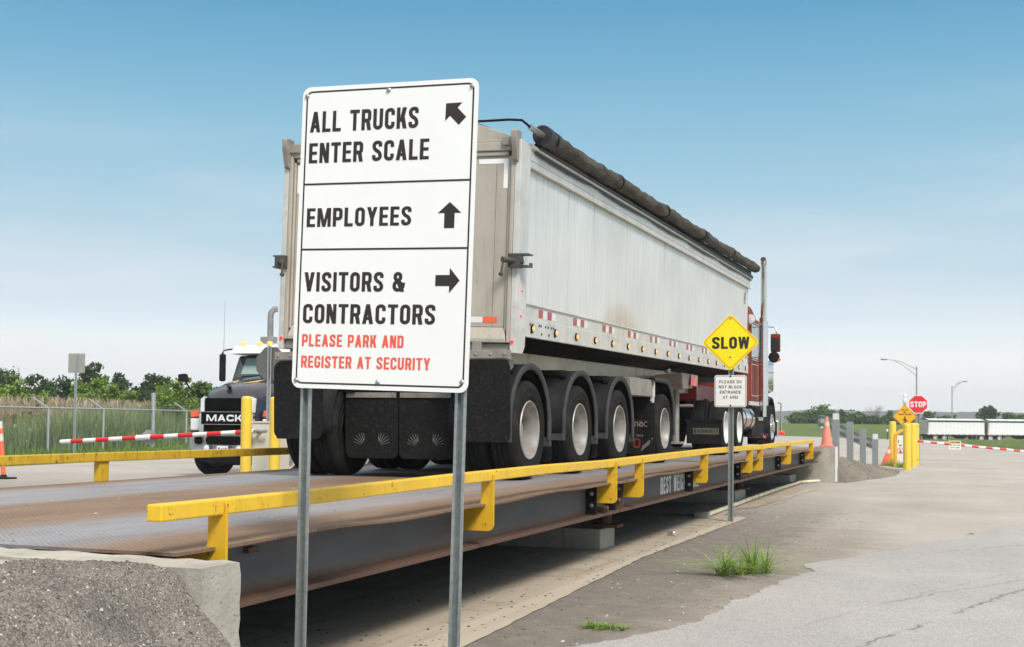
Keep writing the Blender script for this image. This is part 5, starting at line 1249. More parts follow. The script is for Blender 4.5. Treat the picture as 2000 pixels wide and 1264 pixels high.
# cab
g = MB(); ys_ = [(1.85, 1.04, 1.0, 2.46), (2.35, 1.02, 1.0, 3.12), (3.6, 1.02, 1.0, 3.2)]
g.add([(-1.04, 1.85, 1.0), (1.04, 1.85, 1.0), (1.04, 1.85, 2.48), (-1.04, 1.85, 2.48), (-1.0, 2.12, 3.10), (1.0, 2.12, 3.10), (-1.04, 3.7, 1.0), (1.04, 3.7, 1.0), (-1.0, 3.7, 3.14), (1.0, 3.7, 3.14), (-1.04, 3.7, 2.48), (1.04, 3.7, 2.48)],
      [(0, 1, 2, 3), (3, 2, 5, 4), (4, 5, 9, 8), (0, 3, 10, 6), (3, 4, 8, 10), (1, 7, 11, 2), (2, 11, 9, 5), (6, 10, 8, 9, 11, 7)]); C2 = qb(g, 'cab', M['navy'], bevel=.05)
g = MB(); wsq = lambda u, v, w: (u * (1 - .03 * (v)), 1.85 + .27 * v - w, 2.48 + .62 * v)
g.prism([(-.93, .06), (.93, .06), (.92, .93), (-.92, .93)], wsq, .008, .016); WS = g.build('windscreen', M['glass'], C2)
g = MB(); g.prism([(-.80, .22), (-.25, .22), (-.25, .88), (-.76, .88)], wsq, .0165, .0185); g.build('see_through_light_pane', M['glass_pale'], WS)  # pale colour stands for light seen through the cab
g = MB(); g.tube([wsq(-.75, .12, .03), wsq(-.2, .16, .03)], .012); g.tube([wsq(.1, .12, .03), wsq(.65, .16, .03)], .012); g.tube([wsq(-.45, .05, .03), wsq(-.4, .14, .03)], .014); g.build('wiper', M['ink'], WS)
g = MB(); g.add([(-1.06, 1.70, 3.14), (1.06, 1.70, 3.14), (1.02, 1.98, 3.36), (-1.02, 1.98, 3.36), (-1.04, 2.14, 3.12), (1.04, 2.14, 3.12), (-1.0, 3.6, 3.36), (1.0, 3.6, 3.36), (-1.02, 3.72, 3.14), (1.02, 3.72, 3.14)], [(0, 1, 2, 3), (3, 2, 7, 6), (0, 4, 5, 1), (6, 7, 9, 8), (0, 3, 6, 8, 4), (1, 5, 9, 7, 2), (4, 8, 9, 5)]); RF = g.build('roof_visor', M['white_paint'], C2, bevel=.03)
for x in (-.78, -.30, .0, .30, .78):
    g = MB(); g.lathe([(.045, -.05), (.055, 0), (.05, .08), (.02, .10)], (x, 2.0, 3.41), (0, -1, 0), 12); g.build('roof_marker', M['amber_lamp'], RF, smooth=50)
g = MB(); g.box(-.42, -.05, 2.2, 2.45, 3.43, 3.60); g.box(-.38, -.09, 2.19, 2.21, 3.46, 3.57); bx = g.build('roof_light_box', M['steel'], RF, bevel=.02)
g = MB(); g.lathe([(.16, -.02), (.17, .06), (.10, .18), (0, .2)], (.35, 2.4, 3.40), (0, 0, 1), 18); g.build('roof_dome', M['galv_light'], RF, smooth=60)
g = MB(); g.tube([(-1.26, 1.8, 3.1), (-1.25, 1.8, 4.55)], [.012, .005], 6); qb(g, 'antenna', M['galv_light'])
g = MB(); g.tube([(-1.18, 4.0, 1.0), (-1.18, 4.0, 4.28), (-1.16, 4.0, 4.40), (-1.09, 4.02, 4.48), (-1.0, 4.05, 4.50)], .085, 16); qb(g, 'exhaust_stack', M['steel'], smooth=50)
# ------------------------------------------------------------------ the big information sign in front
SG = thing('information_sign', 'tall white directional sign board reading ALL TRUCKS ENTER SCALE on two galvanised posts', 'sign', (-2.76, 5.76, 0))
PW, PH = .962, 1.532
SM = Matrix.Translation((-3.236, 5.735, 1.652)) @ Matrix.Rotation(.0265, 4, 'Y') @ Matrix(((1, 0, 0, 0), (0, 0, -1, 0), (0, 1, 0, 0), (0, 0, 0, 1)))     # u right, v up, w towards the viewer
def sb(g, name, m, parent, **k): return g.xf(SM).build(name, m, parent, off=SG.location, **k)
idf = lambda u, v, w: (u, v, w)
g = MB(); g.prism(round_rect(PW, PH, .045, cx=PW / 2, cy=PH / 2), idf, -.004, 0); PAN = sb(g, 'panel', M['sign_white'], SG)
g = MB(); ring(g, round_rect(PW - .052, PH - .052, .03, cx=PW / 2, cy=PH / 2), .0085, idf, .0010)
for v in (.325, .5417): g.box(.030, PW - .030, PH * (1 - v) - .0045, PH * (1 - v) + .0045, .0004, .0016)
sb(g, 'border', M['sign_ink'], PAN, fix=False)
def line(text, ua, ub, vt, vb, m):
    g = MB(); letters(g, text, (ua * PW, PH * (1 - vb), 0), (1, 0, 0), (0, 1, 0), (vb - vt) * PH, w=.50, t=.176, gap=.105, length=(ub - ua) * PW); sb(g, 'lettering', m, PAN, fix=False)
line('ALL TRUCKS', .050, .675, .083, .152, M['sign_ink']); line('ENTER SCALE', .050, .740, .188, .255, M['sign_ink'])
line('EMPLOYEES', .052, .655, .405, .467, M['sign_ink']); line('VISITORS &', .052, .632, .617, .681, M['sign_ink'])
line('CONTRACTORS', .052, .808, .722, .786, M['sign_ink']); line('PLEASE PARK AND', .052, .638, .822, .862, M['sign_red']); line('REGISTER AT SECURITY', .052, .790, .893, .932, M['sign_red'])
for u, v, a in ((.872, .107, 135), (.866, .436, 90), (.868, .645, 0)):
    g = MB(); a = radians(a); L = .064; pts = [(-L, -.027), (.010, -.027), (.010, -.062), (L, 0), (.010, .062), (.010, .027), (-L, .027)]
    if v < .2: pts = [(-L * .98, -.027), (.004, -.027), (.004, -.062), (L, 0), (.004, .062), (.004, .027), (-L * .98, .027)]
    P = [(u * PW + x * cos(a) - y * sin(a), PH * (1 - v) + x * sin(a) + y * cos(a), .0013) for x, y in pts]
    g.add(P, [(2, 3, 4), (0, 1, 5, 6)]); sb(g, 'arrow', M['sign_ink'], PAN, fix=False)
for u, v in ((.026, .030), (.965, .026), (.500, .024), (.026, .974), (.50, .975), (.966, .966)):
    g = MB(); g.lathe([(.012, .0), (.012, .003), (.0075, .006), (.006, .011), (0, .012)], (u * PW, PH * (1 - v), 0), (0, 0, 1), 14); sb(g, 'bolt', M['steel'], PAN, smooth=35)
g = MB(); g.poly([(.489 * PW + x, PH * .966 + y, .0011) for x, y in ((0, 0), (.012, -.004), (.014, .018), (.004, .022))]); sb(g, 'paint_nick', M['tape_white'], PAN, fix=False)
for p0, p1 in (((-3.185, 5.775, 0), (-3.158, 5.775, 3.15)), ((-2.352, 5.775, 0), (-2.298, 5.775, 3.10))):
    g = MB(); upost(g, p0, p1, (0, -1, 0), .060, .030); g.V = [(x, y - .028, z) for x, y, z in g.V]
    g.V = [(x, y + .02, z) for x, y, z in g.V]
    g.build('post', M['galv'], SG, off=SG.location)

# ------------------------------------------------------------------ SLOW sign with the small plate below
SL = thing('slow_sign', 'yellow diamond SLOW sign above a small white plate on one galvanised post', 'sign', (-3.37, 19.2, 0))
g = MB(); upost(g, (-3.37, 19.24, 0), (-3.37, 19.24, 3.02), (0, -1, 0), .085, .04); g.V = [(x, y - .015, z) for x, y, z in g.V]; g.build('post', M['galv'], SL, off=SL.location)
def diamond(half, r): 
    return fillet([(0, -half), (half, 0), (0, half), (-half, 0)], r, True)
fn = lambda u, v, w: (-3.375 + u, 19.19 - w, 2.695 + v)
g = MB(); g.prism(diamond(.435, .05), fn, -.004, 0); dp = g.build('diamond_panel', M['sign_yellow'], SL, off=SL.location)
g = MB(); ring(g, diamond(.405, .05), .010, fn, .002); g.build('border', M['tape_orange'], dp, off=SL.location, fix=False)
g = MB(); letters(g, 'SLOW', (-3.375 - .278, 19.188, 2.60), (1, 0, 0), (0, 0, 1), .178, w=.56, t=.20, gap=.10, length=.562); g.build('lettering', M['sign_ink'], dp, off=SL.location, fix=False)
for z in (3.06, 2.475):
    g = MB(); g.lathe([(.016, 0), (.014, .008), (0, .012)], (-3.375, 19.19, z), (0, -1, 0), 12); g.build('bolt', M['steel'], dp, off=SL.location)
fn = lambda u, v, w: (-3.372 + u, 19.185 - w, 1.963 + v)
g = MB(); g.prism(round_rect(.480, .478, .035), fn, -.004, 0); wp = g.build('white_plate', M['sign_white'], SL, off=SL.location)
g = MB(); ring(g, round_rect(.452, .450, .03), .006, fn, .0015); g.build('border', M['green_ink'], wp, off=SL.location, fix=False)
for k, (tx, L) in enumerate((('PLEASE DO', .335), ('NOT BLOCK', .345), ('ENTRANCE', .315), ('AT ARM', .225))):
    g = MB(); letters(g, tx, (-3.372 - L / 2, 19.183, 2.082 - .0775 * k), (1, 0, 0), (0, 0, 1), .043, w=.70, t=.16, gap=.22, length=L); g.build('lettering', M['green_ink'], wp, off=SL.location, fix=False)
for z in (2.185, 1.745):
    g = MB(); g.lathe([(.014, 0), (.012, .006), (0, .009)], (-3.372, 19.185, z), (0, -1, 0), 10); g.build('bolt', M['black'], wp, off=SL.location)

# ------------------------------------------------------------------ left lane: barrier, bollards, signs seen from behind
def bollard(x, y, r, h, label, group, bands=False, m='bollard_yellow'):
    b = thing('bollard', label, 'bollard', (x, y, 0), group=group)
    g = MB(); g.lathe([(r, -.05), (r, h - r * .5), (r * .93, h - r * .22), (r * .7, h - r * .05), (r * .3, h), (0, h + .002)], (0, 0, 0), (0, 0, 1), 24); g.build('sleeve', M[m], b, smooth=40)
    if bands:
        for z in (.2, h * .55, h - .12):
            g = MB(); g.cyl((0, 0, z), (0, 0, z + .012), r + .004, n=24); g.build('band', M['ink'], b, smooth=40)
    return b
bollard(-11.85, 19.45, .094, 1.865, 'yellow bollard standing free in front of the dark truck grille', 'bollards by the left barrier')
bollard(-11.38, 19.62, .094, 1.86, 'yellow bollard standing in front of the cream barrier cabinet', 'bollards by the left barrier')
BG = thing('barrier_gate', 'cream barrier cabinet holding a red and white arm in front of the dark truck', 'barrier', (-12.0, 20.5, 0))
o_ = BG.location
g = MB(); g.box(-12.27, -11.76, 20.35, 20.80, 0, 1.40); g.box(-12.29, -11.74, 20.33, 20.82, 1.40, 1.425); g.box(-11.99, -11.98, 20.347, 20.35, .1, 1.3); cb = g.build('cabinet', M['cream'], BG, off=o_, bevel=.012)
def arm(parent, off, p0, p1, r, bands, name='arm'):
    p0, p1 = Vector(p0), Vector(p1); g = MB(); g.cyl(p0, p1, r, n=14); d = (p1 - p0).normalized(); g.lathe([(r, 0), (r * .7, r * .5), (0, r * .7)], p1, d, 14)
    a = g.build(name, M['white_paint'], parent, off=off, smooth=40)
    for fa, fb in bands:
        g = MB(); g.cyl(p0.lerp(p1, fa), p0.lerp(p1, fb), r * 1.015, n=14, cap=False)
        g.V = list(g.V); b = g.build('red_band', M['red_band'], a, off=off, smooth=40)
    return a
P0, P1 = (-12.10, 20.22, 1.245), (-16.38, 20.22, .992)
bands = [(1 - b, 1 - a) for a, b in ((.057, .123), (.19, .26), (.33, .40), (.475, .545), (.615, .69), (.76, .83), (.90, .96))]
AR = arm(BG, o_, P0, P1, .042, bands)
g = MB(); g.cyl(Vector(P0).lerp(Vector(P1), .53), Vector(P0).lerp(Vector(P1), .60), .052, n=14); g.build('sleeve_joint', M['white_paint'], AR, off=o_, smooth=40)
c = Vector(P0).lerp(Vector(P1), .545); g = MB(); oc = [(.17 * cos(radians(22.5 + 45 * i)), .15 * sin(radians(22.5 + 45 * i))) for i in range(8)]
g.prism(oc, lambda u, v, w: (c.x + u, c.y + .06 + w, c.z + v), 0, .004); g.build('arm_sign_back', M['galv_dull'], AR, off=o_)
g = MB(); g.cyl((-12.10, 20.14, 1.245), (-12.10, 20.36, 1.245), .035, n=12); g.cyl((-11.9, 20.22, 1.25), (-12.25, 20.22, 1.24), .03, n=10); g.build('pivot', M['steel'], BG, off=o_, smooth=40)
ss = thing('stop_sign', 'grey back of an octagonal stop sign on a perforated post behind the cream cabinet', 'sign', (-12.27, 20.9, 0))
oc = [(.335 * cos(radians(22.5 + 45 * i)), .335 * sin(radians(22.5 + 45 * i))) for i in range(8)]
g = MB(); g.prism(oc, lambda u, v, w: (.02 + u, .03 + w, 2.50 + v), 0, .004); pn = g.build('panel', M['galv_dark'], ss)
g = MB(); g.prism([(.97 * u, .97 * v) for u, v in oc], lambda u, v, w: (.02 + u, .0345 + w, 2.50 + v), 0, .001); g.build('red_face', M['sign_stop'], pn)
g = MB(); upost(g, (0, 0, 0), (0, 0, 2.83), (0, -1, 0), .085, .035); g.build('post', M['galv_light'], ss)
ps = thing('parking_sign', 'blank grey back of a small sign on a thin post before the fence', 'sign', (-30.25, 38.05, 0))
g = MB(); upost(g, (0, 0, 0), (0, 0, 3.70), (0, -1, 0), .11, .04); g.build('post', M['galv_light'], ps)
g = MB(); g.prism(round_rect(.60, .70, .03, cx=.0, cy=3.38), lambda u, v, w: (u * cos(.35), .03 + w + u * sin(.35), v), 0, .004); g.build('panel', M['galv_dull'], ps)
# orange delineator post at the frame edge
dl = thing('delineator_post', 'orange delineator post with white bands on a black rubber base', 'delineator', (-21.36, 24.3, 0))
g = MB(); g.tube([(.06, 0, .06), (-.08, 0, 1.34)], .052, 14); sh = g.build('shaft', M['orange'], dl, smooth=40)
for a, b in ((.70, .83), (.93, 1.06)):
    g = MB(); g.cyl(Vector((.06, 0, .06)).lerp(Vector((-.08, 0, 1.34)), a - .06), Vector((.06, 0, .06)).lerp(Vector((-.08, 0, 1.34)), b - .06), .0535, n=14, cap=False); g.build('white_band', M['cone_band_white'], sh, smooth=40)
g = MB(); g.prism(round_rect(.62, .42, .08), idf, 0, .035); g.cyl((.06, 0, .03), (.06, 0, .10), .09, .06, n=14); g.build('base', M['rubber'], dl)

# ------------------------------------------------------------------ chain link fence
FN = thing('chain_link_fence', 'chain link fence with barbed wire arms in front of the reeds', 'fence', (-33.9, 41.0, 0))
fpts = [(-33.0, 33.2), (-33.35, 37.1), (-33.89, 41.05), (-34.40, 45.1), (-35.4, 50.0), (-36.9, 54.9), (-38.6, 60), (-40.4, 65), (-42.2, 70)]
o_ = FN.location; H_ = 1.78
for i, (x, y) in enumerate(fpts):
    thick = i == 4; g = MB()
    if thick: g.cyl((x, y, 0), (x, y, 2.50), .095, n=12); g.lathe([(.105, 0), (.1, .05), (0, .08)], (x, y, 2.5), (0, 0, 1), 12); [g.cyl((x, y, z), (x, y, z + .05), .105, n=12) for z in (1.75, 2.0, 2.25)]
    else: g.cyl((x, y, 0), (x, y, H_ + .04), .055, n=10)
    g.build('post', M['galv_light'], FN, off=o_, smooth=40)
    if not thick:
        g = MB(); g.bar((x, y, H_), (x - .52, y - .28, H_ + .42), .05, .05); g.build('barb_arm', M['galv_light'], FN, off=o_)
for (xa, ya), (xb, yb) in zip(fpts, fpts[1:]):
    g = MB(); g.cyl((xa, ya, H_), (xb, yb, H_), .035, n=8); g.build('top_rail', M['galv_light'], FN, off=o_, smooth=40)
    g = MB(); g.poly([(xa, ya, .03), (xb, yb, .03), (xb, yb, H_ - .02), (xa, ya, H_ - .02)]); g.build('chain_mesh', M['wire'], FN, off=o_, fix=False)
    g = MB()
    for k in (.3, .62, .95): g.cyl((xa - .52 * k, ya - .28 * k, H_ + .42 * k), (xb - .52 * k, yb - .28 * k, H_ + .42 * k), .004, n=4)
    g.build('barbed_wire', M['galv'], FN, off=o_)

# ------------------------------------------------------------------ far end: cones, guard rail, bollards, signs, barrier
def cone(loc, h, r, label, m, band, tilt=(0, 0, 0)):
    c = thing('traffic_cone', label, 'traffic cone', loc, tilt)
    g = MB(); g.lathe([(r, .03), (r * .94, .06), (r * .25, h - .03), (r * .18, h), (0, h)], (0, 0, 0), (0, 0, 1), 24); b = g.build('body', M[m], c, smooth=50)
    for za, zb in band:
        f = lambda z: r * .94 + (r * .25 - r * .94) * (z - .06) / (h - .09)
        g = MB(); g.cyl((0, 0, za), (0, 0, zb), f(za) + .004, f(zb) + .004, n=24, cap=False); g.build('collar', M['cone_band'] if m == 'orange_faded' else M['cone_band_white'], b, smooth=50)
    g = MB(); g.prism(round_rect(r * 2.15, r * 2.15, .04), idf, 0, .032); g.build('base', M[m], c, bevel=.006)
    return c
cone((-3.385, 33.12, .903), .745, .150, 'faded salmon traffic cone standing on the far concrete block', 'orange_faded', [(.52, .62)])
cone((-2.82, 47.6, .01), .70, .155, 'bright orange cone leaning by the yellow bollards on the ground', 'orange', [(.45, .58)], (0, radians(12), 0))
GR_ = thing('guard_rail', 'galvanised steel guard rail with four posts on the gravel bank', 'guard rail', (-3.0, 37, 0))
gp = [(-3.28, 34.3, 1.76), (-3.09, 36.3, 1.54), (-2.9, 38.3, 1.35), (-2.69, 40.3, 1.19)]; o_ = GR_.location
for k, (x, y, z) in enumerate(gp):
    g = MB(); w = .085; g.box(x - w, x + w, y - .008, y + .008, 0.0, z); g.box(x - w, x - w + .012, y + .008, y + .15, 0, z); g.box(x + w - .012, x + w, y + .008, y + .15, 0, z); p = g.build('post', M['galv'], GR_, off=o_)
    if k in (0, 3): g = MB(); g.box(x - w + .02, x + w - .005, y - .014, y - .0085, z - .17, z - .01); g.build('white_reflector', M['tape_white'], p, off=o_)
prof = [(0, -.16), (.03, -.12), (-.05, -.05), (-.05, -.035), (.03, 0), (-.05, .035), (-.05, .05), (.03, .12), (0, .16)]
prof = [(-.0, .16), (-.075, .12), (-.075, .08), (.0, .03), (.0, -.03), (-.075, -.08), (-.075, -.12), (-.0, -.16)]
path = [(-3.50, 33.9, 1.52), (-3.44, 34.3, 1.50)] + [(x - .16, y, z - .28) for x, y, z in gp[1:]] + [(-2.72, 41.2, .82)]
g = MB(); st_ = []
for i, p in enumerate(path):
    a = (Vector(path[min(i + 1, len(path) - 1)]) - Vector(path[max(0, i - 1)])).normalized(); st_.append((p, Vector((a.y, -a.x, 0)).normalized(), (0, 0, 1)))
g.sweep(prof, st_, close_prof=False); bm = g.build('w_beam', M['galv'], GR_, off=o_, smooth=30); md = bm.modifiers.new('thickness', 'SOLIDIFY'); md.thickness = .006
g = MB(); pts = [(-3.50, 33.9), (-3.53, 33.80), (-3.60, 33.76), (-3.68, 33.80)]
g.sweep(prof, [((x, y, 1.53), Vector((1, 0, 0)) if i < 1 else Vector((.7, -.7, 0)) if i < 2 else Vector((0, -1, 0)), (0, 0, 1)) for i, (x, y) in enumerate(pts)], close_prof=False); be = g.build('curled_end', M['galv'], GR_, off=o_, smooth=30); md = be.modifiers.new('thickness', 'SOLIDIFY'); md.thickness = .006
gb = 'bollards by the right barrier'
bollard(-2.59, 48.0, .118, 1.58, 'fat yellow bollard directly behind the leaning orange cone', gb)
bollard(-1.90, 43.45, .125, 1.52, 'nearest fat yellow bollard in front of the pedestrian sign', gb)
bollard(-1.83, 46.2, .11, 1.53, 'yellow bollard half hidden behind the nearest fat bollard', gb)
bollard(-1.83, 49.3, .095, 1.52, 'thin banded yellow bollard where the right barrier arm begins', gb, bands=True)
bp = thing('pipe_guard', 'bent orange pipe guard between the yellow bollards', 'pipe guard', (-2.40, 45.9, 0))
g = MB(); g.tube([(0, 0, 0), (0, 0, 1.08), (.02, 0, 1.13), (.18, .05, 1.25), (.30, .6, 1.27), (.36, .75, 1.2), (.36, .78, 0)], .055, 12); g.build('pipe', M['bollard_orange'], bp, smooth=50)
pd = thing('pedestrian_sign', 'amber diamond WATCH FOR PEDESTRIANS sign on a pole with a white lamp on top', 'sign', (-2.23, 49.3, 0))
g = MB(); g.cyl((0, 0, 0), (0, 0, 2.28), .05, n=12); g.build('pole', M['bollard_orange'], pd, smooth=40)
g = MB(); g.lathe([(.04, 0), (.075, .04), (.08, .13), (.05, .19), (.045, .22), (.065, .25), (.065, .33), (.02, .37), (0, .37)], (0, 0, 2.24), (0, 0, 1), 18); g.build('lamp', M['white_paint'], pd, smooth=50)
fn = lambda u, v, w: (u, -.06 - w, 1.765 + v)
g = MB(); g.prism(diamond(.435, .045), fn, -.004, 0); dp = g.build('diamond_panel', M['sign_amber'], pd)
g = MB(); ring(g, diamond(.412, .045), .010, fn, .002); g.build('border', M['ink'], dp, fix=False)
g = MB()
for tx, L, z in (('WATCH', .20, 1.975), ('FOR', .10, 1.895), ('PEDESTRIANS', .45, 1.815)):
    g = MB(); letters(g, tx, (-L / 2, -.061, z), (1, 0, 0), (0, 0, 1), .055, w=.6, t=.2, gap=.14, length=L); g.build('lettering', M['ink'], dp, fix=False)
g = MB(); cz = 1.58                                          # walking figure
g.poly([(.03 * cos(a) + .0, -.0635, cz + .15 + .032 * sin(a)) for a in np.linspace(0, 2 * pi, 14)[:-1]])
for k, pts in enumerate(([(-.0, .11), (.01, .0)], [(.0, .09), (-.06, .05), (-.10, .06)], [(.01, .09), (.07, .04), (.10, -.01)], [(.0, .01), (-.04, -.06), (-.06, -.16)], [(.015, .01), (.06, -.07), (.11, -.13)])):
    for q in ribbon(pts, .05 if k == 0 else .028): g.poly([(u, -.0636 - .0004 * k, cz + v) for u, v in q])
g.build('walking_figure', M['ink'], dp, fix=False)
stp = thing('stop_sign', 'red octagonal STOP sign facing us beside the amber pedestrian sign', 'sign', (-1.81, 50.7, 0))
oc = lambda r: [(r * cos(radians(22.5 + 45 * i)), r * sin(radians(22.5 + 45 * i))) for i in range(8)]
fn = lambda u, v, w: (u, -.05 - w, 2.235 + v)
g = MB(); g.prism(oc(.375), fn, -.004, 0); op = g.build('panel', M['white_paint'], stp)
g = MB(); g.prism(oc(.345), fn, .0005, .002); g.build('red_face', M['sign_stop'], op)
g = MB(); letters(g, 'STOP', (-.285, -.0525, 2.125), (1, 0, 0), (0, 0, 1), .22, w=.56, t=.20, gap=.08, length=.57, lift=.003); g.build('lettering', M['white_paint'], op, fix=False)
g = MB(); upost(g, (0, 0, 0), (0, 0, 2.58), (0, -1, 0), .09, .04); g.build('post', M['galv'], stp)
BR = thing('barrier_gate', 'white barrier with prohibition ring and a red and white arm carrying a CAUTION plate', 'barrier', (-2.3, 48.2, 0)); o_ = BR.location
g = MB(); g.box(-2.46, -2.0, 48.25, 48.65, 0, 1.07); cb = g.build('cabinet', M['white_paint'], BR, off=o_, bevel=.012)
g = MB(); ring(g, [(.10 * cos(a), .11 * sin(a)) for a in np.linspace(0, 2 * pi, 22)[:-1]], .016, lambda u, v, w: (-2.34 + u, 48.247, .52 + v), 0)
for q in ribbon([(-.07, .08), (.07, -.08)], .014): g.poly([(-2.34 + u, 48.2465, .52 + v) for u, v in q])
g.build('prohibition_ring', M['sign_stop'], cb, off=o_, fix=False)
g = MB(); g.poly([(-2.36, 48.2472, .57), (-2.33, 48.2472, .57), (-2.31, 48.2472, .50), (-2.28, 48.2472, .45), (-2.31, 48.2472, .45), (-2.40, 48.2472, .44), (-2.35, 48.2472, .5)]); g.box(-2.38, -2.3, 48.246, 48.2475, .70, .74); g.box(-2.42, -2.39, 48.246, 48.2475, .82, .90); g.build('pictogram', M['ink'], cb, off=o_, fix=False)
P0, P1 = (-1.95, 48.22, .895), (2.9, 49.4, .47)
px_ = lambda z: (1782 + 0, 0)
bl = [(.037, .083), (.130, .176), (.225, .27), (.325, .368), (.418, .465), (.514, .562), (.61, .657), (.705, .75), (.80, .85)]
AR = arm(BR, o_, P0, P1, .040, [(a * .98 * .88 / .86, b * .98 * .88 / .86) for a, b in bl])
c = Vector(P0).lerp(Vector(P1), .302)
g = MB(); g.box(c.x - .205, c.x + .205, c.y - .075, c.y - .07, c.z - .17, c.z + .145); cp = g.build('caution_plate', M['sign_white'], AR, off=o_)
g = MB(); g.box(c.x - .19, c.x + .19, c.y - .0775, c.y - .0755, c.z + .04, c.z + .13); g.build('yellow_header', M['bollard_yellow'], cp, off=o_)
g = MB(); letters(g, 'CAUTION', (c.x - .16, c.y - .078, c.z + .055), (1, 0, 0), (0, 0, 1), .06, w=.7, t=.22, gap=.14, length=.32); g.build('lettering', M['ink'], cp, off=o_, fix=False); g = MB(); letters(g, 'WATCH FOR', (c.x - .165, c.y - .0755, c.z - .04), (1, 0, 0), (0, 0, 1), .045, w=.6, t=.18, gap=.15, length=.33); g.build('lettering', M['ink'], cp, off=o_, fix=False); g = MB(); letters(g, 'GATE ARM', (c.x - .15, c.y - .0755, c.z - .125), (1, 0, 0), (0, 0, 1), .045, w=.6, t=.18, gap=.15, length=.30); g.build('lettering', M['ink'], cp, off=o_, fix=False)
mp = thing('marker_post', 'small white topped marker post beside the far lot edge', 'marker post', (-7.23, 125.0, -.02))
g = MB(); g.box(-.05, .05, -.05, .05, 0, .8); g.build('post', M['bark'], mp); g = MB(); g.box(-.08, .08, -.06, .06, .78, .98); g.build('cap', M['white_paint'], mp)
# street lights
def street_light(loc, rotz, label, h=8.0, L=3.3):
    s = thing('street_lamp', label, 'street lamp', loc, (0, 0, rotz), group='street lamps beyond the yard')
    g = MB(); g.tube([(0, 0, 0), (0, 0, h)], [.11, .075], 10); g.cyl((0, 0, h), (0, 0, h + .08), .085, n=10); g.cyl((0, 0, h - .35), (0, 0, h - .2), .095, n=10); g.cyl((0, 0, h - 1.05), (0, 0, h - .9), .095, n=10); g.build('pole', M['galv_dull'], s, smooth=40)
    g = MB(); up = [(0, 0, h - .28)] + [(-L * .72 * t, 0, h - .28 + 1.05 * sin(t * 1.35)) for t in np.linspace(.1, 1, 8)] + [(-L, 0, h + .86)]
    g.tube(up, .045, 8); g.tube([(0, 0, h - .98), (-L * .25, 0, h - .28), (-L * .5, 0, h + .30), (-L * .72, 0, h + .68)], .035, 8); g.build('bracket_arm', M['galv_dull'], s, smooth=60)
    g = MB(); g.lathe([(0, 0), (.10, .08), (.14, .35), (.10, .70), (0, .78)], (-L + .2, 0, h + .86), (-1, 0, .02), 14); g.build('lantern', M['galv_light'], s, smooth=60)
street_light((-5.4, 146.6, -.5), .25, 'bigger street lamp rising behind the red STOP sign', 8.2)
street_light((-2.7, 227.0, 0.2), 2.75, 'smaller distant street lamp standing behind the white grain trailers', 7.6, 2.1)

# ------------------------------------------------------------------ grain trailers on the far road
def hopper(label, n_ax, first, loc, rot):
    h = thing('hopper_trailer', label, 'trailer', loc, (0, 0, rot), group='white grain trailers on the far road')
    L = 8.3; g = MB()
    g.add([(0, -1.25, 1.0), (L, -1.25, 1.0), (L, 1.25, 1.0), (0, 1.25, 1.0), (.15, -1.25, 2.85), (L - .1, -1.25, 2.85), (L - .1, 1.25, 2.85), (.15, 1.25, 2.85)], [(0, 3, 2, 1), (4, 5, 6, 7), (0, 1, 5, 4), (1, 2, 6, 5), (2, 3, 7, 6), (3, 0, 4, 7)])
    b = g.build('body', M['white_paint'], h, bevel=.03)
    e_ = MB(); e_.box(-.04, -.005, -1.2, 1.2, 1.05, 2.75); e_.box(L - .03, L + .03, -1.2, 1.2, 1.05, 2.75); e_.build('end_panel', M['alu_frame'], b)
    g = MB()
    for i in range(14): x = .5 + i * .56; g.box(x, x + .02, -1.262, -1.25, 1.1, 2.8)
    for x in (.05, .15): g.cyl((x, -1.26, 1.0), (x + .12, -1.26, 2.85), .03, n=6)
    g.cyl((L - .05, -1.26, 1.0), (L - .12, -1.26, 2.85), .03, n=6); g.build('side_ribs', M['alu_rail'], b)
    g = MB(); g.box(.1, L - .05, -1.30, -1.25, 2.62, 2.80); g.build('tarp_edge', M['tarp_dark'], b)
    g = MB(); g.grid(list(np.linspace(.1, L - .05, 20)), list(np.linspace(-1, 1, 7)), lambda x, v: (x, 1.27 * v, 2.87 + .20 * (1 - v * v) + .02 * sin(x * 5))); g.build('tarp', M['tape_white'], b, smooth=60)
    g = MB(); g.box(-.02, L + .02, -1.29, -1.25, .92, 1.04); g.build('bottom_rail', M['alu_rail'], b)
    g = MB()
    for i in range(10): g.box(.3 + i * .8, .7 + i * .8, -1.294, -1.291, .95, 1.01)
    g.build('reflective_tape', M['tape_red'], b)
    g = MB(); g.box(-.03, .0, -.7, .7, 1.75, 1.8); g.box(-.03, .0, -.75, -.70, 1.2, 2.4); g.box(-.03, 0, .7, .75, 1.2, 2.4); g.build('ladder', M['gate_steel'], b)
    g = MB()
    for x in (2.2, 5.4): g.add([(x - 1.2, -1.0, .98), (x + 1.2, -1.0, .98), (x + 1.2, 1.0, .98), (x - 1.2, 1.0, .98), (x - .3, -.4, .40), (x + .3, -.4, .40), (x + .3, .4, .40), (x - .3, .4, .40)], [(0, 1, 2, 3), (4, 7, 6, 5), (0, 4, 5, 1), (1, 5, 6, 2), (2, 6, 7, 3), (3, 7, 4, 0)])
    g.box(0, L, -.5, -.4, .75, .95); g.box(0, L, .4, .5, .75, .95); g.build('hopper', M['black'], h)
    for i in range(n_ax):
        x = first + 1.32 * i
        g = MB(); g.cyl((x, -1, .51), (x, 1, .51), .06, n=8); g.build('axle', M['black'], h)
        for s in (1, -1):
            w = wheel(h, (x, s * 1.09, .52), 1, 'white'); w.rotation_euler = (0, 0, s * pi / 2)
    g = MB(); g.box(-.0, .03, -1.2, -.6, .25, .95); g.box(0, .03, .6, 1.2, .25, .95); g.build('mudflap', M['flap'], h)
    return h
th = YAW + .20
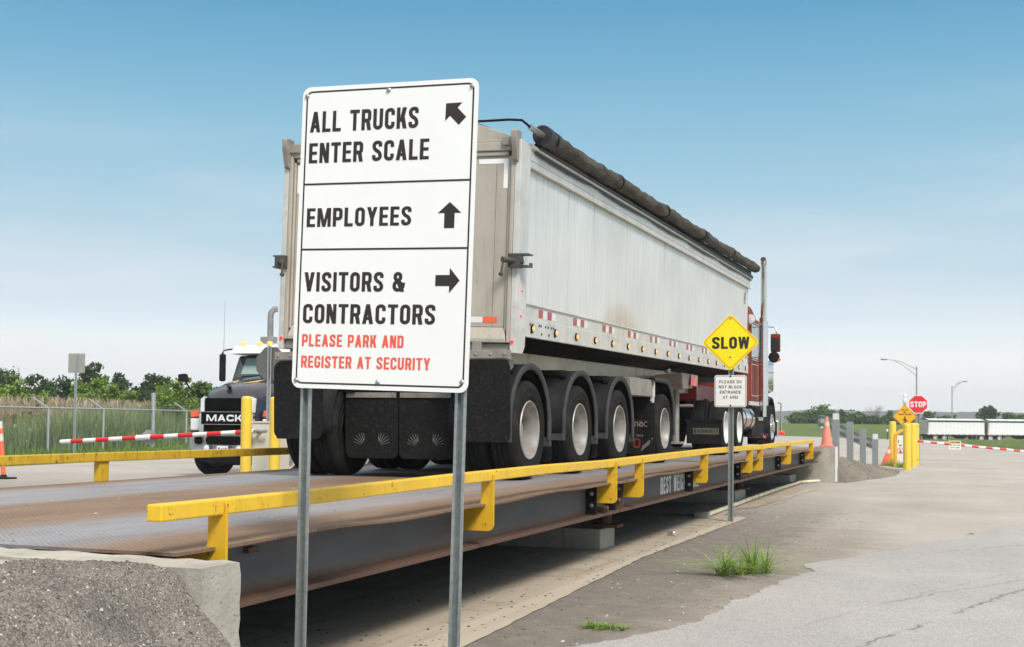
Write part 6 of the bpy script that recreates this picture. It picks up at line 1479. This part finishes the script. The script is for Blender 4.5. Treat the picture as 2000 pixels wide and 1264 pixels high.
b0 = xy(169.5, 54.4); hopper('trailing white grain trailer on the far road with two axles', 2, 1.15, (*b0, -.83), th)
b1 = (b0[0] + 8.75 * cos(th), b0[1] + 8.75 * sin(th)); hopper('leading white grain trailer on the far road with three axles, cut by the frame', 3, -.9, (*b1, -.83), th)

# ------------------------------------------------------------------ bits on the ground
cd = thing('conduit_pipe', 'yellowed segmented pipe lying along the edge of the concrete slab', 'pipe', (-3.9, 26, 0)); o_ = cd.location
pp = [(-3.86, 19.84), (-3.88, 22), (-3.92, 25), (-3.94, 28), (-3.90, 32.0), (-3.55, 32.85)]
g = MB(); g.tube([(x, y, .05) for x, y in pp], .038, 10); b = g.build('pipe', M['pvc'], cd, off=o_, smooth=50)
g = MB()
for k in range(15): y = 20.5 + .8 * k; x = -3.87 - .010 * (y - 20); g.cyl((x, y, .05), (x, y + .03, .05), .044, n=10)
g.build('joint', M['gate_steel'], b, off=o_, smooth=40)
g = MB(); g.tube([(-5.6, 20.5, .05), (-3.86, 19.82, .05)], .035, 10); g.box(-4.02, -3.80, 19.70, 19.86, .01, .10); g.build('elbow_box', M['grime_pipe'], cd, off=o_, bevel=.006)
cn = thing('drink_can', 'crushed silver drink can lying on the concrete slab', 'can', (-3.66, 16.49, .045), (pi / 2, .1, 1.1))
g = MB(); rr = random.Random(1); g.lathe([(.026, -.06), (.033, -.052), (.031, -.02), (.024, .0), (.032, .025), (.033, .052), (.025, .06), (0, .058)], (0, 0, 0), (0, 0, 1), 16); g.V = [(x * (1 + .2 * sin(z * 60)), y * .8, z) for x, y, z in g.V]; g.build('shell', M['can'], cn, smooth=40)
def stones(name, label, m, n, area, size, seed, z=.0):
    rr = random.Random(seed); g = MB()
    for _ in range(n):
        x, y = area(rr); r = size * (.35 + rr.random() ** 2.5 * 1.5); k = 6; a0 = rr.random() * 6
        pts = [(x + r * cos(a0 + i * 1.047) * rr.uniform(.7, 1.2), y + r * sin(a0 + i * 1.047) * rr.uniform(.7, 1.2), z) for i in range(k)]
        g.add(pts + [(x + rr.uniform(-.2, .2) * r, y + rr.uniform(-.2, .2) * r, z + r * rr.uniform(.3, .6))], [(i, (i + 1) % k, k) for i in range(k)])
    tag(g.build(name, m), label, 'stones', kind='stuff')
def slabarea(rr):
    y = 6.5 + 18 * rr.random() ** 1.6; return (-3.25 - 1.6 * rr.random() ** 1.3, y)
stones('stone_chips', 'dark stone chips strewn over the concrete slab', M['stone_dark'], 1100, slabarea, .011, 1, .008)
def dirtarea(rr):
    y = 7 + 16 * rr.random() ** 1.6; return (-3.2 + 1.7 * rr.random(), y)
stones('dirt_grit', 'dark grit in the dirt strip beside the slab', M['stone_dark'], 500, dirtarea, .009, 2, .001)
stones('pale_grit', 'pale gravel chips in the dirt strip and slab edge', M['stone_pale'], 320, dirtarea, .010, 3, .001)
def deckarea(rr): return (-6.6 + 2.9 * rr.random(), 5.2 + 9 * rr.random() ** 1.5)
stones('deck_grit', 'pale crumbs scattered on the scale deck', M['stone_pale'], 55, deckarea, .008, 4, DZ)
stones('deck_crumbs', 'dark crumbs scattered on the scale deck', M['stone_dark'], 90, deckarea, .006, 5, DZ)
def laneedge(rr): return (-3.6 - 1.2 * rr.random(), 3.9 + .9 * rr.random())
stones('lane_crumbs', 'dark crumbs on the pale approach lane', M['stone_dark'], 60, laneedge, .010, 6, .853)
def rubble(name, label, m, n, size, seed):
    rr = random.Random(seed); g = MB()
    for _ in range(n):
        y = rr.uniform(1.6, 4.66); x = rr.uniform(-3.95, -2.3)
        if rr.random() < .25: x = -3.85 + .12 * rr.random(); y = rr.uniform(3.8, 4.66)
        z = bank(x, y) - .004; r = size * (.4 + rr.random() ** 3 * 1.8)
        p = [(x + r * cos(i * 1.05 + _) * rr.uniform(.6, 1.2), y + r * sin(i * 1.05 + _) * rr.uniform(.6, 1.2), z) for i in range(6)]
        g.add(p + [(x + rr.uniform(-.4, .4) * r, y + rr.uniform(-.4, .4) * r, z + r * rr.uniform(.5, 1.0))], [(i, (i + 1) % 6, 6) for i in range(6)])
    tag(g.build(name, m), label, 'stones', kind='stuff')
def far_rubble(name, label, m, n, size, seed):
    rr = random.Random(seed); g = MB()
    for _ in range(n):
        x, y, z = far_bank(min(.99, rr.random() ** 1.2), .35 + .64 * rr.random()); r = size * (.4 + rr.random() ** 3 * 2.2)
        p = [(x + r * cos(i * 1.05 + _) * rr.uniform(.6, 1.2), y + r * sin(i * 1.05 + _) * rr.uniform(.6, 1.2), z - .01) for i in range(6)]
        g.add(p + [(x, y, z + r * rr.uniform(.4, .9))], [(i, (i + 1) % 6, 6) for i in range(6)])
    tag(g.build(name, m), label, 'stones', kind='stuff')
far_rubble('gravel_lumps', 'grey gravel lumps over the far sandy bank', M['stone_brown'], 600, .018, 41)
far_rubble('dark_lumps', 'dark lumps of asphalt over the far sandy bank', M['stone_dark'], 160, .014, 42)
rubble('asphalt_crumbs', 'dark crumbs of broken asphalt on the near bank', M['stone_dark'], 1500, .008, 31)
rubble('grey_crumbs', 'grey stone crumbs on the near bank', M['stone_grey'], 1600, .008, 32)
rubble('pale_crumbs', 'pale stone flecks on the near bank', M['stone_pale'], 420, .006, 33)
# ------------------------------------------------------------------ vegetation
def blades(specs, rng, seg=3):
    """specs: rows (x, y, z, height, width, azimuth, lean) -> quads of bent blades"""
    S = np.array(specs, float); n = len(S); out = []
    ca, sa = np.cos(S[:, 5]), np.sin(S[:, 5]); bx, by = -sa, ca
    prev = None
    for k in range(seg + 1):
        t = k / seg
        off = S[:, 6] * S[:, 3] * t ** 1.9; h = S[:, 3] * (t - .30 * np.clip(S[:, 6], 0, 2.3) * t ** 2.2)
        c = np.stack([S[:, 0] + ca * off, S[:, 1] + sa * off, S[:, 2] + h], 1)
        w = (S[:, 4] * (1 - t ** 1.6) + .0008) / 2; d = np.stack([bx * w, by * w, np.zeros(n)], 1)
        cur = (c - d, c + d)
        if prev is not None: out.append(np.stack([prev[0], prev[1], cur[1], cur[0]], 1))
        prev = cur
    return np.concatenate(out, 0)

rng = np.random.default_rng(3)
def tuft(name, label, cat, clumps, n, hmax, wd, flat=1.0, seed=1):
    r = np.random.default_rng(seed); rows = []
    for cx, cy, sp, k in clumps:
        for _ in range(int(n * k)):
            a = r.uniform(0, 2 * pi); q = abs(r.normal(0, .35)); lean = (.06 + 2.1 * r.random() ** 1.25) * flat
            rows.append((cx + cos(a) * sp * q, cy + sin(a) * sp * q, 0, hmax * r.uniform(.35, 1) * (.75 + .25 * k), wd * r.uniform(.6, 1.2), a + r.normal(0, .3), lean))
    Q = blades(rows, r, 4); mi = np.tile(r.random(len(rows)) < .4, 4).astype(int)
    t = thing(name, label, cat, (clumps[0][0], clumps[0][1], 0)); quads('blades', Q, mi, [M['blade'], M['blade_dark']], t, off=t.location)
tuft('grass_tuft', 'bright green tuft of coarse grass growing from the asphalt', 'grass tuft', [(-2.26, 12.52, .09, 1.0), (-2.02, 12.82, .10, 1.25), (-1.92, 12.95, .08, .45), (-2.14, 12.66, .12, .6)], 58, .47, .018, 1.6, 4)
tuft('small_weed', 'small flat green weed near the ragged edge of the asphalt', 'weed', [(-2.53, 8.98, .10, .8), (-2.45, 9.0, .10, .9), (-2.60, 9.0, .1, .5), (-2.34, 8.98, .06, .3)], 90, .075, .010, 1.5, 5)
tuft('bollard_weeds', 'weeds growing around the feet of the fat yellow bollards', 'weeds', [(-2.45, 46.4, .3, 1), (-2.2, 45.6, .3, 1), (-2.6, 47.2, .4, 1), (-2.0, 45.6, .2, 1.0)], 80, .34, .02, .7, 6)
tuft('crack_weed', 'tiny weed growing from the crack of the paler asphalt', 'weed', [(.02, 18.62, .06, 1)], 40, .035, .01, 1.2, 8)

# reeds behind the fence: one dense stand
r = np.random.default_rng(12)
def infield(n, power=1.6):
    v = r.random(n) ** power; u = r.random(n)
    # strip behind the fence; u along it, v away from it
    fx = np.interp(u, np.linspace(0, 1, 9), [p[0] for p in fpts]); fy = np.interp(u, np.linspace(0, 1, 9), [p[1] for p in fpts])
    return fx - .35 - 24 * v * .80, fy + 24 * v * .55, v
N = 26000; x, y, v = infield(N); hgt = r.uniform(1.2, 2.25, N) * (1 + .22 * v) * (.85 + .25 * np.sin(x * .6 + y * .35))
rows = np.stack([x, y, np.full(N, -.05), hgt, r.uniform(.018, .045, N), r.uniform(0, 6.28, N), np.abs(r.normal(.0, .28, N)) + .05], 1)
Q1 = blades(rows, r, 3); m1 = np.tile((r.random(N) < .45).astype(int), 3)
N2 = 6000; x, y, v = infield(N2, 1.1); h2 = r.uniform(1.7, 2.35, N2) * (1 + .20 * v)
rows = np.stack([x, y, np.full(N2, -.05), h2, r.uniform(.012, .02, N2), r.uniform(0, 6.28, N2), np.abs(r.normal(0, .12, N2))], 1)
Q2 = blades(rows, r, 3); m2 = np.full(len(Q2), 3)
# plumes
k = np.arange(N2)[(v > .12) & (r.random(N2) < .75)]
ca, sa = np.cos(rows[k, 5]), np.sin(rows[k, 5]); off = rows[k, 6] * rows[k, 3] * .8
pr_ = np.stack([rows[k, 0] + ca * off, rows[k, 1] + sa * off, rows[k, 3] * .84 - .05, r.uniform(.3, .55, len(k)), r.uniform(.06, .12, len(k)), rows[k, 5], r.uniform(.1, .45, len(k))], 1)
Q3 = blades(np.concatenate([pr_, pr_ + np.array([0, 0, .02, 0, 0, 1.6, .1])]), r, 3); m3 = np.full(len(Q3), 2)
N4 = 700; x, y, v = infield(N4, 2.2); z4 = r.uniform(.3, 1.1, N4); s4 = r.uniform(.03, .06, N4)
q = np.stack([np.stack([x + s4 * a, y + s4 * .3 * a, z4 + s4 * b], 1) for a, b in ((-1, -1), (1, -1), (1, 1), (-1, 1))], 1); m4 = np.where(r.random(N4) < .3, 4, 5)
sel = r.random(N4) < .35; q, m4 = q[sel], m4[sel]
o = quads('reeds', np.concatenate([Q1, Q2, Q3, q]), np.concatenate([m1, m2, m3, m4]), [M['reed_green'], M['reed_deep'], M['reed_tan'], M['reed_straw'], M['flower'], M['flower_white']])
tag(o, 'dense stand of green reeds with tan plumes behind the chain link fence', 'reeds', kind='stuff')
# rough grass in front of the fence
N = 9000; u = r.random(N); fx = np.interp(u, np.linspace(0, 1, 9), [p[0] for p in fpts]); fy = np.interp(u, np.linspace(0, 1, 9), [p[1] for p in fpts]); w = r.random(N) ** 1.5 * 7.5
rows = np.stack([fx + w * .95, fy - w * .3, np.full(N, -.04), r.uniform(.08, .42, N) * (1.15 - .12 * w), r.uniform(.012, .03, N), r.uniform(0, 6.28, N), np.abs(r.normal(0, .4, N)) + .1], 1)
rows = rows[(rows[:, 0] < -27.4)]
o = quads('verge_grass', blades(rows, r, 2), np.tile((r.random(len(rows)) < .4).astype(int), 2), [M['blade_dark'], M['leaf_mid']])
tag(o, 'rough verge grass in front of the chain link fence', 'grass', kind='stuff')
# verge grass on the right, beyond the yard
N = 9000; t = r.uniform(26, 85, N); s = r.uniform(70, 166, N); X = -sin(YAW) * s + cos(YAW) * t; Y = cos(YAW) * s + sin(YAW) * t
edge_x = np.interp(Y, [75, 98, 116, 125, 130, 144], [2.9, .5, -1.4, -4.5, -9.1, -18.3]); keep = (X > edge_x + .3) & (Y > 60)
Z = np.array([terrain(a, b) for a, b in zip(s, t)])
rows = np.stack([X, Y, Z - .02, r.uniform(.05, .22, N), r.uniform(.02, .05, N), r.uniform(0, 6.28, N), np.abs(r.normal(0, .5, N)) + .1], 1)[keep]
o = quads('roadside_grass', blades(rows, r, 2), np.tile((r.random(len(rows)) < .5).astype(int), 2), [M['blade_dark'], M['reed_straw']])
tag(o, 'patchy roadside grass between the yard and the far road', 'grass', kind='stuff')

def tree(name, label, loc, h, w, mats, n=2200, leaf=.16, seed=1, bare=.25, dens=1.0, lobes=15, group=None, flat=.9):
    r = np.random.default_rng(seed); rr = random.Random(seed); t = thing(name, label, 'shrub' if 'shrub' in name else 'tree', loc, group=group)
    g = MB(); th_ = h * bare + .2; rad = max(.05, h * .022)
    top = (rr.uniform(-.1, .1) * w, rr.uniform(-.1, .1) * w, h * .78)
    g.tube([(0, 0, -.2), (rr.uniform(-.05, .05), 0, th_), (top[0] * .5, top[1] * .5, h * .5), top], [rad * 1.25, rad, rad * .6, rad * .15], 7)
    cs = []
    for i in range(lobes):
        a = 2.4 * i + rr.uniform(-.5, .5); q = (rr.uniform(.15, .9) if i else 0)
        if bare < .1: zz = h * (.12 + .74 * rr.random()) * sqrt(1 - .75 * q * q); k = 1
        else: zz = h * (bare + (1 - bare) * rr.uniform(.12, .84)); k = 1 - .6 * max(0, (zz / h - .5) / .5)
        if i == 0: zz = h * .86
        R0 = w * rr.uniform(.20, .32) * (.75 + .3 * k) if bare >= .1 else min(w * .26, h * .34) * rr.uniform(.8, 1.25)
        c = (cos(a) * q * w / 2 * k, sin(a) * q * w / 2 * k, zz)
        c = (c[0], c[1], min(c[2], h - R0 * .8)); cs.append((c, R0))
        g.tube([(0, 0, th_ * rr.uniform(.7, 1.1)), (c[0] * .5, c[1] * .5, (th_ + c[2]) / 2), c], [rad * .5, rad * .3, rad * .08], 5)
    g.build('trunk', M['bark'], t, smooth=60)
    per = max(20, int(n / lobes)); C = []; mi = []
    for i, (c, R0) in enumerate(cs):
        sub = r.normal(0, .62, (14, 3)) * R0 * .85; k = r.integers(0, 14, per)
        d = r.normal(0, 1, (per, 3)); d /= np.linalg.norm(d, axis=1)[:, None]
        p = np.array(c) + sub[k] * [1, 1, .8] + d * (R0 * .46 * r.uniform(.2, 1.3, per))[:, None] * [1, 1, flat]
        C.append(p); base = rr.choice([0, 0, 1]) if len(mats) > 1 else 0
        mi.append(np.where(r.random(per) < .28, (base + 1) % len(mats), base))
    C = np.concatenate(C); mi = np.concatenate(mi); n = len(C); C[:, 2] = np.clip(C[:, 2], .1, None)
    a = r.normal(0, 1, (n, 3)); a /= np.linalg.norm(a, axis=1)[:, None]; b = np.cross(a, r.normal(0, 1, (n, 3))); b /= np.linalg.norm(b, axis=1)[:, None]
    s = leaf * r.uniform(.55, 1.25, n)[:, None]
    Q = np.stack([C - a * s, C + b * s * .55, C + a * s, C - b * s * .55], 1)
    quads('crown', Q, mi, mats, t); return t
LD, LM, LL, LP, LB = M['leaf_dark'], M['leaf_mid'], M['leaf_lime'], M['leaf_deep'], M['leaf_blue']
TREES = [
('lime_shrub', 'biggest yellow green shrub rising above the tan reed plumes', -43.69, 50.22, 0.1, 2.93, 3.06, ['leaf_lime', 'leaf_mid'], 10920, 0.107, 0.05, 'trees behind the reeds'),
('lime_shrub', 'yellow green shrub beyond the reeds, outside the frame', -47.08, 51.12, 0.1, 3.14, 2.29, ['leaf_lime', 'leaf_mid'], 3900, 0.123, 0.05, 'trees behind the reeds'),
('lime_shrub', 'low yellow green shrub sloping down into the reeds', -41.98, 49.78, 0.1, 2.52, 1.91, ['leaf_lime', 'leaf_mid'], 5720, 0.098, 0.05, 'trees behind the reeds'),
('airy_tree', 'thin airy tree over the biggest yellow green shrub', -63.28, 72.9, 0.1, 4.71, 1.77, ['leaf_mid', 'leaf_dark'], 1820, 0.107, 0.35, 'trees behind the reeds'),
('dark_tree', 'dark tree cut by the frame edge beyond the reeds', -62.87, 70.92, 0.1, 4.7, 1.18, ['leaf_dark', 'leaf_deep'], 3120, 0.131, 0.2, 'trees behind the reeds'),
('conical_tree', 'small bluish conical tree beyond the reeds', -67.77, 79.8, 0.1, 4.7, 1.14, ['leaf_blue', 'leaf_dark'], 2860, 0.123, 0.1, 'trees behind the reeds'),
('dark_shrub', 'dark shrub between the bluish conical tree and the blank sign post', -57.11, 68.77, 0.1, 3.72, 2.71, ['leaf_deep', 'leaf_dark'], 8320, 0.115, 0.05, 'trees behind the reeds'),
('dark_shrub', 'dark shrub directly behind the blank sign post', -54.51, 67.57, 0.1, 3.82, 2.35, ['leaf_deep', 'leaf_dark'], 8320, 0.115, 0.05, 'trees behind the reeds'),
('dark_tree', 'tallest dark round tree beyond the reeds, beside the blank sign', -63.3, 81.37, 0.1, 5.47, 2.2, ['leaf_dark', 'leaf_deep'], 10920, 0.123, 0.12, 'trees behind the reeds'),
('green_shrub', 'mid green shrub below the tallest dark tree', -52.28, 66.25, 0.1, 3.54, 1.65, ['leaf_mid', 'leaf_lime'], 4940, 0.115, 0.05, 'trees behind the reeds'),
('lime_tree', 'yellow green bushy tree in front of the tallest dark tree', -48.57, 63.32, 0.1, 3.79, 1.91, ['leaf_lime', 'leaf_mid'], 8320, 0.107, 0.08, 'trees behind the reeds'),
('lime_shrub', 'small yellow green shrub under the second dark tree', -46.52, 61.95, 0.1, 3.28, 1.46, ['leaf_lime', 'leaf_mid'], 4420, 0.107, 0.05, 'trees behind the reeds'),
('dark_tree', 'second dark round tree in the row', -58.73, 78.78, 0.1, 4.63, 1.68, ['leaf_dark', 'leaf_deep'], 8320, 0.123, 0.12, 'trees behind the reeds'),
('dark_shrub', 'dark low shrub between the second dark tree and the slender sapling', -51.6, 70.75, 0.1, 3.51, 1.73, ['leaf_deep', 'leaf_dark'], 5720, 0.115, 0.05, 'trees behind the reeds'),
('airy_tree', 'slender dark sapling among low shrubs', -53.36, 74.35, 0.1, 4.05, 0.71, ['leaf_deep', 'leaf_dark'], 1092, 0.115, 0.3, 'trees behind the reeds'),
('airy_tree', 'loose dark tree with gaps near the dark truck', -51.21, 72.97, 0.1, 4.49, 1.54, ['leaf_dark', 'leaf_deep'], 3900, 0.115, 0.2, 'trees behind the reeds'),
('dark_shrub', 'dark shrub under the loose tree', -47.09, 66.0, 0.1, 2.98, 1.61, ['leaf_deep', 'leaf_dark'], 4680, 0.115, 0.05, 'trees behind the reeds'),
('green_tree', 'mid green spreading tree beside the dark truck mirror', -40.68, 59.77, 0.1, 3.45, 2.38, ['leaf_mid', 'leaf_lime'], 10920, 0.098, 0.08, 'trees behind the reeds'),
('lime_shrub', 'low light green shrub under the spreading tree', -40.34, 57.8, 0.1, 2.71, 1.52, ['leaf_mid', 'leaf_lime'], 4680, 0.098, 0.05, 'trees behind the reeds'),
('green_tree', 'mid green tree behind the mirror of the dark truck', -40.49, 61.97, 0.1, 3.4, 1.94, ['leaf_mid', 'leaf_dark'], 6760, 0.107, 0.08, 'trees behind the reeds'),
('dark_tree', 'dark tree behind the dark truck cab', -40.73, 66.13, 0.1, 3.47, 2.72, ['leaf_dark', 'leaf_mid'], 5200, 0.131, 0.08, 'trees behind the reeds'),
('dark_shrub', 'dark shrub deep in the row behind the blank sign', -61.78, 75.6, 0.1, 3.68, 3.3, ['leaf_dark', 'leaf_deep'], 5200, 0.123, 0.03, 'trees behind the reeds'),
('green_shrub', 'broad green shrub filling the row under the dark trees', -55.95, 73.44, 0.1, 3.51, 3.55, ['leaf_mid', 'leaf_dark'], 6760, 0.123, 0.03, 'trees behind the reeds'),
('lime_shrub', 'light green shrub low in front of the dark shrubs', -46.89, 63.95, 0.1, 2.93, 2.04, ['leaf_lime', 'leaf_mid'], 5200, 0.098, 0.03, 'trees behind the reeds'),
('green_shrub', 'broad dark green shrub closing the row near the thin sapling', -54.0, 76.27, 0.1, 3.33, 3.63, ['leaf_dark', 'leaf_mid'], 6240, 0.123, 0.03, 'trees behind the reeds'),
('dark_shrub', 'dark green shrub behind the biggest yellow green shrub', -57.54, 66.51, 0.1, 3.14, 2.57, ['leaf_dark', 'leaf_mid'], 5200, 0.123, 0.03, 'trees behind the reeds'),
('green_shrub', 'green shrub low behind the fence beside the dark truck', -45.59, 68.67, 0.1, 2.89, 2.87, ['leaf_mid', 'leaf_dark'], 5720, 0.115, 0.03, 'trees behind the reeds'),
('far_shrub', 'low green shrub next to the red truck fender', -29.6, 240.15, 1.32, 2.1, 4.23, ['leaf_mid', 'leaf_dark'], 1330, 0.306, 0.05, 'shrubs along the far berm'),
('far_shrub', 'round green shrub between the fender and the tall berm shrub', -27.87, 242.88, 1.32, 2.43, 3.63, ['leaf_mid', 'leaf_dark'], 1330, 0.306, 0.05, 'shrubs along the far berm'),
('far_shrub', 'tall green shrub above the salmon cone', -25.5, 241.57, 1.32, 3.11, 4.02, ['leaf_mid', 'leaf_dark'], 1900, 0.306, 0.05, 'shrubs along the far berm'),
('far_tree', 'thin dark tree on the berm beside the tall shrub above the cone', -22.41, 246.94, 1.32, 2.71, 1.72, ['leaf_dark', 'leaf_deep'], 570, 0.306, 0.2, 'shrubs along the far berm'),
('far_shrub', 'larger dark green shrub beside the dead tree', -19.47, 241.64, 1.32, 2.19, 3.77, ['leaf_dark', 'leaf_mid'], 1710, 0.306, 0.05, 'shrubs along the far berm'),
('far_shrub', 'small low shrub behind the guard rail top', -22.11, 238.61, 1.32, 1.19, 3.12, ['leaf_dark', 'leaf_mid'], 950, 0.306, 0.05, 'shrubs along the far berm'),
('far_shrub', 'lower dark shrub beside the dead tree', -16.23, 241.75, 1.32, 1.64, 4.18, ['leaf_dark', 'leaf_deep'], 1520, 0.306, 0.05, 'shrubs along the far berm'),
('far_shrub', 'low dark shrub beside the pedestrian sign', -13.98, 244.69, 1.32, 1.48, 3.37, ['leaf_dark', 'leaf_deep'], 1330, 0.306, 0.05, 'shrubs along the far berm'),
('far_tree', 'slim tree beside the pedestrian sign', -14.35, 256.2, 1.32, 2.66, 1.54, ['leaf_dark', 'leaf_mid'], 494, 0.306, 0.2, 'shrubs along the far berm'),
('far_shrub', 'low shrub hidden behind the pedestrian sign', -10.93, 246.83, 1.32, 1.72, 4.23, ['leaf_dark', 'leaf_mid'], 950, 0.306, 0.05, 'shrubs along the far berm'),
('far_tree', 'small round tree above the rear of the white trailers', -6.98, 250.34, 1.32, 2.56, 1.71, ['leaf_mid', 'leaf_dark'], 798, 0.306, 0.1, 'shrubs along the far berm'),
('far_shrub', 'long low shrub behind the rear white trailer', -3.82, 249.38, 1.32, 1.6, 6.34, ['leaf_mid', 'leaf_dark'], 1330, 0.306, 0.05, 'shrubs along the far berm'),
('far_tree', 'dark round tree standing over the gap of the white trailers', 3.24, 253.95, 1.32, 3.45, 3.2, ['leaf_deep', 'leaf_dark'], 2850, 0.288, 0.1, 'shrubs along the far berm'),
('far_tree', 'small green tree above the leading white trailer', 6.88, 257.42, 1.32, 2.34, 2.15, ['leaf_mid', 'leaf_dark'], 798, 0.306, 0.1, 'shrubs along the far berm'),
('far_shrub', 'low shrub on the berm at the frame edge', 9.15, 256.13, 1.32, 1.95, 2.35, ['leaf_mid', 'leaf_dark'], 798, 0.306, 0.1, 'shrubs along the far berm'),
]
for i, (nm, lab, x, y, z, h, w, ms, n, lf, bare, grp) in enumerate(TREES):
    tree(nm, lab, (x, y, z), h, w, [M[m] for m in ms], n, lf, 100 + i, bare, group=grp)
# leafless tree
dt = thing('dead_tree', 'pale leafless dead tree on the berm between green shrubs', 'tree', (-17.11, 246.67, 1.32))
rr = random.Random(6); g = MB()
def branch(p, d, L, r0, k):
    q = p + d * L; g.tube([p, p + d * L * .5 + Vector((rr.uniform(-.08, .08), 0, rr.uniform(-.04, .04))) * L, q], [r0, r0 * .8, r0 * .6], 5)
    if k:
        for _ in range(3 if k > 2 else 2): branch(q, (d + Vector((rr.uniform(-.75, .75), rr.uniform(-.75, .75), rr.uniform(-.05, .45)))).normalized(), L * rr.uniform(.6, .8), r0 * .6, k - 1)
for _ in range(3): branch(Vector((rr.uniform(-.3, .3), 0, -.2)), Vector((rr.uniform(-.4, .4), rr.uniform(-.3, .3), 1)).normalized(), 1.45, .09, 4)
g.build('branches', M['dead_bark'], dt, smooth=60)
# ------------------------------------------------------------------ haze: one even box of air round everything
HZ = MB(); HZ.box(-1500, 1500, -60, 1480, -8, 36)
hm_ = bpy.data.materials.new('pale air'); hm_.use_nodes = True; ht = hm_.node_tree; ht.nodes.clear()
ho = ht.nodes.new('ShaderNodeOutputMaterial'); hv = ht.nodes.new('ShaderNodeVolumePrincipled'); hv.inputs['Color'].default_value = (.93, .965, 1.0, 1); hv.inputs['Density'].default_value = .00044; hv.inputs['Anisotropy'].default_value = .0
ht.links.new(hv.outputs[0], ho.inputs['Volume'])
tag(HZ.build('haze', hm_), 'thin pale summer haze over the whole scene', 'haze', kind='stuff')
